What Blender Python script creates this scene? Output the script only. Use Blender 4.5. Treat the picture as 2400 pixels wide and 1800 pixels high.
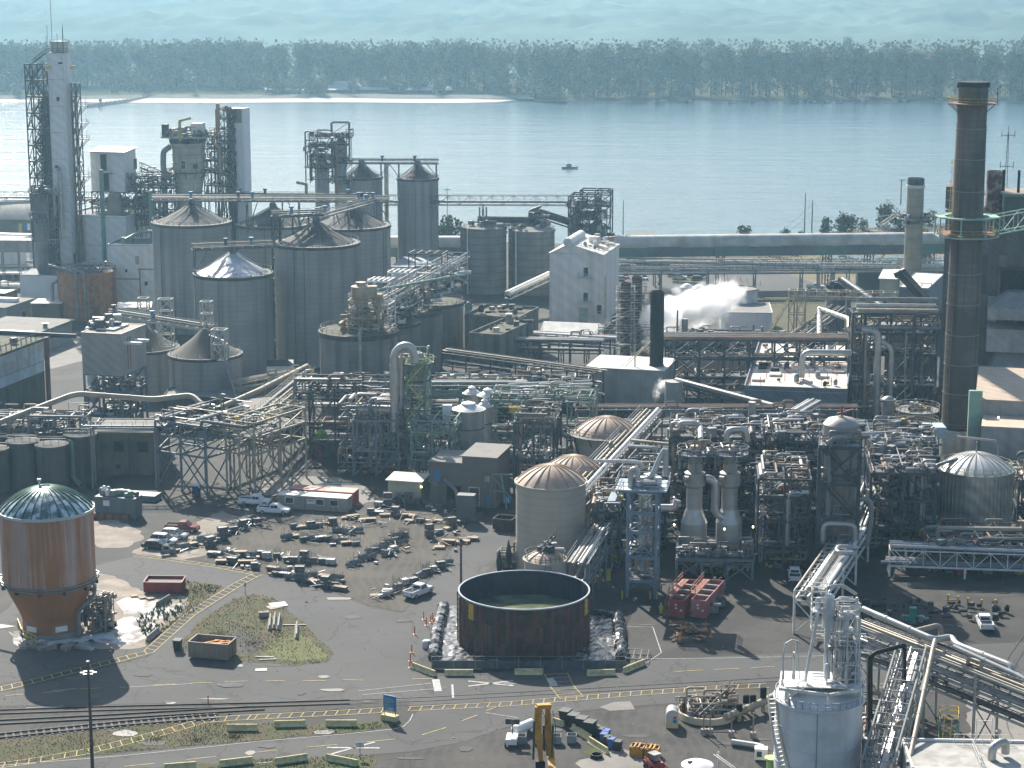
import bpy,math,random
from math import sin,cos,tan,pi,radians as R
from mathutils import Vector,Matrix
random.seed(7)
S=bpy.context.scene
COL=S.collection
for o in list(bpy.data.objects):bpy.data.objects.remove(o)
# camera, sky, sun, exposure
CAM_H=97.0;FPX=4850.0;PITCH=R(11.65)
cd=bpy.data.cameras.new('camera');cam=bpy.data.objects.new('camera',cd);COL.objects.link(cam)
cam.location=(0,0,CAM_H);cam.rotation_euler=(pi/2-PITCH,0,0)
cd.sensor_fit='HORIZONTAL';cd.sensor_width=36;cd.lens=36*FPX/2400;cd.clip_start=5;cd.clip_end=20000
S.camera=cam
SUN_EL=R(35);SUN_AZ=R(-19.5)
w=bpy.data.worlds.new('World');S.world=w;w.use_nodes=True
nt=w.node_tree;nt.nodes.clear()
sky=nt.nodes.new('ShaderNodeTexSky');sky.sky_type='NISHITA';sky.sun_disc=False
sky.sun_elevation=SUN_EL;sky.sun_rotation=SUN_AZ
sky.altitude=50;sky.air_density=1.2;sky.dust_density=2.0;sky.ozone_density=2.2
bg=nt.nodes.new('ShaderNodeBackground');bg.inputs[1].default_value=0.085
wo=nt.nodes.new('ShaderNodeOutputWorld')
nt.links.new(sky.outputs[0],bg.inputs[0]);nt.links.new(bg.outputs[0],wo.inputs[0])
sl=bpy.data.lights.new('sun','SUN');sun=bpy.data.objects.new('sun',sl);COL.objects.link(sun)
sl.energy=5.0;sl.angle=R(0.5);sl.color=(1.0,0.93,0.82)
sd=Vector((sin(SUN_AZ)*cos(SUN_EL),cos(SUN_AZ)*cos(SUN_EL),sin(SUN_EL)))
sun.rotation_euler=sd.to_track_quat('Z','Y').to_euler();sun.location=(0,300,400)
vs=S.view_settings;vs.view_transform='Standard';vs.look='None';vs.gamma=1;vs.use_curve_mapping=False
vs.exposure=0.85
cy=S.cycles
cy.max_bounces=12;cy.diffuse_bounces=1;cy.glossy_bounces=2;cy.transmission_bounces=3
cy.volume_bounces=10;cy.transparent_max_bounces=8;cy.caustics_reflective=False;cy.caustics_refractive=False
cy.use_denoising=True
try:cy.denoiser='OPENIMAGEDENOISE'
except Exception:pass
# photograph pixel -> world
def ray(u,v):
 a=(u-1200)/FPX;b=(900-v)/FPX
 return Vector((a,cos(PITCH)+b*sin(PITCH),-sin(PITCH)+b*cos(PITCH)))
def G(u,v,z=0.0):
 d=ray(u,v);t=(z-CAM_H)/d.z
 return Vector((d.x*t,d.y*t,z))
def P(u,v,d):
 r=ray(u,v);t=d/r.y
 return Vector((r.x*t,d,CAM_H+r.z*t))
def D(v):return G(1200,v).y
def U(p):
 dc=p.y*cos(PITCH)+(CAM_H-p.z)*sin(PITCH)
 return 1200+FPX*p.x/dc
def sc(p):return FPX/(p.y*cos(PITCH)+(CAM_H-p.z)*sin(PITCH))
# materials
MATS={}
def mat(name,col,rough=0.8,metal=0.0,var=0.18,scale=0.35,streak=0.0,ribs=0.0,ribw=0.35,rings=0.0,ringw=0.6,dirt=None,dirta=0.0,bump=0.0,bscale=3.0,col2=None,spec=0.5,streakcol=None,dscale=0.25,cracks=0.0,tracks=0.0):
 """Procedural surface: base colour varied by noise, vertical streaks, ribs/rings as relief, blotches of dirt."""
 if name in MATS:return MATS[name]
 m=bpy.data.materials.new(name);m.use_nodes=True;MATS[name]=m
 n=m.node_tree.nodes;l=m.node_tree.links;b=n['Principled BSDF']
 b.inputs['Roughness'].default_value=rough;b.inputs['Metallic'].default_value=metal
 try:b.inputs['Specular IOR Level'].default_value=spec
 except Exception:pass
 geo=n.new('ShaderNodeNewGeometry')
 def noise(sc,vec,det=4):
  x=n.new('ShaderNodeTexNoise');x.inputs['Scale'].default_value=sc;x.inputs['Detail'].default_value=det
  l.new(vec,x.inputs['Vector']);return x.outputs[0]
 def ramp(fac,a,b_,ca=(0,0,0,1),cb=(1,1,1,1)):
  r=n.new('ShaderNodeValToRGB');r.color_ramp.elements[0].position=a;r.color_ramp.elements[1].position=b_
  r.color_ramp.elements[0].color=ca;r.color_ramp.elements[1].color=cb;l.new(fac,r.inputs[0]);return r.outputs[0]
 def mix(fac,a,b_):
  x=n.new('ShaderNodeMix');x.data_type='RGBA'
  if isinstance(fac,float):x.inputs[0].default_value=fac
  else:l.new(fac,x.inputs[0])
  for s_,i in((a,6),(b_,7)):
   if isinstance(s_,tuple):x.inputs[i].default_value=s_
   else:l.new(s_,x.inputs[i])
  return x.outputs[2]
 pos=geo.outputs['Position']
 c1=tuple(x*(1-var)for x in col)+(1,);c2=tuple(min(1,x*(1+var))for x in(col2 or col))+(1,)
 out=ramp(noise(scale,pos),0.3,0.7,c1,c2)
 fine=noise(scale*9,pos,3)
 out=mix(ramp(fine,0.35,0.75),out,mix(0.75,tuple(x*(1-var*0.8)for x in col)+(1,),out))
 if streak:
  mp=n.new('ShaderNodeMapping');mp.inputs['Scale'].default_value=(1,1,0.035);l.new(pos,mp.inputs[0])
  sc_=streakcol or tuple(x*0.35 for x in col)
  out=mix(mix(float(streak),(0,0,0,1),ramp(noise(0.42,mp.outputs[0],7),0.48,0.68)),out,tuple(sc_)+(1,))
  out=mix(mix(float(streak)*0.55,(0,0,0,1),ramp(noise(2.2,mp.outputs[0],6),0.54,0.7)),out,tuple(x*1.5 for x in sc_)+(1,))
 if dirt:
  out=mix(mix(float(dirta),(0,0,0,1),ramp(noise(dscale,pos,6),0.47,0.6)),out,tuple(dirt)+(1,))
 if cracks:
  wp=n.new('ShaderNodeMix');wp.data_type='RGBA';wp.inputs[0].default_value=0.02
  nz=n.new('ShaderNodeTexNoise');nz.inputs['Scale'].default_value=0.3;l.new(pos,nz.inputs['Vector'])
  va=n.new('ShaderNodeVectorMath');va.operation='MULTIPLY_ADD';va.inputs[1].default_value=(5,5,0);l.new(nz.outputs['Color'],va.inputs[0]);l.new(pos,va.inputs[2])
  vo=n.new('ShaderNodeTexVoronoi');vo.feature='DISTANCE_TO_EDGE';vo.inputs['Scale'].default_value=0.11;l.new(va.outputs[0],vo.inputs['Vector']);n.remove(wp)
  out=mix(mix(float(cracks),(0,0,0,1),ramp(vo.outputs['Distance'],0.004,0.014,(1,1,1,1),(0,0,0,1))),out,tuple(x*0.4 for x in col)+(1,))
  out=mix(mix(float(cracks)*0.6,(0,0,0,1),ramp(noise(0.5,pos,2),0.66,0.70)),out,tuple(x*0.45 for x in col)+(1,))
 if tracks:
  wv=n.new('ShaderNodeTexWave');wv.inputs['Scale'].default_value=0.22;wv.inputs['Distortion'].default_value=14;wv.inputs['Detail'].default_value=2;wv.inputs['Detail Scale'].default_value=0.35;l.new(pos,wv.inputs['Vector'])
  out=mix(mix(float(tracks),(0,0,0,1),ramp(wv.outputs[1],0.5,0.8)),out,tuple(min(1,x*1.7)for x in col)+(1,))
 hs=[]
 def wave(axis,width):
  x=n.new('ShaderNodeTexWave');x.bands_direction=axis;x.inputs['Scale'].default_value=0.314/width*(1/1.0)
  l.new(pos,x.inputs['Vector']);return x.outputs[1]
 if ribs:
  wv=wave('DIAGONAL',ribw*1.6)
  hs.append((wv,ribs));out=mix(mix(0.16,(0,0,0,1),wv),out,tuple(x*0.45 for x in col)+(1,))
 if rings:
  wv=wave('Z',ringw);rr=ramp(wv,0.0,0.16,(1,1,1,1),(0,0,0,1))
  out=mix(mix(float(rings),(0,0,0,1),rr),out,tuple(x*0.5 for x in col)+(1,))
 if bump:hs.append((noise(bscale,pos,5),bump))
 prev=None
 for h,st in hs:
  bp=n.new('ShaderNodeBump');bp.inputs['Strength'].default_value=st;bp.inputs['Distance'].default_value=0.085
  l.new(h,bp.inputs['Height'])
  if prev is not None:l.new(prev,bp.inputs['Normal'])
  prev=bp.outputs[0]
 if prev is not None:l.new(prev,b.inputs['Normal'])
 l.new(out,b.inputs['Base Color'])
 return m
 # mesh builder
ORG={}
class MB:
 def __init__(s):s.v=[];s.f=[]
 def add(s,vs,fs):
  k=len(s.v);s.v.extend(vs);s.f.extend([tuple(i+k for i in f)for f in fs]);return s
 def box(s,x0,x1,y0,y1,z0,z1,o=None,a=0.0):
  """axis box, optionally turned by a about z and moved to o"""
  vs=[(x,y,z)for z in(z0,z1)for x,y in((x0,y0),(x1,y0),(x1,y1),(x0,y1))]
  if a or o is not None:
   c,n_=cos(a),sin(a);o=o or(0,0,0)
   vs=[(x*c-y*n_+o[0],x*n_+y*c+o[1],z+o[2])for x,y,z in vs]
  return s.add(vs,[(0,3,2,1),(4,5,6,7),(0,1,5,4),(1,2,6,5),(2,3,7,6),(3,0,4,7)])
 def beam(s,p,q,w=0.2,h=None):
  p=Vector(p);q=Vector(q);h=h or w;d=q-p
  if d.length<1e-6:return s
  d.normalize();up=Vector((0,0,1))if abs(d.z)<0.95 else Vector((1,0,0))
  x=d.cross(up).normalized();y=x.cross(d)
  vs=[tuple(c+x*(w/2*i)+y*(h/2*j))for c in(p,q)for i,j in((-1,-1),(1,-1),(1,1),(-1,1))]
  return s.add(vs,[(0,1,2,3),(7,6,5,4),(0,4,5,1),(1,5,6,2),(2,6,7,3),(3,7,4,0)])
 def tube(s,pts,r=0.1,n=8,cap=True):
  pts=[Vector(p)for p in pts];k=len(s.v);m_=len(pts);prev=None
  for i,p in enumerate(pts):
   d=(pts[min(i+1,m_-1)]-pts[max(i-1,0)]).normalized()
   if prev is None:
    up=Vector((0,0,1))if abs(d.z)<0.9 else Vector((1,0,0));x=d.cross(up).normalized()
   else:x=(prev-d*prev.dot(d)).normalized()
   prev=x;y=d.cross(x)
   cr=r[i]if isinstance(r,(list,tuple))else r
   for j in range(n):
    t=2*pi*j/n;s.v.append(tuple(p+(x*cos(t)+y*sin(t))*cr))
  for i in range(m_-1):
   for j in range(n):
    a=k+i*n+j;b=k+i*n+(j+1)%n;s.f.append((a,b,b+n,a+n))
  if cap:
   s.f.append(tuple(k+j for j in reversed(range(n))));s.f.append(tuple(k+(m_-1)*n+j for j in range(n)))
  return s
 def bend(s,pts,r=0.1,n=8,br=None):
  """pipe run through corner points with rounded elbows"""
  br=br or r*2.5;pts=[Vector(p)for p in pts];out=[pts[0]]
  for i in range(1,len(pts)-1):
   a=(pts[i-1]-pts[i]);b=(pts[i+1]-pts[i]);t=min(br,a.length*0.45,b.length*0.45)
   a=pts[i]+a.normalized()*t;b=pts[i]+b.normalized()*t
   for q in(0,0.33,0.67,1):out.append(a*(1-q)**2+pts[i]*2*q*(1-q)+b*q*q)
  out.append(pts[-1]);return s.tube(out,r,n)
 def lathe(s,c,prof,n=32,cap0=True,cap1=True,a0=0.0):
  """profile [(r, z)] turned about the vertical through c"""
  k=len(s.v);c=Vector(c)
  for r,z in prof:
   for j in range(n):
    t=a0+2*pi*j/n;s.v.append((c.x+r*cos(t),c.y+r*sin(t),c.z+z))
  for i in range(len(prof)-1):
   for j in range(n):
    a=k+i*n+j;b=k+i*n+(j+1)%n;s.f.append((a,b,b+n,a+n))
  if cap0:s.f.append(tuple(k+j for j in reversed(range(n))))
  if cap1:s.f.append(tuple(k+(len(prof)-1)*n+j for j in range(n)))
  return s
 def ring(s,c,r,w=0.1,h=0.1,n=32,a0=0.0,a1=2*pi):
  c=Vector(c);full=abs(a1-a0-2*pi)<1e-6;m_=n if full else n+1;k=len(s.v)
  for i in range(m_):
   t=a0+(a1-a0)*i/n
   for rr,zz in((r-w/2,-h/2),(r+w/2,-h/2),(r+w/2,h/2),(r-w/2,h/2)):
    s.v.append((c.x+rr*cos(t),c.y+rr*sin(t),c.z+zz))
  for i in range(n):
   a=k+i*4;b=k+((i+1)%m_)*4
   for j in range(4):s.f.append((a+j,a+(j+1)%4,b+(j+1)%4,b+j))
  return s
 def prism(s,poly,z0,z1):
  n=len(poly);k=len(s.v)
  s.v+=[(p[0],p[1],z0)for p in poly]+[(p[0],p[1],z1)for p in poly]
  for i in range(n):j=(i+1)%n;s.f.append((k+i,k+j,k+n+j,k+n+i))
  s.f.append(tuple(k+i for i in reversed(range(n))));s.f.append(tuple(k+n+i for i in range(n)));return s
 def rail(s,pts,h=1.1,step=2.0,t=0.05,mid=True):
  """handrail along points (their z is the walking level)"""
  for p,q in zip(pts[:-1],pts[1:]):
   p=Vector(p);q=Vector(q);L=(q-p).length;k=max(1,int(L/step))
   for z in((h,h*0.5)if mid else(h,)):s.beam(p+Vector((0,0,z)),q+Vector((0,0,z)),t)
   for i in range(k+1):
    c=p.lerp(q,i/k);s.beam(c,c+Vector((0,0,h)),t)
  return s
 def stair(s,p,q,w=0.9,side=None,rail=True,t=0.07):
  """flight from p up to q with treads and handrails"""
  p=Vector(p);q=Vector(q);d=q-p;hz=Vector((d.x,d.y,0)).normalized();x=Vector((-hz.y,hz.x,0))*(w/2)
  for sg in(-1,1):
   s.beam(p+x*sg,q+x*sg,t,0.25)
   if rail:
    s.beam(p+x*sg+Vector((0,0,1)),q+x*sg+Vector((0,0,1)),t*0.8)
    for i in range(0,5):c=p.lerp(q,i/4)+x*sg;s.beam(c,c+Vector((0,0,1)),t*0.7)
  k=max(2,int(abs(d.z)/0.45))
  for i in range(k):
   c=p.lerp(q,(i+0.5)/k);s.beam(c-x,c+x,0.28,0.05)
  return s
 def ladder(s,p,q,w=0.5,nrm=(0,-1,0),cage=True):
  p=Vector(p);q=Vector(q);nr=Vector(nrm);x=nr.cross(Vector((0,0,1))).normalized()*(w/2)
  for sg in(-1,1):s.beam(p+x*sg,q+x*sg,0.07)
  k=max(2,int((q-p).length/0.6))
  for i in range(k):c=p.lerp(q,(i+0.5)/k);s.beam(c-x,c+x,0.05)
  if cage:
   for i in range(0,k,3):
    c=p.lerp(q,i/k)
    pts=[c+x,c+x*1.5+nr*0.4,c+nr*0.75,c-x*1.5+nr*0.4,c-x]
    for a_,b_ in zip(pts[:-1],pts[1:]):s.beam(a_,b_,0.05)
  return s
 def build(s,name,m,parent=None,smooth=False,org=None,kind=None,label=None,cat=None,group=None):
  me=bpy.data.meshes.new(name)
  if parent is not None:o_=ORG[parent.name]
  elif org is not None:o_=Vector(org)
  else:
   xs=[v[0]for v in s.v];ys=[v[1]for v in s.v];zs=[v[2]for v in s.v]
   o_=Vector(((min(xs)+max(xs))/2,(min(ys)+max(ys))/2,min(zs)))
  ox,oy,oz=o_
  me.from_pydata([(v[0]-ox,v[1]-oy,v[2]-oz)for v in s.v],[],s.f)
  me.materials.append(m)
  if smooth:
   me.polygons.foreach_set('use_smooth',[True]*len(me.polygons))
   try:me.set_sharp_from_angle(angle=R(35))
   except Exception:pass
  ob=bpy.data.objects.new(name,me);COL.objects.link(ob);ORG[ob.name]=o_
  if parent is not None:ob.parent=parent
  else:ob.location=o_
  tag(ob,label,cat,group,kind);return ob
def tag(o,label=None,cat=None,group=None,kind=None):
 if label:o['label']=label
 if cat:o['category']=cat
 if group:o['group']=group
 if kind:o['kind']=kind
 return o
def T(name,label,cat,loc=(0,0,0),group=None):
 o=bpy.data.objects.new(name,None);COL.objects.link(o);o.location=loc;ORG[o.name]=Vector(loc)
 o.empty_display_size=1;return tag(o,label,cat,group)
KIDS={}
def kids(o):return[c for c in COL.objects if c.parent==o]
def tree_of(root):
 lst=[c for c in COL.objects if c.parent is not None]
 m_={}
 for c in lst:m_.setdefault(c.parent.name,[]).append(c)
 return m_
def dup(root,m_,loc,rz=0.0,label=None,group=None,scale=None):
 """copy of a thing with copies of its parts and sub-parts"""
 r=root.copy();COL.objects.link(r);r.location=loc;r.rotation_euler=(0,0,rz)
 if scale:r.scale=scale
 if label:r['label']=label
 if group:r['group']=group
 def rec(src,dst):
  for c in m_.get(src.name,[]):
   k=c.copy();COL.objects.link(k);k.parent=dst;rec(c,k)
 rec(root,r);return r
def patch(name,px,z,m,kind='structure',label=None,cat=None,group=None):
 """flat ground sheet whose outline is given as photograph pixels on the ground"""
 b=MB();pts=[G(u,v,z)for u,v in px]
 if name.split('_')[0]in('grass','pale','lime','gravel','dirt','puddle','yard','green','field'):
  rr=random.Random(len(px)*7+int(px[0][0]));out=[]
  for p,q in zip(pts,pts[1:]+pts[:1]):
   k=max(1,int((q-p).length/1.3));n_=Vector((-(q-p).y,(q-p).x,0)).normalized()
   for i in range(k):out.append(p.lerp(q,i/k)+n_*rr.uniform(-.5,.5)*(0 if i==0 else 1))
  pts=out
 b.v=[tuple(p)for p in pts];b.f=[tuple(range(len(pts)))]
 ob=b.build(name,m,kind=kind,label=label,cat=cat,group=group)
 if ob.data.polygons[0].normal.z<0:ob.data.flip_normals()
 return ob
 # palette
ASPH=mat('asphalt',(0.045,0.043,0.041),0.85,var=0.22,scale=0.05,dirt=(0.08,0.073,0.066),dirta=0.5,dscale=0.12,bump=0.3,bscale=6,cracks=.5,spec=.25)
ASPH2=mat('road_asphalt',(0.078,0.078,0.077),0.85,var=0.14,scale=0.07,dirt=(0.09,0.088,0.085),dirta=0.45,dscale=0.05,bump=0.25,bscale=7,cracks=.6,spec=.25)
GRAVEL=mat('gravel_dirt',(0.062,0.053,0.042),0.95,var=0.35,scale=0.22,dirt=(0.095,0.083,0.066),dirta=0.7,dscale=0.09,bump=0.9,bscale=5,tracks=.35)
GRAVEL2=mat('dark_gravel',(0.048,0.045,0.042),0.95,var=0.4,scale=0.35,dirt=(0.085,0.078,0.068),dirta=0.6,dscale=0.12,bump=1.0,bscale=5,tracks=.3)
PALE=mat('pale_dirt',(0.30,0.255,0.21),0.95,var=0.3,scale=0.3,dirt=(0.2,0.17,0.14),dirta=0.6,dscale=0.2,bump=0.6)
LIME=mat('white_lime_powder',(0.62,0.61,0.60),0.95,var=0.08,scale=0.4,dirt=(0.22,0.20,0.17),dirta=0.9,dscale=0.3,bump=0.4)
CONCP=mat('concrete_pad',(0.22,0.205,0.185),0.9,var=0.2,scale=0.3,dirt=(0.2,0.19,0.17),dirta=0.5,bump=0.3)
GRASS=mat('dry_grass',(0.085,0.07,0.03),0.95,var=0.35,scale=0.5,dirt=(0.055,0.065,0.018),dirta=0.85,dscale=0.22,bump=1.0,bscale=7)
GREENG=mat('green_grass',(0.06,0.085,0.015),0.95,var=0.35,scale=0.6,dirt=(0.09,0.075,0.035),dirta=0.5,dscale=0.3,bump=1.0,bscale=8)
SAND=mat('river_sand',(0.5,0.45,0.39),0.95,var=0.12,scale=0.03,bump=0.2)
BANK=mat('far_bank_soil',(0.10,0.10,0.06),0.95,var=0.4,scale=0.03,dirt=(0.2,0.18,0.13),dirta=0.4,dscale=0.012,spec=0.0)
FIELD=mat('brown_field',(0.15,0.115,0.065),0.95,var=0.3,scale=0.1,dirt=(0.11,0.11,0.045),dirta=0.6,dscale=0.06,bump=0.8,bscale=4)
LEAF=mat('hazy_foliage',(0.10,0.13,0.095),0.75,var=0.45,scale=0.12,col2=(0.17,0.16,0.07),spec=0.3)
LEAF2=mat('dry_foliage',(0.17,0.16,0.08),0.75,var=0.35,scale=0.15,col2=(0.17,0.14,0.06),spec=0.3)
BARK=mat('bark',(0.07,0.06,0.05),0.9)
YEL=mat('yellow_marking',(0.42,0.33,0.12),0.8,var=0.35,scale=2.0)
WHM=mat('white_marking',(0.40,0.40,0.39),0.8,var=0.35,scale=2.0)
# ground, river, far bank, hills
Z_W=-3.5
shore=[(-900,530),(0,530),(600,545),(1050,562),(1250,570),(1520,574),(1780,566),(1850,560),(1920,548),(1990,537),(2060,532),(2200,524),(2400,520),(3400,505)]
b=MB()
pts=[G(u,v)for u,v in shore]
n=len(pts);k=0
for p in pts:b.v.append((p.x*1.0,60.0,0.0));b.v.append(tuple(p));b.v.append((p.x*1.005,p.y+9,Z_W-0.6))
b.v=[(x*(1 if y>61 else 1.2),y,z)for x,y,z in b.v]
for i in range(n-1):
 a=i*3
 b.f+=[(a,a+3,a+4,a+1),(a+1,a+4,a+5,a+2)]
ground=b.build('ground',ASPH,kind='structure')
WAT=bpy.data.materials.new('river_water');WAT.use_nodes=True
n_=WAT.node_tree.nodes;l_=WAT.node_tree.links;pb=n_['Principled BSDF']
pb.inputs['Base Color'].default_value=(0.07,0.13,0.16,1);pb.inputs['Roughness'].default_value=0.16;pb.inputs['IOR'].default_value=1.33
geo=n_.new('ShaderNodeNewGeometry');prev=None
for sx,sy,st,dist,rz in((0.05,0.22,1.0,.7,0.12),(0.35,0.9,1.0,0.22,-0.1),(0.012,0.05,1.0,1.2,0.05)):
 mp=n_.new('ShaderNodeMapping');mp.inputs['Scale'].default_value=(sx,sy,1);mp.inputs['Rotation'].default_value=(0,0,rz);l_.new(geo.outputs['Position'],mp.inputs[0])
 tx=n_.new('ShaderNodeTexNoise');tx.inputs['Scale'].default_value=1.0;tx.inputs['Detail'].default_value=3;l_.new(mp.outputs[0],tx.inputs['Vector'])
 bp=n_.new('ShaderNodeBump');bp.inputs['Strength'].default_value=st;bp.inputs['Distance'].default_value=dist;l_.new(tx.outputs[0],bp.inputs['Height'])
 if prev:l_.new(prev,bp.inputs['Normal'])
 prev=bp.outputs[0]
l_.new(prev,pb.inputs['Normal'])
b=MB();b.v=[(-2500,480,Z_W),(2500,480,Z_W),(2500,1720,Z_W),(-2500,1720,Z_W)];b.f=[(0,1,2,3)]
b.build('river_water',WAT,kind='structure')
def bank_line(u):
 return 236 if u<1300 else 236+(u-1300)*0.001
rows=[]
b=MB();us=list(range(-1400,3900,60));prof=[(-14,-2.2),(0,0.0),(10,1.0),(26,2.2),(60,3.0),(150,5),(380,5)]
random.seed(3)
for u in us:
 g=G(u,bank_line(u),Z_W)
 for i,(dy,dz)in enumerate(prof):
  wob=random.uniform(-4,4)if i else 0
  b.v.append((g.x*(1+dy/g.y),g.y+dy+wob,Z_W+dz+random.uniform(-.4,.4)*(i>2)))
m_=len(prof)
for i in range(len(us)-1):
 for j in range(m_-1):a=i*m_+j;b.f.append((a,a+m_,a+m_+1,a+1))
b.build('far_bank',BANK,kind='structure',smooth=True)
def strip(name,u0,u1,v0f,v1f,z0,z1,m,n=40):
 b=MB()
 for i in range(n+1):
  u=u0+(u1-u0)*i/n;p=G(u,v0f(i/n),z0);q=G(u,v1f(i/n),z1);b.v+=[tuple(p),tuple(q)]
 for i in range(n):a=i*2;b.f.append((a,a+2,a+3,a+1))
 return b.build(name,m,kind='structure')
rj=random.Random(5)
strip('beach',-300,1330,lambda t:240.5+0.8*sin(t*17)-max(0,t-.85)*28,lambda t:231+.8*sin(t*23+1)+1*sin(t*7)+max(0,t-.85)*40,Z_W+0.15,Z_W+1.4,SAND)
strip('sand_bank',-300,1250,lambda t:231.5+.8*sin(t*23+1)+1*sin(t*7),lambda t:222+1.2*sin(t*23+1)+2*sin(t*7),Z_W+1.35,Z_W+2.9,mat('grey_sand',(.22,.21,.18),.95,spec=0))
for(u0,u1,v)in((1535,1562,237),(1605,1625,238),(1705,1730,239),(1760,1772,239),(1855,1890,239),(1895,1918,239),(1925,1950,239),(1960,1975,239),(2000,2035,236),(2105,2130,236),(2190,2215,234)):
 strip('beach',u0,u1,lambda t:v+1.2,lambda t:v-5+6*abs(t-.6),Z_W+0.2,Z_W+1.8,SAND,6)
patch('pond_water',[(1915,604),(1960,600),(2215,602),(2240,617),(2150,622),(2060,616),(1990,611)],0.03,WAT)
patch('field',[(1450,606),(1800,604),(1940,592),(2240,590),(2260,690),(2120,690),(1700,666),(1450,612)],0.012,FIELD)
patch('field',[(1760,660),(2110,690),(2110,770),(1780,790),(1790,720),(1750,690)],0.016,GRASS)
b=MB();nx,ny=420,130;random.seed(11)
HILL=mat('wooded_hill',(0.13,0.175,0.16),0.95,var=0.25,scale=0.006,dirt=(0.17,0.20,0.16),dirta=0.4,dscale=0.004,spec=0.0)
from mathutils import noise as NZ
for j in range(ny):
 t=j/(ny-1);t=t**1.5;y=2200+t*3200
 for i in range(nx):
  x=(-0.6+1.2*i/(nx-1))*(2400+t*3400);p=Vector((x*.0016,y*.0011,3.3))
  z=2+150*(t**0.7)*(.8+.45*NZ.fractal(p,1,2,3))+min(1,t*12)*(9*NZ.fractal(p*9,1,2,2)+6*NZ.noise(Vector((x*.05,y*.03,1)))+random.uniform(-1.5,1.5))
  b.v.append((x,y,max(1.0,min(z,172))))
for j in range(ny-1):
 for i in range(nx-1):a=j*nx+i;b.f.append((a,a+1,a+1+nx,a+nx))
b.build('hills',HILL,kind='structure',smooth=True)
b=MB();b.v=[(-3500,1650,1.5),(3500,1650,1.5),(3500,2400,1.8),(-3500,2400,1.8)];b.f=[(0,1,2,3)]
b.build('far_plain',HILL,kind='structure')
# trees
def crown_mesh(name,h,r,seed,nleaf=420,leaf=1.1,base=0.12,mat_=LEAF,top=0.75):
 rg=random.Random(seed);b=MB()
 lobes=[(rg.uniform(-.45,.45)*r,rg.uniform(-.45,.45)*r,h*(base+.1+(1-base-.15)*rg.random()**0.8),r*rg.uniform(.35,.6))for _ in range(11)]
 lobes.append((0,0,h*0.85,r*0.5))
 for _ in range(nleaf):
  lx,ly,lz,lr=rg.choice(lobes)
  th=rg.uniform(0,2*pi);ph=math.acos(rg.uniform(-1,1));rr=lr*rg.uniform(.55,1.05)
  x,y,z=lx+rr*sin(ph)*cos(th),ly+rr*sin(ph)*sin(th),lz+rr*1.25*cos(ph)
  s_=leaf*rg.uniform(.5,1.3);ax=Vector((rg.uniform(-1,1),rg.uniform(-1,1),rg.uniform(-.4,1))).normalized()
  t1=ax.orthogonal().normalized()*s_;t2=ax.cross(t1)*rg.uniform(.5,1)
  c=Vector((x,y,max(z,h*base*0.6)));k=len(b.v)
  b.v+=[tuple(c-t1-t2*.4),tuple(c+t1*.3-t2),tuple(c+t1+t2*.3),tuple(c-t1*.2+t2)];b.f.append((k,k+1,k+2,k+3))
 me=bpy.data.meshes.new(name);me.from_pydata(b.v,[],b.f);me.materials.append(mat_);return me
def trunk_mesh(name,h,r,seed):
 rg=random.Random(seed);b=MB()
 b.tube([(0,0,0),(rg.uniform(-.2,.2),0,h*.3),(rg.uniform(-.4,.4),.1,h*.6),(0,0,h*.9)],[r,r*.8,r*.5,r*.15],6)
 for i in range(5):
  z=h*rg.uniform(.25,.7);t=rg.uniform(0,2*pi);L=h*.22
  b.tube([(0,0,z),(L*.6*cos(t),L*.6*sin(t),z+L*.6),(L*cos(t),L*sin(t),z+L*1.2)],[r*.4,r*.25,r*.08],5)
 me=bpy.data.meshes.new(name);me.from_pydata(b.v,[],b.f);me.materials.append(BARK);return me
CR=[crown_mesh('crown',36,9,i,1300,.8,-.05,LEAF if i%3 else LEAF2)for i in range(7)]
TK=[trunk_mesh('trunk',34,.55,i)for i in range(3)]
CRB=[crown_mesh('crown',5,3.2,40+i,260,.42,.05,LEAF if i%2 else LEAF2)for i in range(4)]
TKB=trunk_mesh('trunk',4.2,.14,9)
def plant_tree(x,y,z,s,rz,cr,tk,label,group,name='tree',sz=1.0,cat='tree'):
 t=T(name,label,cat,(x,y,z),group);t.rotation_euler[2]=rz;t.scale=(s,s,s*sz)
 for nm,me in(('trunk',tk),('crown',cr)):
  o=bpy.data.objects.new(nm,me);COL.objects.link(o);o.parent=t
 return t
rg=random.Random(21)
WHERE=('beyond the tallest white tower','beyond the preheater vessel','behind the flat-topped sand heap','behind the pointed sand heap','across the river from the boat','across the river from the two brown poles','across the river behind the tall chimney')
for row,(dy,n_t)in enumerate(((48,80),(66,80),(86,74))):
 for i in range(n_t):
  u=-180+(2760)*(i+rg.uniform(.1,.9))/n_t
  back=95 if u<620 else(70 if u<1120 else 0)
  if 1120<u<1250:back=35
  g=G(u,238,Z_W);y=g.y+dy*0.55+back-12+rg.uniform(-6,6);x=g.x*y/g.y
  s_=rg.uniform(.86,1.02)*(1.0 if u<1700 else .97)
  plant_tree(x,y,-1.0,s_,rg.uniform(0,6),CR[rg.randrange(7)],TK[rg.randrange(3)],('front','middle','rear')[row]+'-row tree of the hazy far wood, '+WHERE[min(6,max(0,int(u/345)))],'trees of the wood along the far bank',sz=rg.uniform(.9,1.0))
b=MB()
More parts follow.
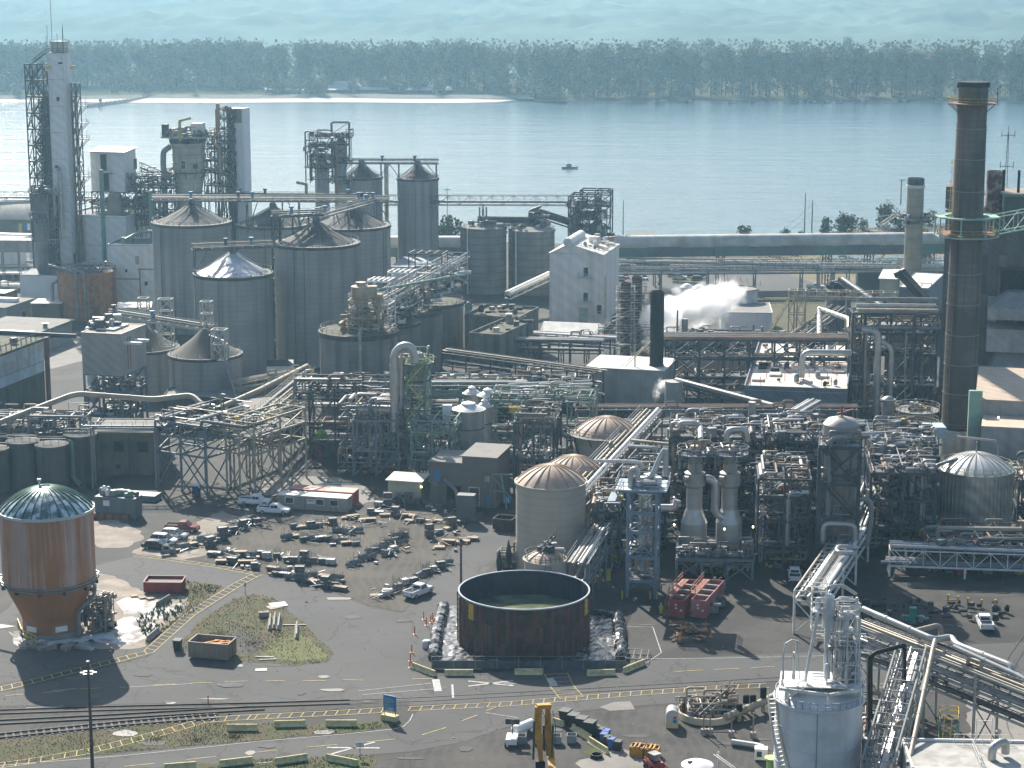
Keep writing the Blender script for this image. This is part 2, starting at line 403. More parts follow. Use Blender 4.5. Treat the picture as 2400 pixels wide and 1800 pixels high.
for i in range(15000):
 u=rg.uniform(-250,2650);g=G(u,238,Z_W);dy=rg.uniform(120,260);y=g.y+dy;x=g.x*y/g.y;c=Vector((x,y,rg.uniform(4,31)))
 ax=Vector((rg.uniform(-1,1),rg.uniform(-1,1),rg.uniform(-.2,1))).normalized();t1=ax.orthogonal().normalized()*rg.uniform(.8,1.7);t2=ax.cross(t1)*.8
 k=len(b.v);b.v+=[tuple(c-t1),tuple(c-t2),tuple(c+t1),tuple(c+t2)];b.f.append((k,k+1,k+2,k+3))
for i in range(16000):
 u=rg.uniform(-250,2650);g=G(u,238,Z_W);back=95 if u<620 else(70 if u<1180 else 0)
 y=g.y+back+rg.uniform(14,120);x=g.x*y/g.y;c=Vector((x,y,rg.uniform(0,13)))
 ax=Vector((rg.uniform(-1,1),rg.uniform(-1,1),rg.uniform(-.2,1))).normalized();t1=ax.orthogonal().normalized()*rg.uniform(.6,1.3);t2=ax.cross(t1)*.8
 k=len(b.v);b.v+=[tuple(c-t1),tuple(c-t2),tuple(c+t1),tuple(c+t2)];b.f.append((k,k+1,k+2,k+3))
b.build('far_woods',LEAF,kind='stuff')
for i in range(60):
 u=rg.uniform(-60,1180);v=rg.choice([212,205,198,216])if u<640 else 214
 g=G(u,v+rg.uniform(-3,3),1.0)
 plant_tree(g.x,g.y,0,rg.uniform(1.3,2.4),rg.uniform(0,6),CRB[rg.randrange(4)],TKB,'low hazy bush on the open strip between the beach and the far wood','bushes on the far bank','bush',cat='bush')
for i,(u,v,wpx,hm,lab)in enumerate(((808,207,95,5.0,'largest flat-topped pale sand heap on the far river bank'),(930,209,50,3.5,'middle flat-topped sand heap on the far river bank'),(1015,208,36,5,'pointed pale sand heap at the right end of the far bank clearing'))):
 g=G(u,v,0.5);w_=wpx/sc(g)
 b=MB();b.lathe((0,0,0),[(1,-.5),(.8,.35),(.62,.8),(.5,.97),(.1,1)],20)
 rr=random.Random(i);b.v=[(g.x+x*w_/2*(1+rr.uniform(-.08,.08)),g.y+y*14,1.0+z*hm)for x,y,z in b.v]
 b.build('sand_heap',SAND,smooth=True,label=lab,cat='sand heap')
strip('sand_flat',620,1060,lambda t:211+sin(t*9),lambda t:204+2*sin(t*11),1.2,2.2,SAND,20)
strip('sand_flat',0,560,lambda t:170+3*sin(t*9),lambda t:165+3*sin(t*9+.3),2.4,3.0,mat('dry_meadow',(.3,.26,.15),.95),20)
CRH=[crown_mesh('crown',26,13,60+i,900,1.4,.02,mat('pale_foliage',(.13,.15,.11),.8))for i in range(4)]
for i in range(60):
 u=rg.uniform(-100,2500);y=rg.uniform(1800,2060);x=(u-1200)/FPX*y*1.0
 plant_tree(x,y,1,rg.uniform(.5,.85),rg.uniform(0,6),CRH[rg.randrange(4)],TK[0],'pale round tree beyond the far wood, '+WHERE[min(6,max(0,int(u/345)))],'trees at the foot of the hills',sz=.85)
 # structure helpers
CONC=mat('silo_concrete',(0.31,0.305,0.29),0.9,var=0.2,scale=0.1,streak=0.6,rings=0.22,ringw=1.2,bump=0.15)
CONC2=mat('old_concrete',(0.22,0.215,0.20),0.92,var=0.35,scale=0.15,streak=0.6,rings=0.25,ringw=1.1,bump=0.3,streakcol=(0.045,0.048,0.05))
CONC3=mat('dark_concrete',(0.10,0.097,0.09),0.92,var=0.3,scale=0.2,streak=0.8,bump=0.3)
ROOFD=mat('cone_roof_dark',(0.05,0.048,0.045),0.8,var=0.3,scale=0.3,dirt=(0.13,0.12,0.10),dirta=0.5,dscale=0.2,bump=0.4)
ROOFS=mat('cone_roof_shiny',(0.55,0.56,0.57),0.4,metal=0.75,var=0.2,scale=0.4,dirt=(0.3,0.32,0.36),dirta=0.5)
WCLAD=mat('white_cladding',(0.80,0.79,0.77),0.6,var=0.06,scale=0.2,streak=0.28,ribs=0.5,ribw=0.9,streakcol=(0.34,0.27,0.2))
WPLAIN=mat('white_panel',(0.78,0.78,0.77),0.6,var=0.06,scale=0.2,streak=0.15)
GCLAD=mat('grey_cladding',(0.38,0.37,0.35),0.65,var=0.1,scale=0.2,streak=0.4,ribs=0.5,ribw=0.7)
BCLAD=mat('beige_cladding',(0.42,0.375,0.335),0.6,var=0.08,scale=0.2,streak=0.2,ribs=0.6,ribw=0.6)
DCLAD=mat('dark_corrugated',(0.095,0.092,0.09),0.7,var=0.35,scale=0.12,streak=0.8,ribs=0.7,ribw=0.5,streakcol=(0.16,0.155,0.145))
TCLAD=mat('tan_cladding',(0.42,0.36,0.29),0.65,var=0.12,scale=0.2,streak=0.3,ribs=0.5,ribw=0.7)
STEEL=mat('grey_steel',(0.10,0.105,0.11),0.6,metal=0.2,var=0.3,scale=0.8)
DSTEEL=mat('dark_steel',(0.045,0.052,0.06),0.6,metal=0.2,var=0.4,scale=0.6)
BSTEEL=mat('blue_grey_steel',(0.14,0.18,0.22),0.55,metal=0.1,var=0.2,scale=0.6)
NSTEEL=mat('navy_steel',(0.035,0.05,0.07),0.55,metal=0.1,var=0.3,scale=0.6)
GREEN=mat('pale_green_paint',(0.14,0.24,0.20),0.55,var=0.2,scale=0.6)
WSTEEL=mat('white_painted_steel',(0.72,0.72,0.69),0.55,var=0.15,scale=1.2,dirt=(0.35,0.28,0.2),dirta=0.25,dscale=0.9)
CREAM=mat('cream_steel',(0.36,0.33,0.25),0.6,var=0.25,scale=0.8,dirt=(0.24,0.13,0.07),dirta=0.4,dscale=0.7)
YSTEEL=mat('yellow_paint',(0.62,0.42,0.06),0.55,var=0.2,scale=1.0)
RUST=mat('rusted_steel',(0.40,0.17,0.07),0.9,var=0.35,scale=0.6,streak=0.7,dirt=(0.40,0.22,0.10),dirta=0.6,dscale=0.9,streakcol=(0.09,0.04,0.025),bump=0.2)
RUSTD=mat('dark_rust',(0.085,0.05,0.038),0.85,var=0.4,scale=0.5,streak=0.6)
SILVER=mat('insulated_pipe_jacket',(0.46,0.46,0.45),0.42,metal=0.6,var=0.12,scale=0.8,dirt=(0.35,0.32,0.28),dirta=0.4,dscale=0.6)
TANP=mat('tan_pipe',(0.34,0.29,0.22),0.55,metal=0.15,var=0.2,scale=0.6)
GREYP=mat('grey_pipe',(0.24,0.245,0.25),0.5,metal=0.4,var=0.25,scale=0.6)
RUSTP=mat('brown_pipe',(0.26,0.17,0.12),0.65,var=0.3,scale=0.6)
BLACK=mat('black_steel',(0.010,0.010,0.011),0.6,var=0.4,scale=0.4,spec=.2)
DARK=mat('dark_opening',(0.012,0.013,0.015),0.9,var=0.2)
GRATE=mat('deck_grating',(0.09,0.09,0.09),0.8,var=0.25,scale=0.8)
GLASS=mat('window_glass',(0.03,0.045,0.055),0.08,var=0.3,spec=0.9)
FLATR=mat('flat_roof_grey',(0.24,0.225,0.205),0.9,var=0.2,scale=0.3,dirt=(0.2,0.185,0.165),dirta=0.6,dscale=0.3,bump=0.3)
WROOF=mat('white_roof',(0.68,0.66,0.61),0.6,var=0.1,scale=0.3,dirt=(0.42,0.36,0.28),dirta=0.4,dscale=0.35)
TROOF=mat('tan_roof',(0.55,0.43,0.32),0.75,var=0.1,scale=0.3,ribs=0.4,ribw=0.8)
MOSS=mat('mossy_roof',(0.12,0.11,0.085),0.95,var=0.4,scale=0.5,dirt=(0.06,0.085,0.03),dirta=0.7,dscale=0.6,bump=0.8)
BLUEP=mat('blue_paint',(0.03,0.20,0.42),0.5,var=0.15)
REDP=mat('red_paint',(0.36,0.045,0.04),0.5,var=0.2,dirt=(0.2,0.06,0.05),dirta=0.4)
class Fr:
 """local frame: x to the right along the front, y away from the camera, turned so that the right side shows when a > 0"""
 def __init__(s,o,a=0.0):
  s.o=Vector(o);s.a=a;s.x=Vector((cos(a),-sin(a),0));s.y=Vector((sin(a),cos(a),0))
 def p(s,x,y,z=0.0):return s.o+s.x*x+s.y*y+Vector((0,0,z))
 def box(s,b,x0,x1,y0,y1,z0,z1):return b.box(x0,x1,y0,y1,z0,z1,tuple(s.o),-s.a)
def solve(f,lo,hi):
 sg=f(hi)>f(lo)
 for _ in range(50):
  m_=(lo+hi)/2
  if(f(m_)>0)==sg:hi=m_
  else:lo=m_
 return(lo+hi)/2
def frame_at(uL,uC,uR,vtop,d,a=15,dep=None,zb=0.0):
 """frame of a block: uL, uC, uR = pixel columns of front left, front right and back right top corners; vtop = row of the front right top corner, at distance d"""
 a=R(a);c=P(uC,vtop,d);F_=Fr(c,a)
 w_=solve(lambda t:U(c-F_.x*t)-uL,0.01,200)
 if uR is not None:dep=solve(lambda t:U(c+F_.y*t)-uR,0.01,120)
 f=Fr(Vector((c.x,c.y,zb))-F_.x*w_,a);return f,w_,dep,c.z-zb
def block(name,label,cat,uL,uC,uR,vtop,d,a=15,dep=None,zb=0.0,wall=None,roof=None,par=0.5,roofname='roof',over=0.0,group=None,sl=0.0):
 """plain building body > wall, roof (sl raises the back edge of the roof)"""
 f,w_,dp,h=frame_at(uL,uC,uR,vtop,d,a,dep,zb)
 t=T(name,label,cat,tuple(f.o),group)
 b=MB();k=len(b.v)
 pts=[f.p(0,0,0),f.p(w_,0,0),f.p(w_,dp,0),f.p(0,dp,0),f.p(0,0,h),f.p(w_,0,h),f.p(w_,dp,h+sl),f.p(0,dp,h+sl)]
 b.v=[tuple(p)for p in pts];b.f=[(3,2,1,0),(4,5,6,7),(0,1,5,4),(1,2,6,5),(2,3,7,6),(3,0,4,7)]
 b.build('wall',wall or WCLAD,t)
 b=MB();o_=over
 pts=[f.p(-o_,-o_,h+.01),f.p(w_+o_,-o_,h+.01),f.p(w_+o_,dp+o_,h+sl+.01),f.p(-o_,dp+o_,h+sl+.01)]
 b.v=[tuple(p)for p in pts]+[tuple(p+Vector((0,0,.18)))for p in pts];b.f=[(3,2,1,0),(4,5,6,7),(0,1,5,4),(1,2,6,5),(2,3,7,6),(3,0,4,7)]
 b.build(roofname,roof or FLATR,t)
 if par:
  b=MB()
  for p_,q_ in(((0,0,h),(w_,0,h)),((w_,0,h),(w_,dp,h+sl)),((w_,dp,h+sl),(0,dp,h+sl)),((0,dp,h+sl),(0,0,h))):
   b.beam(f.p(*p_)+Vector((0,0,par/2+.1)),f.p(*q_)+Vector((0,0,par/2+.1)),.25,par)
  b.build('parapet',wall or WCLAD,t)
 t['w']=w_;return t,f,w_,dp,h
def opening(t,f,x,y,z,w_,h,name='window',m=None,frame=True,side=False,fm=None):
 """window or door set proud of the front (or right side) wall > frame as sub-part"""
 b=MB()
 if side:f.box(b,y-.0,y+.08,x,x+w_,z,z+h)
 else:f.box(b,x,x+w_,y-.08,y,z,z+h)
 o=b.build(name,m or GLASS,t)
 if frame:
  b=MB();q=.12
  for(xa,xb,za,zb_)in((x-q,x+w_+q,z+h,z+h+q),(x-q,x+w_+q,z-q,z),(x-q,x,z,z+h),(x+w_,x+w_+q,z,z+h)):
   if side:f.box(b,y-.02,y+.16,xa,xb,za,zb_)
   else:f.box(b,xa,xb,y-.16,y+.02,za,zb_)
  b.build('frame',fm or WSTEEL,o)
 return o
def silo(name,label,u0,u1,v,d,zb=0.0,cone=None,m=None,rm=None,top=0.35,group=None,n=48,rim=True,dome=False,rail=False,ribs=0,cat='silo',ret=False,rm_ribs=0,coner=0.93):
 """vertical tank: u0, u1 = columns of its sides at the eave, v = row of the eave's centre, d = distance of the axis"""
 c=P((u0+u1)/2,v,d);r=(u1-u0)/2/sc(c);h=c.z-zb
 t=T(name,label,cat,(c.x,c.y,zb),group);b0=Vector((c.x,c.y,zb))
 b=MB();b.lathe(b0,[(r,0),(r,h)],n,True,True);b.build('shell',m or CONC,t,True)
 if rim:b=MB();b.ring(b0+Vector((0,0,h-top/2)),r+.12,.3,top,n);b.build('rim',ROOFD if(m or CONC)in(CONC,CONC2)else(m or CONC),t)
 if cone:
  prof=[(r*coner,0),(r*coner*.72,cone*.24),(r*coner*.4,cone*.56),(r*.05,cone)]if not dome else[(r*(1-.01),0)]+[(r*cos(q*pi/2/7),cone*sin(q*pi/2/7))for q in range(1,7)]+[(.05,cone)]
  if dome:prof=[(r*.995*sin(pi/2*(1-q/8)),cone*(1-(1-cos(pi/2*q/8))if False else cone*0))for q in range(1)]or prof
  if dome:
   k=8;prof=[(r*(1-q/k)+.02,cone*(1-((1-q/k)**2)))for q in range(k+1)]
  b=MB();b.lathe(b0+Vector((0,0,h+.02)),prof,n,True,True);b.build('roof',rm or ROOFD,t,True)
  if rm_ribs:
   b=MB()
   for i in range(rm_ribs):
    a_=2*pi*i/rm_ribs;pr=[b0+Vector((cos(a_)*rr,sin(a_)*rr,h+.08+zz))for rr,zz in prof]
    for p_,q_ in zip(pr[:-1],pr[1:]):b.beam(p_,q_,.14)
   b.build('roof_rib',rm or ROOFD,t)
 if rail:
  b=MB();pts=[b0+Vector((cos(2*pi*i/24)*r*.97,sin(2*pi*i/24)*r*.97,h))for i in range(25)]
  b.rail(pts,1.1,1.5,.06);b.build('handrail',STEEL if rail is True else rail,t)
 if ribs:
  b=MB()
  for i in range(ribs):a_=2*pi*i/ribs;b.beam(b0+Vector((cos(a_)*(r+.06),sin(a_)*(r+.06),0)),b0+Vector((cos(a_)*(r+.06),sin(a_)*(r+.06),h)),.12)
  b.build('stiffener',m or CONC,t)
 t['r']=r;t['h']=h
 return t
def steel(t,f,xs,ys,zs,m=STEEL,w_=.3,brace='xz',decks=(),rails=(),deckm=None,railm=None,seed=0,bw=None,every=1,beams=True,brace_m=None):
 """steel skeleton: every column a part, beams of each level, bracing, decks and handrails as parts"""
 rg=random.Random(seed);bw=bw or w_*.55;x0,x1,y0,y1=xs[0],xs[-1],ys[0],ys[-1]
 for x in xs:
  for y in ys:
   if len(xs)>2 and len(ys)>2 and x not in(x0,x1)and y not in(y0,y1):continue
   b=MB();b.beam(f.p(x,y,zs[0]),f.p(x,y,zs[-1]),w_);b.build('column',m,t)
 for z in(zs[1:]if zs[0]<.6 else zs):
  if not beams:break
  b=MB()
  for y in ys:b.beam(f.p(x0,y,z),f.p(x1,y,z),w_*.7,w_)
  for x in xs:b.beam(f.p(x,y0,z),f.p(x,y1,z),w_*.7,w_)
  b.build('beams',m,t)
 if brace:
  b=MB()
  for i,(za,zb_)in enumerate(zip(zs[:-1],zs[1:])):
   for y in(y0,y1):
    for xa,xb in zip(xs[:-1],xs[1:]):
     k=rg.random()
     if 'x' in brace and k<.75:b.beam(f.p(xa,y,za),f.p(xb,y,zb_),bw)
     if 'x' in brace and k<.5 or k>=.75 and 'z' in brace:b.beam(f.p(xb,y,za),f.p(xa,y,zb_),bw)
   for x in(x0,x1):
    for ya,yb in zip(ys[:-1],ys[1:]):
     b.beam(f.p(x,ya,za),f.p(x,yb,zb_),bw)
     if 'x' in brace and rg.random()<.5:b.beam(f.p(x,yb,za),f.p(x,ya,zb_),bw)
  b.build('bracing',brace_m or m,t)
 for z in decks:
  b=MB();f.box(b,x0+.1,x1-.1,y0+.1,y1-.1,z+w_*.5,z+w_*.5+.08);b.build('deck',deckm or GRATE,t)
 for z in rails:
  b=MB();z+=w_*.5+.1;b.rail([f.p(x0,y0,z),f.p(x1,y0,z),f.p(x1,y1,z),f.p(x0,y1,z),f.p(x0,y0,z)],1.1,1.6,.06)
  b.build('handrail',railm or m,t)
PMS=None
def piping(t,f,x0,x1,y0,y1,zs,n,seed,mats=None,r=(.08,.3),vert=.35,parts=14):
 """runs of pipe through a volume: the larger ones parts of their own, the thin ones joined"""
 rg=random.Random(seed);mats=mats or[SILVER,GREYP,TANP,GREYP,RUSTP,STEEL]
 rest={}
 for i in range(n):
  rr=rg.uniform(*r)*(1 if i>n*.15 else 1.6);x=rg.uniform(x0,x1);y=rg.uniform(y0,y1);z=rg.choice(zs)+rg.uniform(.2,1.4)
  kind=rg.random();z=max(z,.3)
  if kind<vert:
   z2=rg.choice(zs)+rg.uniform(-1,2);pts=[(x,y,min(z,z2)-.5),(x,y,max(z,z2)+1.2),(min(x1,x+rg.uniform(.8,4)),y,max(z,z2)+1.2)]
  elif kind<.72:
   xa=max(x0,x-rg.uniform(1.5,(x1-x0)*.7));xb=min(x1,x+rg.uniform(1.5,(x1-x0)*.7))
   pts=[(xa,y,z-rg.choice((0,0,1.5,3))),(xa,y,z),(xb,y,z),(xb,y,z+rg.choice((0,-1.8,1.5)))]
  else:
   ya=max(y0,y-rg.uniform(2,y1-y0));yb=min(y1,y+rg.uniform(2,y1-y0))
   pts=[(x,ya,z),(x,yb,z),(x+rg.choice((-1.5,1.5)),yb,z)]
  pts=[f.p(p[0],p[1],max(.05,p[2]))for p in pts]
  pts=[p for j,p in enumerate(pts)if j==0 or(p-pts[j-1]).length>.3]
  if len(pts)<2:continue
  m=rg.choice(mats)
  if i<parts:b=MB();b.bend(pts,rr,8);b.build('pipe',m,t,True)
  else:rest.setdefault(m.name,MB()).bend(pts,rr*.75,6)
 for k,b in rest.items():b.build('small_piping',MATS[k],t,True,kind='stuff')
def fittings(t,f,x0,x1,y0,y1,zs,n,seed,mats=None,s=(.2,.9)):
 """valves, motors, junction boxes, small drums spread over the levels, joined as stuff"""
 rg=random.Random(seed);mats=mats or[STEEL,GREYP,STEEL,DSTEEL,SILVER,YSTEEL if seed%5==0 else GREYP];rest={}
 for i in range(n):
  m=rg.choice(mats);b=rest.setdefault(m.name,MB());c=f.p(rg.uniform(x0,x1),rg.uniform(y0,y1),rg.choice(zs)+.2);q=rg.uniform(*s)
  k=rg.random()
  if k<.4:b.box(-q*.5,q*.5,-q*.4,q*.4,0,q*rg.uniform(.6,1.5),tuple(c),rg.uniform(0,1))
  elif k<.7:b.lathe(c,[(q*.35,0),(q*.4,q*.8),(q*.15,q*1.1)],10)
  else:b.tube([c+Vector((0,0,q*.4)),c+Vector((q*1.4,0,q*.4))],q*.3,8)
 for k,b in rest.items():b.build('fittings',MATS[k],t,kind='stuff')
def rack(name,label,p0,p1,width=3.0,z=(6.0,),pipes=6,seed=0,m=STEEL,post=8.0,truss=0.0,ground=0.0,mats=None,walk=False,r=(.1,.32),cat='pipe rack',group=None,posts=True,railm=None,top_z=None,postm=None,trays=0):
 """pipe rack from p0 to p1 (ground points; z levels above) > column, beam, pipe ..."""
 p0=Vector(p0);p1=Vector(p1);z0=p0.z;L=(p1-p0);L.z=0;ln=L.length;a=-math.atan2(L.y,L.x)
 rg=random.Random(seed);f=Fr((p0.x,p0.y,0),a);slope=(p1.z-p0.z)
 def q(x,y,zz):return f.p(x,y,zz+slope*x/ln)
 base=p0.z;mats=mats or[SILVER,GREYP,TANP,STEEL,RUSTP,GREYP]
 t=T(name,label,cat,(p0.x,p0.y,0),group);k=max(1,round(ln/post));zt=base+z[-1]
 if posts:
  for i in range(k+1):
   x=ln*i/k
   for y in(0,width):
    b=MB();b.beam(f.p(x,y,ground),q(x,y,zt),.32);b.build('column',postm or m,t)
   b=MB();b.beam(f.p(x,0,ground),q(x,width,base+z[0]),.14);b.beam(f.p(x,width,ground),q(x,0,base+z[0]),.14)
   b.build('bracing',postm or m,t)
 for zz in z:
  b=MB();zz+=base
  for y in(0,width):b.beam(q(0,y,zz),q(ln,y,zz),.22,.3)
  kk=max(2,int(ln/2.6))
  for i in range(kk+1):x=ln*i/kk;b.beam(q(x,0,zz),q(x,width,zz),.18)
  b.build('beams',m,t)
  ys=sorted(rg.uniform(.2,width-.2)for _ in range(pipes))
  for y in ys:
   rr=rg.uniform(*r);pts=[q(-rg.uniform(0,1.5),y,zz+.15+rr),q(ln+rg.uniform(0,1.5),y,zz+.15+rr)]
   if rg.random()<.3:
    xm=rg.uniform(.2,.8)*ln;pts=[pts[0],q(xm,y,zz+.15+rr),q(xm,y,zz+1.1+rr),q(xm+2.2,y,zz+1.1+rr),q(xm+2.2,y,zz+.15+rr),pts[1]]
   b=MB();b.bend(pts,rr,8);b.build('pipe',rg.choice(mats),t,True)
  for _ in range(trays):
   y=rg.uniform(.3,width-.7);b=MB()
   for yy in(y,y+.5):b.beam(q(0,yy,zz+.9),q(ln,yy,zz+.9),.06,.12)
   for i in range(int(ln/.8)):b.beam(q(i*.8,y,zz+.9),q(i*.8,y+.5,zz+.9),.06)
   b.build('cable_tray',GREYP,t)
 if truss:
  b=MB()
  for y in(0,width):
   b.beam(q(0,y,base+z[-1]+truss),q(ln,y,base+z[-1]+truss),.2)
   kk=max(2,int(ln/truss))
   for i in range(kk):
    x=ln*i/kk;x2=ln*(i+1)/kk;zl=base+z[-1]
    b.beam(q(x,y,zl),q(x,y,zl+truss),.12)
    b.beam(q(x,y,zl if i%2 else zl+truss),q(x2,y,zl+truss if i%2 else zl),.11)
  for i in range(int(ln/truss/1.5)+1):x=min(ln,i*truss*1.5);b.beam(q(x,0,base+z[-1]+truss),q(x,width,base+z[-1]+truss),.12)
  b.build('truss',m,t)
 if walk:
  b=MB()
  b.rail([q(0,-.1,base+z[-1]+.2),q(ln,-.1,base+z[-1]+.2)],1.1,1.8,.06);b.rail([q(0,width+.1,base+z[-1]+.2),q(ln,width+.1,base+z[-1]+.2)],1.1,1.8,.06)
  b.build('handrail',railm or m,t)
 return t,f,ln
def pipe(label,pts,r,m=SILVER,name='pipe',n=10,supports=0,cat='pipe',group=None,flanges=True):
 b=MB();b.bend(pts,r,n);o=b.build(name,m,None,True,org=tuple(pts[0]),label=label,cat=cat,group=group)
 if flanges:
  b=MB()
  for p_,q_ in zip(pts[:-1],pts[1:]):
   p_=Vector(p_);q_=Vector(q_);L=(q_-p_).length;k=int(L/5)
   for i in range(1,k+1):
    c=p_.lerp(q_,i/(k+1));d_=(q_-p_).normalized()*.12;b.tube([c-d_,c+d_],r*1.14,n)
  if b.v:ob=b.build('flange',m,o,kind='stuff')
 if supports:
  for p_,q_ in zip(pts[:-1],pts[1:]):
   p_=Vector(p_);q_=Vector(q_);L=Vector((q_.x-p_.x,q_.y-p_.y,0)).length;k=int(L/supports)
   for i in range(k):
    c=p_.lerp(q_,(i+.5)/k);b=MB();b.beam((c.x,c.y,0),(c.x,c.y,c.z-r),.2);b.build('support',STEEL,o)
 return o
def plat_ring(t,c,r0,r1,z,m=STEEL,railm=None,n=20,seed=0,kn=True,a0=0,a1=2*pi):
 """round platform with brackets and handrail round a vessel"""
 c=Vector((c[0],c[1],0));b=MB();b.ring(c+Vector((0,0,z)),(r0+r1)/2,r1-r0,.15,n,a0,a1);b.build('platform',m,t)
 b=MB();k=int(n*(a1-a0)/(2*pi));pts=[c+Vector((cos(a0+(a1-a0)*i/k)*r1,sin(a0+(a1-a0)*i/k)*r1,z))for i in range(k+1)]
 b.rail(pts,1.1,1.4,.07);b.build('handrail',railm or m,t)
 if kn:
  b=MB()
  for i in range(0,k,2):a_=a0+(a1-a0)*i/k;b.beam(c+Vector((cos(a_)*r1,sin(a_)*r1,z)),c+Vector((cos(a_)*r0,sin(a_)*r0,z-1.6)),.14)
  b.build('bracket',m,t)
def conv(name,label,p,q,w_=2.4,h=2.2,m=STEEL,cover=None,posts=(),cat='conveyor',seed=0,belt=True):
 """lattice conveyor bridge between two 3-D points > truss, belt or cover, column"""
 p=Vector(p);q=Vector(q);d_=q-p;L=d_.length;hz=Vector((d_.x,d_.y,0)).normalized();s_=Vector((-hz.y,hz.x,0))*(w_/2);up=Vector((0,0,h))
 t=T(name,label,cat,tuple(p));b=MB();k=max(2,int(L/(h*1.1)))
 for sg in(-1,1):
  b.beam(p+s_*sg,q+s_*sg,.22);b.beam(p+s_*sg+up,q+s_*sg+up,.18)
  for i in range(k):
   c0=p.lerp(q,i/k)+s_*sg;c1=p.lerp(q,(i+1)/k)+s_*sg
   b.beam(c0,c0+up,.12);b.beam(c0 if i%2 else c0+up,c1+up if i%2 else c1,.1)
 for i in range(k+1):c0=p.lerp(q,i/k);b.beam(c0-s_,c0+s_,.14)
 b.build('truss',m,t)
 if belt:b=MB();b.beam(p+up*.35,q+up*.35,w_*.6,.5);b.build('belt',DSTEEL,t)
 if cover:
  b=MB();z=up*.75;b.tube([p+z,q+z],w_*.42,12);b.build('cover',cover,t,True)
 for i in posts:
  c=p.lerp(q,i)
  b=MB()
  for sg in(-1,1):b.beam(c+s_*sg,Vector((c.x+s_.x*sg,c.y+s_.y*sg,0)),.3)
  zz=c.z;nn=max(1,int(zz/5))
  for j in range(nn):
   b.beam((c.x+s_.x,c.y+s_.y,zz*j/nn),(c.x-s_.x,c.y-s_.y,zz*(j+1)/nn),.14);b.beam((c.x-s_.x,c.y-s_.y,zz*j/nn),(c.x+s_.x,c.y+s_.y,zz*(j+1)/nn),.14)
  b.build('trestle',m,t)
 return t
 # LEFT: kiln towers and silos
t,f,w_,dp,h=block('elevator_tower','tallest narrow white clad tower at the left, antennas on its top','tower',110,148,164,125,593,15,wall=WCLAD,roof=STEEL,par=0)
b=MB();f.box(b,.9,w_-.3,.6,dp-.4,h+.25,h+3.1);hh=b.build('head_house',mat('cream_clad',(.5,.49,.38),.6),t)
b=MB();f.box(b,.7,w_-.1,.4,dp-.2,h+3.1,h+3.3);b.build('roof',STEEL,hh)
b=MB();b.rail([f.p(-.3,-.3,h+.2),f.p(w_+.3,-.3,h+.2),f.p(w_+.3,dp+.3,h+.2)],1.1,1,.07);b.build('handrail',STEEL,t)
for x,hh_ in((.2,8),(1.6,15),(-.2,5),(3.2,5.5),(4.9,7),(w_,8)):
 b=MB();b.beam(f.p(x,.3,h),f.p(x,.3,h+hh_),.12);b.build('antenna',STEEL,t)
opening(t,f,2.4,0,h-13.5,.9,1.2,m=DARK);opening(t,f,3.4,0,h-3,1.3,.5,m=DARK,frame=False)
opening(t,f,.6,w_,10,1.6,3.2,'door',m=DARK,side=True)
b=MB();b.bend([f.p(w_*.55,-1.1,20),f.p(w_*.55,-1.1,h-32.5),f.p(w_*.55,-2.6,h-32)],.62,12);b.build('duct',SILVER,t,True)
b=MB();b.tube([f.p(w_*.55,-2.62,h-32),f.p(w_*.55,-2.7,h-32)],.55,12);b.build('duct_mouth',DARK,t)
for i in range(7):
 b=MB();f.box(b,-.02,w_+.02,-.05,-.0,h-7.5*(i+1),h-7.5*(i+1)+.1);b.build('panel_joint',GCLAD,t)
ftower,wt,ht=f,w_,h
c=P(88,300,598);f=Fr((c.x-2.9,598,0),R(12))
t=T('stair_tower','dark zigzag steel stair tower on the left side of the tallest white tower','stair tower',tuple(f.o))
lv=[P(88,v,598).z for v in range(455,120,-38)]
steel(t,f,[0,2.3,5.6],[0,3.4],[0]+lv[:1]+lv[1:],DSTEEL,.34,brace='x',decks=lv[:-1],rails=lv[:-1],seed=4)
for i in range(len(lv)-1):
 b=MB();xa,xb=(2.3,6.2)if i%2 else(6.2,2.3)
 b.stair(f.p(xa,-.6,lv[i]+.3),f.p(xb,-.6,lv[i+1]+.3),.9,t=.12);b.build('stair_flight',DSTEEL,t)
b=MB();b.stair(f.p(2.3,.5,lv[-1]+.3),f.p(6.6,.5,ht),.9,t=.12);b.build('stair_flight',DSTEEL,t)
fittings(t,f,2,5.5,.5,3,lv[:6],60,3)
c=P(117,400,602);t=T('riser_vessel','dark grey riser vessel between the stair tower and the tallest tower','vessel',(c.x,602,0))
b=MB();b.lathe((c.x,602,0),[(2.0,0),(2.0,P(117,250,602).z),(1.2,P(117,225,602).z),(.8,P(117,215,602).z)],20);b.build('shell',CONC3,t,True)
b=MB();q=P(112,165,601);b.bend([q,q+Vector((0,0,-3)),q+Vector((1.5,0,-7)),q+Vector((1.5,0,-12))],.75,10);b.build('duct',mat('orange_duct',(.45,.18,.05),.6),t,True)
for i in range(9):plat_ring(t,(c.x,602),2.0,3.0,P(117,440-26*i,602).z,DSTEEL,n=12)
b=MB();f2=Fr((P(106,161,592).x,592,P(106,161,592).z));f2.box(b,0,1.6,0,.8,0,.9);f2.box(b,7,8.4,0,.8,0,.8);b.build('hoist_beam',YSTEEL,t)
c=P(176,300,596);f=Fr((c.x-.5,595,0),R(10))
t=T('access_platforms','narrow steel shaft with cantilevered balconies on the right side of the tallest tower','stair tower',tuple(f.o))
lv=[P(180,v,596).z for v in(478,450,413,380,326,288,248,226,196)]
steel(t,f,[0,1.6],[0,3],[0]+lv,DSTEEL,.28,brace='x',decks=[],seed=8)
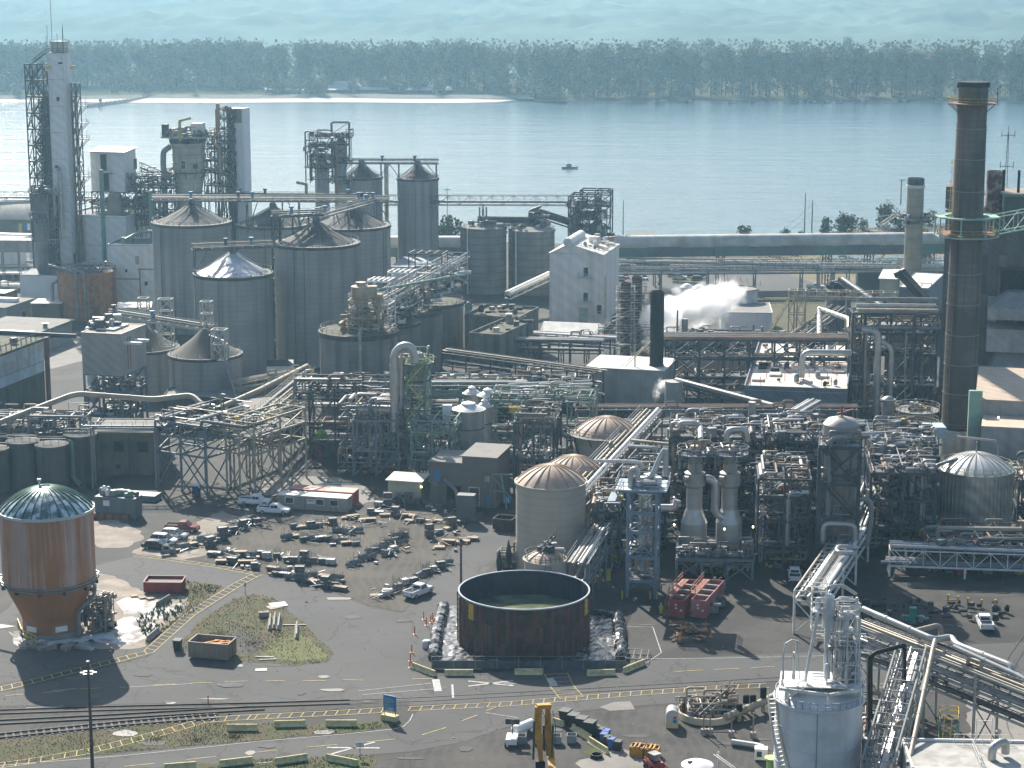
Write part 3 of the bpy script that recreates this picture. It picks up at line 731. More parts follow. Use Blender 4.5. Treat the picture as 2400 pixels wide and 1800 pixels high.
for v in(413,326,288,248):
 z=P(190,v,596).z;b=MB();f.box(b,1.6,4.2,-.2,2,z,z+.15);b.beam(f.p(4.2,0,z),f.p(1.6,0,z-2.6),.16);b.beam(f.p(4.2,2,z),f.p(1.6,2,z-2.6),.16);dk=b.build('balcony',DSTEEL,t)
 b=MB();b.rail([f.p(1.6,-.2,z+.1),f.p(4.2,-.2,z+.1),f.p(4.2,2,z+.1)],1.1,.9,.07);b.beam(f.p(4.2,0,z),f.p(4.2,0,z+2.8),.07);b.build('handrail',DSTEEL,dk)
for x,r_ in((.5,.16),(1.1,.2),(1.9,.12)):
 b=MB();b.tube([f.p(x,-.4,0),f.p(x,-.4,lv[-1]-x*3)],r_,8);b.build('pipe',RUSTP,t,True)
t=silo('concrete_shaft','slender weathered concrete shaft left of the tallest tower',75,112,452,588,m=CONC2,cat='silo',rim=True)
plat_ring(t,ORG[t.name],2.2,3.3,t['h']+.1,DSTEEL);plat_ring(t,ORG[t.name],2.2,3.0,t['h']-7,DSTEEL)
fittings(t,Fr(ORG[t.name]),-2,2,-2,2,[t['h']+.1],20,5,s=(.5,1.8))
piping(t,Fr(ORG[t.name]),-2.6,6,-2.6,-1.6,[t['h']-14,t['h']-6,t['h']],12,6,r=(.12,.3),parts=4)
c=P(128,470,592);f=Fr((P(112,500,591).x,591,0),0)
t=T('steel_bracing_tower','dark latticed steel between the concrete shaft and the tallest tower','steel frame',tuple(f.o))
steel(t,f,[0,2.2],[0,3],[0,5,10,15,20,25,30],NSTEEL,.35,'x',decks=[10,20],seed=2)
piping(t,f,0,2.2,0,3,[5,15,25],10,5)
conv('conveyor_bridge','pale lattice conveyor bridge crossing the left edge in front of the river',P(-60,470,700),P(230,470,700),2.6,3.0,GREYP,cover=None,posts=(.1,))
c=P(-60,514,690);f=Fr((c.x,690,0),R(4));z=c.z;W=solve(lambda q:U(f.p(q,0,z))-80,1,80)
t=T('storage_hall','beige round-roofed storage hall with grey-green wall at the left edge','warehouse',tuple(f.o))
b=MB();f.box(b,0,W,0,22,0,z);b.build('wall',mat('olive_wall',(.17,.17,.14),.7,streak=.2,ribs=.4),t)
b=MB();prof=[(-.4,0),(3,2.6),(7,4.4),(11,5.0),(15,4.4),(19,2.6),(22.4,0)]
for x in(-.2,W+.2):
 for y,zz in prof:b.v.append(tuple(f.p(x-(0 if x<1 else 1.5*(zz/5)),y,z+zz+.02)))
n=len(prof)
for i in range(n-1):b.f.append((i,i+1,n+i+1,n+i))
b.f.append(tuple(range(n,2*n)));b.f.append(tuple(reversed(range(n))));b.build('roof',mat('beige_roof',(.46,.42,.35),.85,var=.25,scale=.1,dirt=(.3,.27,.22),dirta=.5),t,True)
for u,cl,hh_ in((47,mat('yellow_sheet',(.55,.5,.12),.7),3.6),(59,BLUEP,1.4),(66,WPLAIN,1.4)):
 x=solve(lambda q:U(f.p(q,0,z))-u,0,W);b=MB();f.box(b,x-.6,x+.6,-.1,0,z-2.5-hh_*.7,z-1.2);b.build('wall_sheet',cl,t)
for i,(uL,uC,uR,v,d,dep,lab,wl,rf,zb)in enumerate(((-50,68,78,552,655,None,'long flat white-roofed shed behind the grey gallery at the left edge',WPLAIN,WROOF,0),(-60,42,60,562,640,None,'low white-roofed shed just above the grey gallery at the left edge',WPLAIN,WROOF,0),(-60,12,40,690,585,None,'low brown shed at the very left edge beside the white low building',RUSTD,WROOF,0))):
 block('shed',lab,'shed',uL,uC,uR,v,d,12,wall=wl,roof=rf,par=0.2)
t,f,w_,dp,h=block('elevated_gallery','long grey elevated gallery on posts at the left edge','gallery',-60,79,90,565,620,3,wall=GCLAD,roof=GCLAD,par=0,zb=P(79,592,620).z)
for x in(8,13,18,23,26):
 if x<w_:b=MB();b.beam(f.p(x,.5,-f.o.z),f.p(x,.5,0),.3);b.beam(f.p(x,2,-f.o.z),f.p(x,2,0),.3);b.build('column',GREYP,t)
for i,(v,zz)in enumerate(((600,3.0),(612,2.5),(625,4.0),(640,2.6),(668,2.2))):
 p=P(-80,v,D(v)-25);q=P(96-(i%2)*14,v+1,D(v)-24)
 rack('low_pipe_rack',['topmost','second','third','fourth','lowest'][i]+' of the low pale pipe racks at the left edge beyond the white building',(p.x,p.y,0),(q.x,q.y,0),2.2,(max(1.5,p.z-.5),),4,60+i,GREYP,6,r=(.1,.25),mats=[SILVER,WSTEEL,GREYP],trays=1)
t,f,w_,dp,h=block('process_building','large windowless white clad building behind the rusty tank','building',146,294,358,512,592,16,wall=WCLAD,roof=mat('dark_roof',(.1,.11,.13),.8),par=.6)
for i in range(3):b=MB();f.box(b,-.03,w_+.03,-.06,0,h-8.2*(i+1),h-8.2*(i+1)+.12);b.build('panel_joint',GCLAD,t)
fb=f;hb=h;wb=w_
t,f,w_,dp,h=block('process_building','white clad building with dark upper windows between the rusty tank and the first silo','building',253,368,None,577,568,5,dep=14,wall=WCLAD,roof=mat('dark_roof',(.1,.11,.13),.8),par=.4)
opening(t,f,7.6,0,h-5.2,1.1,2.4,m=GCLAD);opening(t,f,4.6,0,h-7.4,.7,.9,m=DARK);opening(t,f,10,0,h-11,.9,1.1,m=DARK)
b=MB();f.box(b,1,8.6,-.12,0,h-9.4,h-9.1);f.box(b,8.6,8.9,-.2,0,1,h-6.4);f.box(b,8.2,13,-.2,0,h-6.6,h-6.3);b.build('drain_pipe',RUSTP,t)
b=MB();f.box(b,3.5,6.3,1,3.8,h+.2,h+2.2);b.build('vent_housing',GREEN,t)
b=MB();b.bend([f.p(4.8,.5,h+1.6),f.p(8,4,h+3.4),f.p(14,6,h+3.4)],.5,6);b.build('duct',GREEN,t)
p=P(237,398,583);q=P(239,625,583)
pipe('pale green square duct rising up the front of the large white building',[(p.x,583,p.z),(p.x,583,6),(p.x+.1,583,1)],.62,GREEN,'duct',4)
p=P(352,447,580);pipe('short pale green duct rising beside the first big silo',[(p.x,580,p.z),(p.x,580,14)],.6,GREEN,'duct',4)
p=P(241,588,582);q=P(253,566,582)
zc=P(250,512,597).z
t,f,w_,dp,h=block('hopper_house','white clad box with two tall dark openings raised above the large white building','tower',211,290,None,358,598,18,dep=7,wall=WCLAD,roof=WROOF,par=0,zb=P(290,452,598).z,over=.7,sl=.9)
opening(t,f,3.3,0,h-5.4,2.0,4.8,'doorway',DARK,fm=WCLAD);opening(t,f,3.9,0,.3,2.0,5.0,'doorway',DARK,fm=WCLAD)
b=MB();f.box(b,3.0,7.2,-.9,0,h-6.2,h-6.0);b.build('ledge',STEEL,t)
opening(t,f,5.6,w_,h-5.2,1.7,2.9,'door',DARK,side=True)
b=MB()
for z in(1.8,4.6):b.rail([f.p(w_+.1,1,z),f.p(w_+2,1,z),f.p(w_+2,8,z)],1.1,1.2,.08);f.box(b,w_+.1,w_+2,1,8,z-.1,z)
b.stair(f.p(w_+1,8,-3),f.p(w_+1,1,4.5),1,t=.12);b.build('outside_stair',DSTEEL,t)
fs=Fr((f.o.x,f.o.y,0),f.a);z1=f.o.z
steel(t,fs,[0,3.2,6.5,w_,w_+6],[0,dp*.5,dp],[zc-2,(zc+z1)/2,z1],DSTEEL,.3,'x',decks=[(zc+z1)/2-1],rails=[(zc+z1)/2-1],seed=5)
piping(t,fs,-4,w_+8,0,dp,[zc-1,(zc+z1)/2],70,11,r=(.1,.3));fittings(t,fs,-4,w_+6,0,dp,[zc-.6,(zc+z1)/2],120,12)
c=P(271,480,600);b=MB();b.lathe((c.x,600,0),[(2.6,zc-4),(2.6,zc+3.5),(1.6,z1)],20);b.build('bin',mat('tan_bin',(.3,.27,.2),.7),t,True)
conv('conveyor_bridge','short inclined conveyor between the clad box and the round preheater vessel',P(330,400,600),P(404,432,604),2,2.4,GREYP,cover=None)
f=Fr((P(318,470,596).x,596,0),R(8));t=T('steel_structure','tangle of steel and pipes between the clad box and the preheater vessel','steel frame',tuple(f.o))
za=P(340,505,596).z;zz=[za,za+4,za+8,P(340,418,596).z]
steel(t,f,[0,4,8,11.5],[0,5,9],[0]+zz,DSTEEL,.28,'x',decks=zz[1:3],rails=zz[1:],seed=12)
piping(t,f,-1,11,0,9,zz,60,13,r=(.08,.28));fittings(t,f,0,11,0,9,zz,90,14)
# preheater vessel
c=P(442,400,600);X=c.x;y=600
def zv(v,d=600,u=442):return P(u,v,d).z
t=T('preheater_vessel','stained cream round preheater vessel with a dark-rimmed top deck and yellow crane','vessel',(X,y,0))
CRV=mat('stained_cream_vessel',(.47,.44,.36),.7,streak=.8,streakcol=(.10,.08,.06),rings=.3,ringw=1.5,var=.15)
b=MB();b.lathe((X,y,0),[(3.6,0),(3.6,zv(462)),(4.5,zv(405)),(4.5,zv(348)),(4.6,zv(345)),(5.0,zv(340)),(5.2,zv(334))],32);b.build('shell',CRV,t,True)
b=MB();b.lathe((X,y,0),[(5.2,zv(334)),(5.4,zv(326))],28);b.build('dark_band',DARK,t)
fz=Fr((X,y,0),R(8));zt=zv(322)
b=MB();fz.box(b,-6.6,5.6,-4.5,4.5,zt,zt+.5);b.build('deck',CRV,t)
b=MB();b.rail([fz.p(-6.6,-4.5,zt+.5),fz.p(5.6,-4.5,zt+.5),fz.p(5.6,4.5,zt+.5),fz.p(-6.6,4.5,zt+.5),fz.p(-6.6,-4.5,zt+.5)],1.2,1.5,.08);b.build('handrail',STEEL,t)
b=MB();fz.box(b,1.5,4.8,-1.5,2,zt+.5,zt+4.2);b.build('housing',WPLAIN,t);b=MB();fz.box(b,-6.4,-4.8,-4,-2,zt+.5,zt+4);b.build('cage',DSTEEL,t)
fittings(t,fz,-5,5,-4,4,[zt+.5],60,15,s=(.4,1.6));piping(t,fz,-5,5,-4,4,[zt+.6],14,16)
b=MB();q=fz.p(-.8,-4.6,0);b.tube([(q.x,q.y,zv(338)),(q.x,q.y,zv(296)),(q.x,q.y,zv(281))],[.5,.42,.42],10);b.beam((q.x-.2,q.y,zv(281)),(q.x+3.3,q.y,zv(274)),.6,.7);b.beam((q.x+3.2,q.y,zv(275)),(q.x+3.3,q.y,zv(289)),.06);b.build('crane',mat('crane_yellow',(.5,.38,.14),.6),t)
b=MB()
for r_,v in((4.56,360),(4.56,381),(4.56,401),(3.9,448)):b.ring((X,y,zv(v)),r_+.1,.35,.3,32)
b.build('stiffener',CREAM,t)
plat_ring(t,(X,y),4.5,6.0,zv(403),DSTEEL,n=24)
b=MB();b.bend([fz.p(-4.4,-3,zv(342)),fz.p(-6.4,-3,zv(352)),fz.p(-6.6,-3,zv(380)),fz.p(-6.2,-3,12)],.85,12);b.build('downcomer',GREYP,t,True)
opening(t,Fr((X-1.4,y-4.45,0)),0,0,zv(392),1.2,2.2,'hatch',DARK)
b=MB();b.tube([(X+2.6,y-3.9,zv(387)),(X+2.7,y-4.2,zv(387))],.75,12);b.build('manhole',DSTEEL,t)
t,f,w_,dp,h=block('lift_shaft','grey steel lift shaft with a narrow white clad side right of the preheater vessel','tower',530,567,582,256,604,18,wall=mat('shaft_panel',(.30,.285,.25),.7,streak=.4),roof=WROOF,par=0,over=.3)
f3=Fr(f.p(-2.2,-2.4,0),f.a)
lv=[zv(v,602)for v in(440,412,384,357,330,304,280,258)]
steel(t,f3,[0,2.6,5.2],[0,2.3],[0]+lv,DSTEEL,.3,'x',decks=lv[:-1:2],rails=lv[:-1:2],seed=18);fittings(t,f3,0,5,0,2,lv,50,19)
b=MB();f.box(b,w_+.02,w_+.3,-.3,dp+.2,20,h+.2);f.box(b,w_*.55,w_+.3,-.35,-.1,20,h-4);b.build('white_cladding',WPLAIN,t)
opening(t,f,1.7,0,h-4.5,1.3,3,m=GCLAD)
f=Fr((P(480,460,601).x,601,0),R(8));t=T('steel_structure','pipe-filled steel bay between the preheater vessel and its lift shaft','steel frame',tuple(f.o))
zz=[zv(v)for v in(460,436,406,378,350,322)]
steel(t,f,[0,3.2,6.4],[0,4],[0]+zz,DSTEEL,.28,'x',decks=[zz[2],zz[4]],rails=[zz[2],zz[4]],seed=22)
piping(t,f,0,6.4,0,4,zz,50,23,r=(.08,.25));fittings(t,f,0,6.4,0,4,zz,70,24)
ORG_=mat('orange_brown_pipe',(.36,.22,.11),.6)
pipe('tall orange-brown exhaust pipe standing beside the lift shaft',[(P(510,243,600).x,600,zv(243)),(P(510,243,600).x,600,zv(308)),(P(500,320,600).x,600,zv(322)),(P(500,340,600).x,600,zv(338)),(P(514,330,600).x,600,zv(345)),(P(514,330,600).x,600,zv(405))],.5,ORG_,'exhaust_pipe',10)
# big concrete silos
DMT=20.8
def bigsilo(label,uc,v,d,dm,cone,rm=ROOFD,m=CONC,name='concrete_silo'):
 c=P(uc,v,d);r_=dm/2*sc(c);t=silo(name,label,uc-r_,uc+r_,v,d,cone=cone,m=m,rm=rm,top=.7,group='big concrete silos',coner=.9)
 b=MB();o_=ORG[t.name];rr=random.Random(int(uc))
 for i in range(2):
  a_=-pi/2+rr.uniform(-1.2,1.2);b.beam((o_.x+cos(a_)*(dm/2+.08),o_.y+sin(a_)*(dm/2+.08),0),(o_.x+cos(a_)*(dm/2+.08),o_.y+sin(a_)*(dm/2+.08),t['h']-.8),.14)
 b.build('downpipe',STEEL,t)
 b=MB();pts=[Vector((o_.x+cos(2*pi*i/40)*dm*.492,o_.y+sin(2*pi*i/40)*dm*.492,t['h']))for i in range(41)]
 b.rail(pts,.9,3,.07,False);b.build('handrail',DSTEEL,t)
 b=MB();b.lathe((o_.x,o_.y,t['h']+cone*.93),[(.9,0),(.9,1.2),(.5,1.6)],12);b.build('vent_cap',STEEL,t)
 b=MB()
 for i in range(14):
  a_=2*pi*i/14;b.beam((o_.x+cos(a_)*dm*.45,o_.y+sin(a_)*dm*.45,t['h']+.1),(o_.x+cos(a_)*.8,o_.y+sin(a_)*.8,t['h']+cone+.05),.1)
 b.build('roof_seam',rm,t)
 return t
s1=bigsilo('big cone-roofed concrete silo at the left of the back row, beside the white buildings',449,518,545,DMT,4.7)
s2=bigsilo('big cone-roofed silo half hidden in the middle of the back row',640,523,578,DMT,4.6)
s3=bigsilo('largest cone-roofed concrete silo, standing frontmost with long dark streaks',742,567,500,DMT,4.9)
s4=bigsilo('big cone-roofed silo behind and right of the frontmost large silo',822,526,541,DMT,4.8)
s5=bigsilo('concrete silo with a shiny bluish-white metal cone roof',546,638,488,18.6,4.9,rm=ROOFS)
s6=bigsilo('slim concrete silo at the left of the pair under the high gantry',848,413,628,12.4,3.8)
s7=bigsilo('slim concrete silo at the right of the pair, its roof patched white',979,416,632,12.6,4.0)
def gantry(label,p,q,w_=2.5,drop=2.5,m=STEEL,legs=(),seed=0,pipes=3,h=1.2):
 """flat conveyor gantry with handrails, braces below and legs"""
 p=Vector(p);q=Vector(q);hz=Vector((q.x-p.x,q.y-p.y,0)).normalized();s_=Vector((-hz.y,hz.x,0))*(w_/2)
 t=T('silo_gantry',label,'gantry',tuple(p));b=MB()
 for sg in(-1,1):b.beam(p+s_*sg,q+s_*sg,.25,.45)
 L=(q-p).length;k=int(L/2.2)
 for i in range(k+1):c=p.lerp(q,i/k);b.beam(c-s_,c+s_,.16)
 b.build('girder',m,t);b=MB()
 for sg in(-1,1):b.rail([p+s_*sg+Vector((0,0,.4)),q+s_*sg+Vector((0,0,.4))],1.1,1.9,.07)
 b.build('handrail',m,t)
 rr=random.Random(seed)
 for i in range(pipes):
  o_=s_*rr.uniform(-.7,.7)+Vector((0,0,rr.uniform(.6,1.4)));b=MB();b.tube([p+o_,q+o_],rr.uniform(.1,.22),8);b.build('pipe',rr.choice([GREYP,STEEL,TANP,DSTEEL]),t,True)
 for i in range(int(L/9)):
  c=p.lerp(q,rr.random())+Vector((0,0,.5));b=MB();b.lathe(c,[(.35,0),(.35,1.4),(.6,1.5),(.6,1.9)],10);b.build('motor',DSTEEL if i%2 else BLUEP,t)
 for x,zb in legs:
  c=p.lerp(q,x);b=MB()
  for sg in(-1,1):b.beam(c+s_*sg,Vector((c.x,c.y,zb))+s_*sg,.26)
  n=max(1,int((c.z-zb)/3))
  for j in range(n):z0=zb+(c.z-zb)*j/n;z1_=zb+(c.z-zb)*(j+1)/n;e=Vector((c.x,c.y,0));b.beam(e+s_+Vector((0,0,z0)),e-s_+Vector((0,0,z1_)),.12);b.beam(e-s_+Vector((0,0,z0)),e+s_+Vector((0,0,z1_)),.12)
  b.beam(c+hz*(3 if x<.5 else-3),Vector((c.x,c.y,zb+.3)),.22)
  b.build('leg',m,t)
 return t
z6=ORG[s6.name];z7=ORG[s7.name]
gantry('high gantry joining the tops of the pair of slim silos',P(795,382,628),P(1027,383,632),2.6,legs=((.03,s6['h']),(.42,s6['h']),(.6,s7['h']),(.98,s7['h'])),seed=1)
gantry('long straight gantry above the back row of big silos',P(356,469,556),P(912,472,556),3.2,legs=((.03,s1['h']),(.3,s1['h']),(.4,s2['h']),(.62,s2['h']),(.99,s4['h'])),seed=2,pipes=5)
gantry('upper pipe gantry just behind the long straight silo gantry',P(480,461,590),P(842,463,592),2.0,seed=3,legs=((.5,s2['h']),),pipes=4)
gantry('gantry sloping from the frontmost big silo up to the back row',P(716,517,505),P(868,474,556),3.0,legs=((.1,s3['h']),(.5,s4['h']+1)),seed=4,m=GREYP)
gantry('short gantry on the left half of the frontmost big silo',P(636,508,500),P(760,503,502),2.6,legs=((.02,s3['h']),(.4,s3['h']),(.7,s3['h'])),seed=5)
gantry('gantry running to the peak of the shiny-roofed silo',P(450,585,486),P(640,577,492),2.4,legs=((.03,s5['h']),),seed=6)
for ux,vx,dd,hh_ in((898,470,556,0),):
 pass
p=P(905,382,634);pipe('pale vertical pipe between the two slim silos',[(p.x,634,p.z),(p.x,634,0)],.7,SILVER,'standpipe')
f=Fr((P(636,505,497).x,497,0),0);t=T('stair_tower','dark narrow steel stair frame between the shiny-roofed silo and the frontmost big silo','stair tower',tuple(f.o))
hz_=P(636,508,497).z;steel(t,f,[0,1.9],[0,2.5],[0]+[hz_*i/7 for i in range(1,8)],DSTEEL,.25,'x',decks=[hz_*5/7],rails=[hz_*5/7,hz_],seed=25)
for lab,uc,w0,vt,vb,d,sd_,pl in(('shorter pipe-wrapped process column left of the slim silo pair',754,34,372,470,615,31,(392,372,345,322)),('taller process column with a crowned top platform left of the slim silo pair',799,24,322,470,622,32,(420,380,322))):
 c=P(uc,vt,d);r_=w0/2/sc(c);t=T('process_column',lab,'column',(c.x,d,0))
 b=MB();b.lathe((c.x,d,0),[(r_,0),(r_,c.z-2),(r_*.6,c.z)],20);b.build('shell',mat('grey_vessel',(.3,.3,.29),.6,streak=.5,rings=.2),t,True)
 for v in pl:plat_ring(t,(c.x,d),r_,r_+1.9,P(uc,v,d).z,DSTEEL,n=16)
 ff=Fr((c.x,d,0));fittings(t,ff,-r_-1,r_+1,-r_-1,r_+1,[P(uc,v,d).z for v in pl],60,sd_,s=(.3,1.3))
 piping(t,ff,-r_-3,r_+2.2,-r_-1.5,r_,[P(uc,v,d).z for v in pl]+[P(uc,430,d).z],26,sd_,r=(.12,.3))
 steel(t,ff,[-r_-1.2,r_+1],[-2,2],[c.z-6,c.z-2,c.z+1,c.z+4.5],DSTEEL,.28,'x',decks=[c.z],rails=[c.z],seed=sd_)
p=P(786,330,618);pipe('rusty standpipe between the two process columns',[(p.x,618,p.z),(p.x,618,0)],.45,RUSTP,'standpipe')
p=P(695,427,580);b=MB();b.beam(p,P(720,432,580),.8,.8);b.beam(P(718,432,580),P(718,462,580),.8,.8);b.build('jib_crane',CREAM,None,label='cream jib crane above the middle back silo',cat='crane')
# rusty tank
t=silo('rusty_tank','wide open-topped tank covered in orange-brown rust',136,270,633,563,m=RUST,rim=True,cat='tank',top=.5)
o_=ORG[t.name];r_=t['r'];h_=t['h']
b=MB();b.rail([Vector((o_.x+cos(2*pi*i/30)*r_,o_.y+sin(2*pi*i/30)*r_,h_))for i in range(31)],1.1,1.5,.07);b.build('handrail',STEEL,t)
ff=Fr(o_);b=MB();b.lathe((o_.x,o_.y,h_+.02),[(r_*.97,0),(r_*.95,.05)],30);b.build('cover',mat('tank_cover_dark',(.09,.08,.07),.9,var=.5,dirt=(.3,.28,.24),dirta=.6),t)
piping(t,ff,-5,5,-5,4,[h_-.2],22,41,r=(.1,.25),mats=[RUSTP,GREYP,SILVER,DSTEEL])
for x,zt in((-1.3,h_+.8),(.9,h_+.6)):
 b=MB();b.bend([ff.p(x,-r_-.5,1),ff.p(x,-r_-.5,zt),ff.p(x-8 if x<0 else x-6,-r_+3,zt+1.3)],.32,8);b.build('pipe',GREYP,t,True)
b=MB();b.bend([ff.p(-r_-1.2,-3,0),ff.p(-r_-1.2,-3,h_*.75),ff.p(-r_+.2,-3,h_*.8)],.55,10);b.build('pipe',GREYP,t,True)
t,f,w_,dp,h=block('low_building','low plain white building left of the rusty tank','building',46,133,None,646,580,3,dep=12,wall=WPLAIN,roof=mat('dark_roof',(.1,.11,.13),.8),par=0)
b=MB();b.v=[tuple(f.p(.2,0,h)),tuple(f.p(6.2,0,h)),tuple(f.p(4,3,h+1.6)),tuple(f.p(2,9,h+.3))];b.f=[(0,1,2),(0,2,3),(1,3,2)];b.build('roof',WROOF,t)
block('low_building','low shed with pale eaves below the rusty tank and white building','shed',75,140,None,712,556,3,dep=7,wall=mat('brown_wall',(.2,.16,.12),.8),roof=WROOF,par=0,over=.4)
t,f,w_,dp,h=block('low_building','small white building with a white roof under the first white gantry tower','building',275,352,None,722,528,-8,dep=9,wall=mat('cream_wall',(.45,.42,.33),.7),roof=WROOF,par=.2,over=.3)
opening(t,f,2,0,.8,2.4,2.2,'door',DARK)
t,f,w_,dp,h=block('shed','grey corrugated shed with a rooftop monitor at the left edge','shed',-80,12,75,722,545,14,wall=GCLAD,roof=FLATR,par=0,over=.5)
b=MB();f.box(b,w_-11,w_-1,8,10,h+.2,h+1.2);b.build('roof_monitor',WPLAIN,t);opening(t,f,9,w_,0,2.4,2.8,'door',DARK,side=True)
t,f,w_,dp,h=block('shed','wide low shed with two-tone grey roof above the long left building','shed',-80,76,168,785,505,14,wall=GCLAD,roof=FLATR,par=0,over=.6)
b=MB();f.box(b,3,w_-1,.5,3.5,h+.19,h+.35);b.build('roof_strip',WROOF,t);b=MB();b.lathe(f.p(w_-1,9,h+.2),[(.6,0),(.6,1),(.9,1.2)],12);b.build('vent',GREYP,t)
b=MB();q=f.p(w_,10,h-1.8);b.tube([q,q+f.x*.2],.8,14);b.build('fan',DARK,t)
patch('concrete_yard',[(100,790),(178,786),(205,800),(215,840),(130,862),(104,868)],.015,CONCP)
# long left building with panelled wall
c=P(-40,850,400);f=Fr(Vector((c.x-20,c.y,0)),R(15));w_=20/cos(R(15));h=c.z;dp=25
f=Fr(Vector((c.x,c.y,0))-Fr((0,0,0),R(15)).x*w_,R(15))
t=T('long_plant_building','long old building with cream and light blue wall panels at the left edge','building',tuple(f.o))
OLD=mat('old_panel_wall',(.44,.46,.45),.8,var=.3,streak=.6,streakcol=(.2,.2,.19));LBL=mat('light_blue_panel',(.42,.52,.58),.7,streak=.5)
b=MB();f.box(b,0,w_,0,dp,0,h);b.build('wall',CONC3,t)
b=MB();f.box(b,-.3,w_+.3,-.3,dp+.3,h,h+.5);b.build('roof',MOSS,t)
rr=random.Random(4)
for j,zc_ in enumerate((h-2.1,h-4.2,h-6.4)):
 for i in range(12):
  b=MB();f.box(b,w_+.01,w_+.1+rr.random()*.06,i*2.08+.03,i*2.08+2.03,zc_,zc_+2.05);b.build('panel',LBL if j==2 or(j==1 and i>8)else OLD,t)
for i in range(6):
 b=MB();f.box(b,w_+.01,w_+.2,i*4+1,i*4+2.2,h-11,h-7);b.build('window',mat('green_strip',(.02,.07,.06),.5),t)
for i in range(12):
 b=MB();b.beam(f.p(w_-.6,i*2.1,h+.5),f.p(w_-.6,i*2.1,h+2.0),.16);b.beam(f.p(w_-1.4,i*2.1,h+1.4),f.p(w_+.3,i*2.1,h+1.9),.13);b.build('roof_bracket',DSTEEL,t)
fittings(t,f,w_-16,w_-2,2,20,[h+.5],26,45,s=(.4,1.4))
p=P(-40,777,440);q=P(178,788,440);b=MB();b.beam(p,q,.5,.9);bb=b.build('overhead_beam',NSTEEL,None,label='long dark overhead duct crossing above the old left building',cat='duct')
for u in(108,):c=P(u,790,432);b=MB();b.beam((c.x,432,0),(c.x,432,c.z),.9,.9);b.build('column',mat('oxide_red',(.11,.05,.045),.7),bb)
for i,(uc,v,d,lab)in enumerate(((-18,1050,372,'leftmost dark concrete bin at the foot of the old left building'),(53,1032,376,'second dark concrete bin from the left edge'),(121,1040,374,'third dark concrete bin, behind the orange cone silo'),(188,1016,380,'fourth dark concrete bin with a pale green pipe on its front'))):
 t=silo('concrete_bin',lab,uc-36,uc+36,v,d,m=CONC3,cat='silo',group='dark concrete bins',top=.6)
 if i==3:
  o_=ORG[t.name];b=MB();b.bend([(o_.x-1.6,o_.y-3.2,t['h']-.8),(o_.x-.9,o_.y-3.4,t['h']-.9),(o_.x-.9,o_.y-3.4,1.2),(o_.x+.6,o_.y-4.2,.3)],.42,10);b.build('pipe',GREEN,t,True)
 ff=Fr(ORG[t.name]);b=MB();b.rail([ff.p(-2.8,-.5,t['h']),ff.p(2.8,-.5,t['h'])],1.1,1.2,.08);b.build('handrail',GREYP,t)
f=Fr((P(-30,1010,385).x,385,0),R(4));t=T('pipe_structure','jumble of pale posts and pipes above the dark bins at the left edge','steel frame',tuple(f.o))
zb_=P(60,1035,385).z
steel(t,f,[0,4,8,12,16,19],[0,4],[zb_-1,zb_+2.2,zb_+5],GREYP,.22,'z',decks=[zb_+2.2],rails=[zb_+2.2],seed=7)
piping(t,f,0,19,-1,5,[zb_,zb_+2,zb_+4],80,8,r=(.07,.22),parts=20,vert=.5);fittings(t,f,0,19,-1,5,[zb_,zb_+2.2],90,9,s=(.3,1.2))
pipe('big tan pipe bending along the front of the old left building towards the silos',[P(-40,1005,378),P(165,927,392),P(188,923,393),P(360,936,393),P(450,926,393),P(492,966,388),P(603,917,404),P(720,858,440)],.55,TANP,'large_pipe',12)
# beige box on steel legs
zb_=P(282,882,415).z
t,f,w_,dp,h=block('hopper_house','beige clad box standing on braced steel legs left of the small cone-roofed silos','tower',190,282,341,786,415,15,wall=BCLAD,roof=mat('brown_roof',(.25,.21,.17),.8),par=.2,zb=zb_)
fs=Fr((f.o.x,f.o.y,0),f.a)
steel(t,fs,[.2,w_/2,w_-.2],[.2,dp-.2],[0,zb_*.33,zb_*.7,zb_],BSTEEL,.42,'x',decks=[zb_*.7,zb_*.33],rails=[zb_*.7],seed=3)
piping(t,fs,0,w_,0,dp,[zb_*.3,zb_*.7,2],40,31);fittings(t,fs,0,w_,0,dp,[zb_*.33,zb_*.7],60,33)
for y in(1,4.4):b=MB();f.box(b,w_,w_+4,y,y+.7,h-2,h-1.5);b.build('hoist_beam',WSTEEL,t)
for y in(3,4.2):b=MB();f.box(b,w_,w_+.15,y,y+.15,1,h-1);b.build('guide_rail',RUSTP,t)
b=MB();f.box(b,2,6,3,10,h+.3,h+.6);b.build('roof_hatch',WROOF,t);fittings(t,f,-2,4,4,12,[h+.3],30,34,s=(.4,1.8))
b=MB();q=f.p(-.9,6,0);b.lathe((q.x,q.y,6),[(1.1,0),(1.1,zb_+2.5),(.9,zb_+2.8)],14);b.build('tank',WPLAIN,t,True)
# two small cone-roofed silos
v1=silo('concrete_silo','small cone-roofed concrete silo half hidden behind the beige box',262,418,812,462,cone=5.0,coner=.95,rm=mat('brown_cone',(.10,.088,.07),.85,var=.3,dirt=(.12,.1,.08),dirta=.5),top=.6,group='small cone-roofed silos')
v2=silo('concrete_silo','small cone-roofed concrete silo with a white ladder frame leaning on its roof',396,566,827,440,cone=5.4,coner=.95,rm=MATS['brown_cone'],top=.6,group='small cone-roofed silos')
for vv in(v1,v2):
 o_=ORG[vv.name];b=MB()
 for i in range(16):a_=2*pi*i/16;b.beam((o_.x+cos(a_)*vv['r']*.97,o_.y+sin(a_)*vv['r']*.97,vv['h']),(o_.x+cos(a_)*vv['r']*.97,o_.y+sin(a_)*vv['r']*.97,vv['h']+.9),.12)
 b.build('roof_post',WSTEEL,vv)
DWS=mat('dull_cream_steel',(.44,.43,.38),.6,var=.25,scale=1)
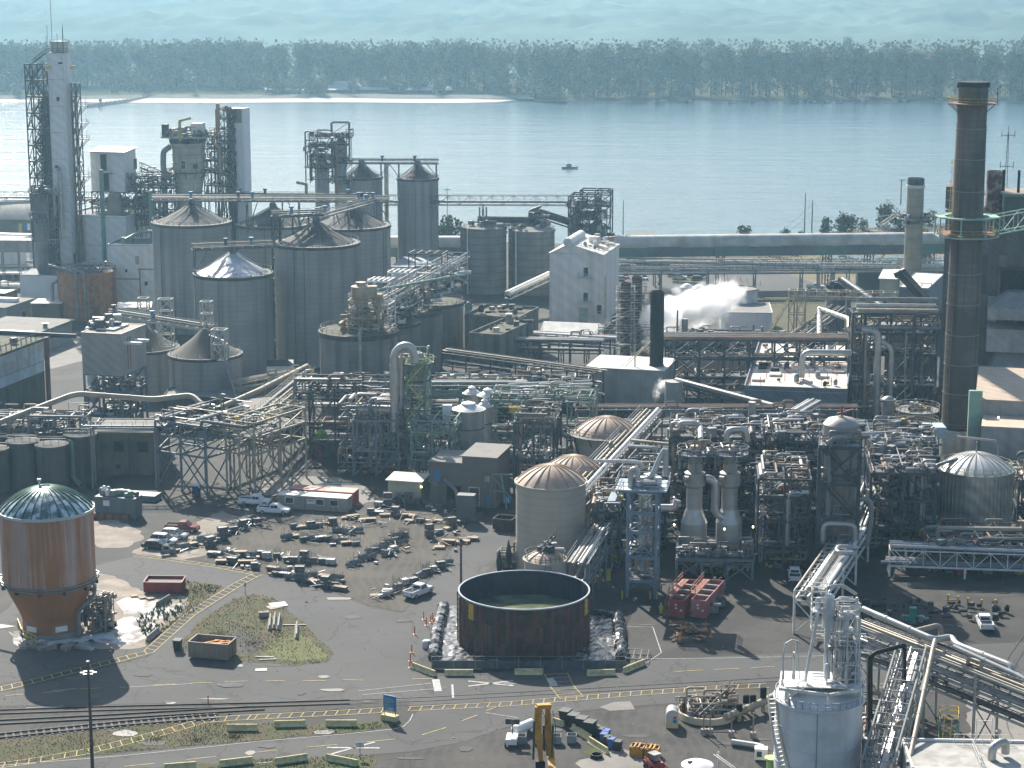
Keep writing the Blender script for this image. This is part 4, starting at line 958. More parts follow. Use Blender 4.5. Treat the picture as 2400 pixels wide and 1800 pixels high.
pA=P(260,738,455);pB=P(505,776,446);zz_=pA.z
gt=gantry('white conveyor gantry over the small cone-roofed silos',pA,pB,2.2,legs=(),seed=8,m=DWS,pipes=2)
for i,(u0,u1,vt,vb,d,lab)in enumerate(((322,349,700,752,470,'leftmost white lattice tower above the small silos'),(369,408,702,812,455,'tall middle white lattice tower behind the cone of the small silo'),(468,499,708,765,447,'right white lattice tower with a peaked top above the small silo'))):
 c0=P(u0,vt,d);c1=P(u1,vt,d);zb2=P(u0,vb,d).z;f=Fr((c0.x,d,0),R(8));w2=(c1-c0).length*.8
 t=T('lattice_tower',lab,'lattice tower',(c0.x,d,zb2));n=max(2,int((c0.z-zb2)/2.4))
 steel(t,f,[0,w2],[0,2.2],[zb2+(c0.z-zb2)*j/n for j in range(n+1)],DWS,.22,'x',seed=50+i,brace_m=DWS)
f=Fr((P(497,835,434).x,433,0),R(10));t=T('ladder_frame','white braced frame standing on the front of the small cone roof','steel frame',tuple(f.o))
steel(t,f,[0,3],[0,2.5],[P(500,842,434).z,P(500,806,434).z,P(500,772,434).z],DWS,.26,'x',seed=9)
b=MB();b.beam(P(480,782,440),P(527,800,434),.4,.3);b.tube([P(515,790,434),P(537,880,431),P(560,948,425)],.22,8);b.build('chute',GREYP,t)
# blue-grey trestle right of it with concrete wall behind
pa=G(369,1143);pb=G(486,1162);a_=-math.atan2(pb.y-pa.y,pb.x-pa.x);f=Fr(pa,a_)
W=(pb-pa).length;zt=P(430,985,pa.y).z
t=T('trestle','tall blue-grey and cream steel trestle standing over the dark yard at the left','steel frame',tuple(f.o))
steel(t,f,[0,W/2,W],[0,7],[0,zt*.55,zt*.8,zt],BSTEEL,.36,'x',seed=77,decks=[zt*.98],deckm=GRATE)
steel(t,f,[W+1.5,W+4.5,W+8],[4,12,20],[0,zt*.6,zt*.85,zt+.8],CREAM,.34,'z',seed=78,decks=[zt*.84],rails=[zt*.84,zt+.6])
piping(t,f,-2,W+9,0,16,[zt*.6,zt*.8,zt],46,79,r=(.07,.24),parts=18);fittings(t,f,-1,W+8,0,14,[zt*.8,zt],110,80,s=(.25,1))
rack('pipe_bridge','cream pipe bridge climbing right from the blue-grey trestle to the centre racks',f.p(W+3,9,0),Vector((P(735,905,425).x,425,0)),3,(zt*.62,zt*.85),3,81,CREAM,9,walk=True,mats=[TANP,GREYP,GREYP])
rack('walkway','narrow steel walkway with green underside hung in front of the concrete bins building',(P(212,1000,374).x,374,0),(P(362,1012,374).x,374,0),2.6,(P(250,1005,374).z,),2,82,GREYP,10,walk=True,mats=[GREEN,GREYP])
t,f,w_,dp,h=block('concrete_building','dark stained concrete building with blind windows behind the blue-grey posts','building',212,368,None,1018,384,2,dep=12,wall=mat('stained_wall',(.16,.14,.11),.9,streak=.6,streakcol=(.04,.04,.04),var=.3),roof=FLATR,par=.3)
for x in(4.4,9):opening(t,f,x,0,4.6,1.9,2,m=DARK,fm=CONC3)
opening(t,f,4.6,0,1.2,1,.9,m=DARK,frame=False)
for x in(0.2,7.2,w_-.3):b=MB();f.box(b,x,x+.5,-.25,0,0,h);b.build('pilaster',CONC3,t)
t,f,w_,dp,h=block('concrete_building','dark concrete building under the cream pipe bridge','building',575,700,None,955,420,-22,dep=12,wall=CONC3,roof=FLATR,par=.3)
t,f,w_,dp,h=block('low_building','small grey-white shed at the foot of the frontmost big silo','shed',625,688,None,858,470,-6,dep=7,wall=WPLAIN,roof=NSTEEL,par=0)
t,f,w_,dp,h=block('concrete_building','low dark concrete block below the small cone-roofed silos','building',380,560,None,935,425,0,dep=10,wall=CONC3,roof=FLATR,par=.3)
patch('yard_floor',[(-60,1060),(380,1000),(560,985),(720,1000),(1000,1040),(1010,1120),(900,1135),(700,1112),(610,1128),(520,1150),(470,1185),(330,1215),(-60,1200)],.012,mat('shade_toned_ground',(.03,.028,.026),.9,var=.4,scale=.3,dirt=(.06,.055,.048),dirta=.5,dscale=.2))  # shade of the silos over the yard, painted as a dark ground sheet
patch('process_floor',[(1380,1010),(2460,1000),(2460,1395),(2250,1400),(2050,1390),(1900,1372),(1800,1340),(1700,1330),(1560,1345),(1460,1385),(1380,1400),(1335,1350)],.012,MATS['shade_toned_ground'])  # shade among the process structures, painted with the same dark ground colour
block('concrete_wall','dark concrete wall joining the round bins at the left edge','wall',-80,214,None,1030,379,0,dep=3,wall=CONC3,roof=CONC3,par=.4,roofname='coping')
# CENTRE BACK
OLDC=mat('ringed_concrete',(0.20,0.195,0.18),0.92,var=0.25,scale=0.25,streak=0.5,rings=0.6,ringw=2.1,bump=0.3,streakcol=(0.05,0.052,0.055))
for lab,u0,u1,v,d in(('left of the two flat-topped ringed concrete silos by the river',1085,1187,531,606),('right of the two flat-topped ringed concrete silos by the river',1198,1300,537,604)):
 t=silo('concrete_silo',lab,u0,u1,v,d,m=OLDC,rim=True,top=.6,group='flat-topped ringed silos')
 o_=ORG[t.name];r_=t['r'];b=MB();b.lathe((o_.x,o_.y,t['h']),[(r_,0),(r_*.3,.8)],32);b.build('roof',FLATR,t)
 b=MB();b.rail([Vector((o_.x+cos(2*pi*i/24)*r_*.97,o_.y+sin(2*pi*i/24)*r_*.97,t['h']))for i in range(25)],1.1,2,.07);b.build('handrail',GREYP,t)
 b=MB();b.beam((o_.x-r_*.78,o_.y-r_*.7,0),(o_.x-r_*.78,o_.y-r_*.7,t['h']),.3);b.build('downpipe',WSTEEL,t)
 b=MB();b.lathe((o_.x-r_*1.02,o_.y,0),[(.7,0),(.7,t['h'])],8);b.build('side_pilaster',OLDC,t)
 fittings(t,Fr(o_),-r_*.7,r_*.7,-r_*.6,r_*.6,[t['h']+.4],26,int(u0),s=(.4,1.4))
 zt=t['h']
p=P(1132,512,606);b=MB();b.beam((p.x-1,606,zt),(p.x-1,606,P(1132,485,606).z),.5);b.beam((p.x+1,606,zt),(p.x+1,606,P(1132,485,606).z),.5);b.beam((p.x-1,606,zt+1),(p.x+1,606,zt+4),.2);b.beam((p.x+1,606,zt+1),(p.x-1,606,zt+4),.2);b.build('trestle_tower',GREYP,None,label='short steel trestle on the left ringed silo carrying the conveyor bridge',cat='trestle')
conv('conveyor_bridge','long lattice conveyor bridge running level in front of the river to the dark transfer tower',P(900,480,630),P(1332,481,622),2.8,2.9,GREYP,cover=None,posts=(.54,))
conv('conveyor_bridge','dark conveyor sloping down from the ringed silos to the transfer tower',P(1254,508,612),P(1336,534,612),2.2,2.6,DSTEEL,cover=DSTEEL,posts=())
conv('conveyor_bridge','level dark conveyor across the tops of the two ringed silos',P(1120,526,607),P(1262,528,607),2.2,2.2,DSTEEL,cover=DSTEEL,posts=())
f=Fr((P(1240,540,606).x,606,0));t=T('transfer_house','dark conveyor head house machinery above the right ringed silo','machinery',tuple(f.o));b=MB();z_=P(1240,530,606).z
steel(t,f,[0,3,5],[0,2],[z_,z_+2.4,z_+4.4],DSTEEL,.25,'x',decks=[z_+2.4],rails=[z_+2.4],seed=2);b.beam(f.p(.5,1,z_+4.6),f.p(3.6,1,z_+5.8),1.2,.6);b.build('roof',DSTEEL,t);fittings(t,f,0,5,0,2,[z_,z_+2.4],40,6,s=(.4,1.4))
f=Fr((P(1331,560,622).x,618,0),R(10));zz=[P(1380,v,620).z for v in(560,540,512,485,458)]
t=T('transfer_tower','tall dark open steel transfer tower at the end of the conveyor bridge','steel tower',tuple(f.o))
steel(t,f,[0,4.3,8.5],[0,5,10],[0]+zz,NSTEEL,.38,'x',decks=zz[:-1],rails=zz[:-1],seed=31)
f2=Fr(f.p(2.8,5,0),f.a);steel(t,f2,[0,4.6,9.2],[0,5.5],[0]+zz[2:]+[P(1390,441,628).z],NSTEEL,.38,'x',seed=32)
fittings(t,f,0,11,0,9,zz[:-1],170,33,s=(.4,2.0));piping(t,f,0,11,0,9,zz[:-1],24,34)
def pole(label,u,vt,vb,arm=None,m=None,r=.16,name='utility_pole',cat='pole',d=None):
 g=G(u,vb)if d is None else Vector((P(u,vb,d).x,d,0));p=P(u,vt,g.y);t=T(name,label,cat,tuple(g));b=MB();b.tube([g,(g.x,g.y,p.z)],[r,r*.6],8);b.build('post',m or mat('weathered_wood',(.16,.12,.09),.9),t)
 if arm:b=MB();b.beam((g.x-arm,g.y,p.z-.6),(g.x+arm,g.y,p.z-.6),.2);b.build('crossarm',m or MATS['weathered_wood'],t)
 return t
pole('slim pole with a short crossarm behind the slim silo, in front of the river',1049,440,606,1.2,r=.15)
pole('bare wooden pole standing right of the dark transfer tower',1460,470,572,r=.2)
pole('taller of the two bare brown poles on the point',1885,452,556,r=.22)
pole('shorter of the two bare brown poles on the point',1902,468,560,r=.24)
for u,v0,v1 in((1584,553,572),(1660,552,574),(1652,556,575),(1696,558,576)):
 pole('short shoreline post just above the covered gallery, at column %s of the row'%{1584:'first',1660:'third',1652:'second',1696:'fourth'}[u],u,v0,v1+12,r=.14)
def wire(label,a,b_,sag,r=.05):
 a=Vector(a);b_=Vector(b_);pts=[a.lerp(b_,i/14)-Vector((0,0,sag*4*(i/14)*(1-i/14)))for i in range(15)]
 b=MB();b.tube(pts,r,4);b.build('wire',DSTEEL,None,org=tuple(a),label=label,cat='wire')
pa=P(1902,472,G(1902,560).y);wire('sagging wire from the brown pole to the slender tan stack',pa,P(2128,494,640),3.5)
wire('wire running down left from the brown poles across the water',P(1902,476,G(1902,560).y),P(1796,560,690),1.5);wire('lower wire running down left from the brown poles',P(1902,497,G(1902,560).y),P(1806,567,680),1)
t,f,w_,dp,h=block('shore_shed','dark grey slant-roofed shed on the shore right of the transfer tower','shed',1468,1535,None,556,668,4,dep=7,wall=mat('slate_shed',(.10,.12,.12),.8),roof=mat('slate_shed2',(.15,.17,.17),.8),par=0,sl=1.2)
def gallery(label,pa,pb,w_=4.5,h=3.9,sup=()):
 pa=Vector(pa);pb=Vector(pb);L=(pb-pa);a=-math.atan2(L.y,L.x);ln=Vector((L.x,L.y,0)).length;f=Fr((pa.x,pa.y,0),a)
 t=T('covered_gallery',label,'conveyor gallery',(pa.x,pa.y,0));GW=mat('gallery_wall',(.12,.15,.16),.7,streak=.3,ribs=.3,ribw=.5)
 n=int(ln/9.5)
 b=MB();f.box(b,0,ln,.05,w_,pa.z-h,pa.z);b.build('inner_wall',GW,t)
 for i in range(n):
  b=MB();f.box(b,ln*i/n+.05,ln*(i+1)/n-.05,-.04-.05*(i%2),.04,pa.z-h,pa.z);b.build('wall_panel',GW if i%3 else mat('gallery_green',(.12,.20,.17),.7),t)
  b=MB();q0=f.p(ln*i/n,w_/2,pa.z-.1);q1=f.p(ln*(i+1)/n-.06,w_/2,pa.z-.1);b.tube([q0,q1],w_*.56,14);o=b.build('roof_panel',mat('gallery_roof',(.46,.46,.42),.6,dirt=(.3,.24,.17),dirta=.5),t,True)
 for x in sup:
  b=MB()
  for y in(.3,w_-.3):b.beam(f.p(x-.9,y,0),f.p(x-.9,y,pa.z-h),.35);b.beam(f.p(x+.9,y,0),f.p(x+.9,y,pa.z-h),.35)
  for j in range(4):z0=(pa.z-h)*j/4;z1_=(pa.z-h)*(j+1)/4;b.beam(f.p(x-.9,.3,z0),f.p(x+.9,.3,z1_),.14);b.beam(f.p(x+.9,.3,z0),f.p(x-.9,.3,z1_),.14)
  b.build('trestle',mat('brown_trestle',(.13,.10,.085),.8),t)
 return t,f,ln
A=P(1440,573,612);B_=P(2216,574,620);ln=(B_-A).length
gallery('long covered conveyor gallery with a pale rounded roof crossing right of the white tower',A,B_,sup=[(u-1440)/776*ln for u in(1543,1690,1941,2040,2184)])
A=P(905,573,640);B_=P(1100,575,640);gallery('short stretch of covered gallery visible between the slim silo and the ringed silos',A,B_,sup=(4,20))
A=P(1440,634,596);B_=P(2210,634,600);zt=A.z
t,f,ln=rack('pipe_bridge','long lattice pipe bridge below and in front of the covered gallery',(A.x,A.y,0),(B_.x,B_.y,0),4,(zt-1.2,zt+.2),4,90,mat('green_grey_steel',(.13,.17,.16),.7),13,truss=2.2,trays=1,mats=[SILVER,WSTEEL,GREYP],walk=False)
A=P(1440,604,606);B_=P(2212,640,604);zt=A.z;SIL2=SILVER
pipe('long bright silver pipe running level just under the covered gallery',[P(1440,612,600),P(1915,621,600)]+[P(1918,621,600),P(1918,676,600)],.55,SILVER,'large_pipe',12,supports=0)
pipe('silver pipe with a drop leg, right half below the covered gallery',[P(1953,676,600),P(1953,628,600),P(2215,634,600)],.5,SILVER,'large_pipe',12)
pipe('upper thin pale pipe along the lattice bridge at the right',[P(1700,612,602),P(2212,622,602)],.25,WSTEEL,'long_pipe',8)
pipe('upper thin tan pipe along the left part of the lattice bridge',[P(1440,604,603),P(1800,609,603)],.22,TANP,'long_pipe',8)
t,f,w_,dp,h=block('clad_mill_building','tall white clad mill building with a gabled roof and rust stains in the centre','building',1288,1415,1451,598,552,14,wall=mat('warm_white_cladding',(.82,.79,.745),.6,var=.05,streak=.4,streakcol=(.42,.27,.15),ribs=.5,ribw=1.1),roof=WROOF,par=0,over=.2)
MW=MATS['warm_white_cladding']
b=MB();g0,g1,g2=f.p(0,0,h),f.p(w_*.36,0,h+2.6),f.p(w_,0,h);h0,h1,h2=f.p(0,dp,h),f.p(w_*.36,dp,h+2.6),f.p(w_,dp,h)
b.v=[tuple(q)for q in(g0,g1,g2,h0,h1,h2)];b.f=[(0,2,1),(3,4,5),(0,3,5,2)];b.build('gable',MW,t)
b=MB();e=Vector((0,0,.2));b.v=[tuple(q)for q in(g0-f.x*.3-f.y*.3,g1-f.y*.3+e,g2+f.x*.3-f.y*.3,h0-f.x*.3+f.y*.3,h1+f.y*.3+e,h2+f.x*.3+f.y*.3)];b.f=[(0,1,4,3),(1,2,5,4)];b.build('gable_roof',WROOF,t)
b=MB();b.tube([f.p(w_*.34,-.4,h+3.1),f.p(w_*.34,dp*.8,h+3.1)],1.25,14);b.build('ridge_vent',WSTEEL,t,True)
b=MB();b.rail([f.p(w_*.5,.4,h+2),f.p(w_-.3,.4,h+.5),f.p(w_-.3,dp-.4,h+.5)],1.1,1.1,.08);b.build('handrail',RUSTP,t)
fittings(t,f,w_*.5,w_-1,1,dp-1,[h+1.2],24,77,s=(.3,1.5),mats=[RUSTP,TANP,WSTEEL])
for u,v0,v1,wd in((1373,627,648,1.2),(1373,686,706,1.2),(1405,715,736,1.3)):
 x=solve(lambda q:U(f.p(q,0,h*.5))-u,0,w_);dd=f.p(x,0).y;z0=P(u,v1,dd).z;z1_=P(u,v0,dd).z
 opening(t,f,x-wd/2,0,z0,wd,z1_-z0,'door',DARK,fm=MW)
 b=MB();f.box(b,x-2,x+1.6,-1.4,0,z0-.4,z0-.25);b.rail([f.p(x-2,-.1,z0-.2),f.p(x-2,-1.4,z0-.2),f.p(x+1.6,-1.4,z0-.2),f.p(x+1.6,-.1,z0-.2)],1.1,.9,.07);b.build('balcony',WSTEEL,t)
x=solve(lambda q:U(f.p(q,0,h*.3))-1357,0,w_);z0=P(1365,766,f.p(x,0).y).z;z1_=P(1365,720,f.p(x,0).y).z
for i in range(4):b=MB();f.box(b,x,x+2.5,-.12,0,z0+(z1_-z0)*i/4,z0+(z1_-z0)*(i+.94)/4);b.build('shutter_panel',mat('pale_green_panel',(.38,.45,.38),.7),t)
b=MB();f.box(b,w_+.02,w_+.12,1.5,3,1,h-6);b.build('stained_strip',mat('yellow_stain_metal',(.55,.42,.2),.7),t)
b=MB();b.ladder(f.p(w_+.5,-.3,0),f.p(w_+.5,-.3,8),.7,(-1,0,0));b.build('ladder',YSTEEL,t)
t,f,w_,dp,h=block('annex','low white annex with a snowy-looking sloped roof at the foot of the tall mill building','building',1258,1398,None,815,520,14,dep=9,wall=MW,roof=WROOF,par=0,sl=4.5,over=.3)
for lab,uc,vt,d in(('left dark brown stack wrapped in scaffolding',1467,662,505),('right dark brown stack wrapped in scaffolding, slightly taller',1493,648,512)):
 c=P(uc,vt,d);t=T('scaffolded_stack',lab,'stack',(c.x,d,0),'scaffolded stacks');r_=12.3/sc(c)
 b=MB();b.lathe((c.x,d,0),[(r_,0),(r_,c.z),(r_*.85,c.z),(r_*.85,c.z-2)],20,True,True);b.build('shell',RUSTD,t,True)
 ff=Fr((c.x,d,0));zz=[c.z*i/9 for i in range(10)];zz[-1]=c.z-1.5;q=r_+.9
 steel(t,ff,[-q,q],[-q,q],zz,GREYP,.12,'xz',rails=zz[3:9],seed=int(uc),railm=GREYP)
 for z in zz[3:9]:b=MB();b.box(c.x-q-.5,c.x+q+.5,d-q-.6,d-q+.1,z,z+.12);b.build('scaffold_plank',CREAM,t)
f=Fr((P(1440,830,500).x,498,0));t=T('stair_flight_structure','pale steel stairs and platforms at the foot of the scaffolded stacks','stairs',tuple(f.o))
b=MB();b.stair(f.p(-8,0,3),f.p(-1,1.5,9.5),1.2,t=.12);b.stair(f.p(-1,1.5,9.5),f.p(5,1,12),1.2,t=.12);b.build('stair',GREYP,t);steel(t,f,[-4,0,5,9],[-1,2.5],[0,4,8],GREYP,.18,'x',decks=[4],rails=[8],seed=3)
t,f,w_,dp,h=block('stack_shed','grey clad shed with a bright white low-pitched roof under the black stack','building',1375,1554,1583,870,440,14,wall=mat('shed_cladding',(.40,.38,.34),.7,streak=.4,ribs=.6,ribw=1.2),roof=WROOF,par=0,over=.35,sl=-.4)
b=MB();b.beam(f.p(w_*.42,2,h),f.p(w_*.97,6.2,h+8.5),.16);b.beam(f.p(w_*.47,3.2,h),f.p(w_*.97,7.2,h+8.5),.16);b.stair(f.p(w_*.66,1.2,h+.2),f.p(w_*.66,1.2,h+6.2),.6,t=.1)if False else None
b.build('stay',CREAM,t);b=MB();b.beam(f.p(w_*.6,3,h),f.p(w_*.6,3,h+5),.3);b.build('post',CREAM,t)
for i in range(9):b=MB();f.box(b,w_*i/9-.04,w_*i/9+.06,-.07,0,0,h);b.build('wall_rib',MATS['shed_cladding'],t)
c=P(1541,680,446);t=T('black_stack','plain black cylindrical stack rising from the white roof','stack',(c.x,446,h));r_=16.5/sc(c)
b=MB();b.lathe((c.x,446,h-.2),[(r_*1.08,0),(r_*1.08,.5),(r_,.5),(r_,c.z-h),(r_*.93,c.z-h),(r_*.93,c.z-h-2)],28,True,True);b.build('shell',BLACK,t,True)
b=MB()
for i in range(1,5):b.ring((c.x,446,h+(c.z-h)*i/5),r_+.02,.1,.14,28)
b.build('band',BLACK,t,kind='stuff')
c=P(1575,900,437);b=MB();b.lathe((c.x,432,0),[(1.9,0),(1.9,P(1575,893,432).z)],16);b.build('round_bin',MATS['shed_cladding'],None,True,label='round clad bin attached to the right corner of the white-roofed shed',cat='bin')
patch('parking_lot',[(1440,622),(1780,622),(1900,660),(2110,690),(2110,718),(1990,704),(1800,694),(1560,690),(1440,700)],.03,ASPH2)
for lab,u0,u1,v,d,hr,dome in(('left of the two slim white domed tanks in the steam',1596,1624,672,548,0,.9),('right of the two slim white domed tanks in the steam',1624,1652,675,545,0,.9)):
 t=silo('white_tank',lab,u0,u1,v,d,cone=dome,dome=True,m=WPLAIN,rm=WPLAIN,cat='tank',coner=1,zb=P(1600,730,d).z)
WT=mat('white_tank_ribbed',(.60,.62,.62),.6,streak=.3,ribs=.6,ribw=1.3)
t=silo('white_tank','wide open white ribbed tank behind the steam',1694,1776,677,555,m=WT,cat='tank',zb=P(1700,731,555).z,rim=True)
b=MB();b.lathe((ORG[t.name].x,555,ORG[t.name].z+t['h']+.05),[(t['r']*.94,0)],24)if False else b.ring((ORG[t.name].x,555,ORG[t.name].z+t['h']+.1),t['r'],.3,.3,32);b.build('rim',DSTEEL,t)
b=MB();o_=ORG[t.name];b.lathe((o_.x,o_.y,o_.z+t['h']+.03),[(t['r']*.97,0),(t['r']*.9,.02)],32);b.build('cover',FLATR,t)
t,f,w_,dp,h=block('low_building','low pale building under the wide white tank','building',1690,1810,None,735,536,4,dep=16,wall=WPLAIN,roof=FLATR,par=.2)
STM=bpy.data.materials.new('steam');STM.use_nodes=True;sn=STM.node_tree.nodes;sn.clear();sl_=STM.node_tree.links
def steam_mat(name,dens,scale):
 m=bpy.data.materials.new(name);m.use_nodes=True;n=m.node_tree.nodes;n.clear();l=m.node_tree.links
 v_=n.new('ShaderNodeVolumePrincipled');v_.inputs['Color'].default_value=(1,1,1,1);v_.inputs['Anisotropy'].default_value=.5
 tc=n.new('ShaderNodeTexCoord');nz=n.new('ShaderNodeTexNoise');nz.inputs['Scale'].default_value=scale;nz.inputs['Detail'].default_value=4;l.new(tc.outputs['Object'],nz.inputs['Vector'])
 ln_=n.new('ShaderNodeVectorMath');ln_.operation='LENGTH';l.new(tc.outputs['Object'],ln_.inputs[0])
 a_=n.new('ShaderNodeMath');a_.operation='MULTIPLY_ADD';a_.inputs[1].default_value=1.15;a_.inputs[2].default_value=-.08;l.new(nz.outputs[0],a_.inputs[0])
 b_=n.new('ShaderNodeMath');b_.operation='SUBTRACT';l.new(a_.outputs[0],b_.inputs[0])
 c_=n.new('ShaderNodeMath');c_.operation='MULTIPLY';c_.inputs[1].default_value=.62;l.new(ln_.outputs['Value'],c_.inputs[0]);l.new(c_.outputs[0],b_.inputs[1])
 d_=n.new('ShaderNodeMath');d_.operation='MULTIPLY';d_.inputs[1].default_value=dens;d_.use_clamp=False;l.new(b_.outputs[0],d_.inputs[0])
 e_=n.new('ShaderNodeMath');e_.operation='MAXIMUM';e_.inputs[1].default_value=0;l.new(d_.outputs[0],e_.inputs[0]);l.new(e_.outputs[0],v_.inputs['Density'])
 o_=n.new('ShaderNodeOutputMaterial');l.new(v_.outputs[0],o_.inputs['Volume']);return m
bpy.data.materials.remove(STM)
def steam(label,u,v,d,rx,rz,dens,scale=1.6,ry=None):
 c=P(u,v,d);b=MB();b.lathe((0,0,0),[(sin(pi*i/10),-cos(pi*i/10))for i in range(1,10)],16)
 me=bpy.data.meshes.new('steam_cloud');me.from_pydata(b.v,[],b.f);me.materials.append(steam_mat('steam',dens,scale));o=bpy.data.objects.new('steam_cloud',me);COL.objects.link(o)
 o.location=c;o.scale=(rx,ry or rx*.8,rz);tag(o,kind='stuff');return o
steam('',1545,742,505,6.0,7.0,3.0);steam('',1580,738,520,8.0,7.0,3.0);steam('',1628,722,524,9.5,7.0,2.6,1.7);steam('',1672,702,528,7.5,6.0,2,1.9);steam('',1705,690,530,6,6,1.0,2.2);steam('',1690,740,522,2.5,6,1.5,2.4)
steam('',1555,905,436,2.2,2.2,5,2.0);steam('',1538,925,434,1.2,2.4,2.5,2.5);steam('',2145,700,560,1.6,2.6,3,2.5)
steam('',2015,735,500,3,2.6,.9,2.2);steam('',2050,790,470,3.5,4,1.2,2.2)
DC=mat('old_plaster',(.20,.185,.155),.9,var=.3,streak=.7,streakcol=(.05,.05,.045))
t,f,w_,dp,h=block('concrete_building','weathered flat-roofed concrete building with weeds on its roof behind the older tanks','building',1089,1215,1262,752,500,18,dep=None,wall=DC,roof=MOSS,par=.8)
fittings(t,f,2,w_-2,2,dp-3,[h+.3],10,61,s=(.8,1.8))
for i in range(5):b=MB();f.box(b,w_*i/5,w_*i/5+.4,-.25,0,0,h+.6);b.build('pilaster',DC,t)
t,f,w_,dp,h=block('concrete_building','smaller weathered concrete building with a mossy roof in front of the other','building',1100,1172,1250,793,462,22,wall=DC,roof=MOSS,par=.8)
fittings(t,f,1,w_-1,1,dp-1,[h+.3],14,62,s=(.5,1.6))
for i in range(1,5):b=MB();f.box(b,w_,w_+.25,dp*i/5,dp*i/5+.4,0,h+.5);b.build('pilaster',DC,t)
for i in range(4):opening(t,f,dp*i/5+.8,w_,1,dp/5-1.2,5,'blind_window',CONC3,frame=False,side=True)
U1=silo('concrete_tank','wide dark-streaked concrete tank, frontmost of the older row, carrying the rusty cyclone',749,932,773,432,m=CONC2,rim=True,cat='silo',top=1.0,group='older concrete tank row')
U2=silo('concrete_tank','second concrete tank of the older row, just right of the frontmost',850,985,752,462,m=CONC2,cat='silo',top=.8,group='older concrete tank row')
U3=silo('concrete_tank','third concrete tank of the older row',908,1036,727,488,m=CONC2,cat='silo',top=.8,group='older concrete tank row')
U4=silo('concrete_tank','rearmost concrete tank of the older row, nearest the ringed silos',960,1086,706,515,m=CONC2,cat='silo',top=.8,group='older concrete tank row')
for i,t in enumerate((U1,U2,U3,U4)):
 o_=ORG[t.name];b=MB();b.lathe((o_.x,o_.y,t['h']+.01),[(t['r']*.97,0),(t['r']*.9,.05)],36);b.build('roof',MOSS,t)
 b=MB();b.rail([Vector((o_.x+cos(2*pi*j/28)*t['r']*.98,o_.y+sin(2*pi*j/28)*t['r']*.98,t['h']))for j in range(29)],1.0,2,.07);b.build('handrail',DSTEEL,t)
o1=ORG[U1.name];h1=U1['h'];def_d=430
c=P(868,790,def_d);zv2=lambda v:P(868,v,def_d).z
t=T('rusty_cyclone','cream and rust-streaked cyclone separator standing on the frontmost older tank','cyclone',(c.x,def_d,h1))
CY=mat('rust_streaked_cream',(.50,.42,.30),.75,streak=.8,streakcol=(.22,.075,.03),dirt=(.3,.12,.05),dirta=.4,dscale=.5)
X,Y=P(846,690,def_d).x,def_d
b=MB();b.lathe((X,Y,0),[(.5,h1+.5),(.7,zv2(748)),(1.7,zv2(700)),(2.0,zv2(698)),(2.0,zv2(674)),(2.1,zv2(671)),(1.0,zv2(667)),(1.0,zv2(662)),(1.1,zv2(661))],20);b.build('shell',CY,t,True)
b=MB();b.box(X+1.6,X+3.4,Y-.8,Y+.8,zv2(696),zv2(670));b.build('inlet_box',CY,t)
b=MB();b.lathe((X+3.4,Y+.6,0),[(.3,h1+1),(.4,zv2(740)),(1.2,zv2(708)),(1.2,zv2(690))],16);b.build('shell',CY,t,True)
ff=Fr((X-2.6,Y-2,0),R(6));zz=[h1,zv2(765),zv2(742),zv2(722),zv2(702)]
steel(t,ff,[0,3,6.4],[0,4.5],zz,CREAM,.26,'xz',decks=[zz[1],zz[3]],rails=[zz[1],zz[3],zz[4]],seed=81)
fittings(t,ff,-2,7,0,4,[h1,zz[1],zz[2]],60,82,mats=[CREAM,RUST,TANP,RUSTP],s=(.3,1.3));piping(t,ff,-2,7,0,4,[h1,zz[1]],20,83,mats=[CREAM,TANP,RUSTP])
b=MB();b.bend([(P(842,780,421).x,424.5,h1+1.3),(P(842,780,421).x,422.3,h1+1.0),(P(842,780,421).x,422.3,P(842,905,422).z)],.34,10);b.build('downpipe',CREAM,t,True)
pp=P(880,745,440);qq=P(1080,655,512)
f=Fr((P(900,760,446).x,446,0),-math.atan2(qq.y-pp.y,qq.x-pp.x));hh2=U2['h'];LN=math.hypot(qq.x-pp.x,qq.y-pp.y)
t=T('tank_top_structure','long pale steel and pipe structure over the tops of the older tank row','steel frame',tuple(f.o))
zz=[hh2+.2,hh2+2.8,hh2+5.4,hh2+7.6]
steel(t,f,[LN*i/9 for i in range(10)],[0,4.5],zz,GREYP,.2,'z',decks=[zz[1]],rails=[zz[1],zz[2]],seed=84)
piping(t,f,0,LN,-1,5,zz[:3],90,85,mats=[WSTEEL,STEEL,CREAM,GREYP,GREEN],r=(.07,.25),parts=24);fittings(t,f,0,LN,-1,5,zz[:2],160,86,s=(.3,1.6),mats=[WSTEEL,CREAM,GREYP,DSTEEL,WPLAIN])
pipe('long pale green pipe sloping up over the older tanks to the ringed silo',[P(876,682,436),P(1048,650,490),P(1088,645,505)],.33,GREEN,'long_pipe',10)
for i,(u0,u1,v,d,lab,m_)in enumerate(((861,912,660,442,'left flat white roof frame over the older tanks',WSTEEL),(908,964,640,470,'middle flat white roof frame over the older tanks',WSTEEL),(958,1041,595,500,'tall dark roof frame on posts at the back of the older tanks',NSTEEL))):
 c0=P(u0,v,d);c1=P(u1,v,d);w2=(c1-c0).length;f=Fr((c0.x,d,0),R(12));zb2=hh2+2
 t=T('roof_frame',lab,'steel frame',(c0.x,d,zb2));steel(t,f,[0,w2*.96],[0,6],[zb2,(zb2+c0.z)/2,c0.z],m_,.26,'x' if i==2 else 'z',seed=90+i)
 b=MB()
 for j in range(5):b.beam(f.p(w2*.96*j/4,0,c0.z+.15),f.p(w2*.96*j/4,6,c0.z+.15),.25)
 b.beam(f.p(-.8,3,c0.z+.15),f.p(w2*.96,3,c0.z+.15),.25);b.build('rafters',m_,t)
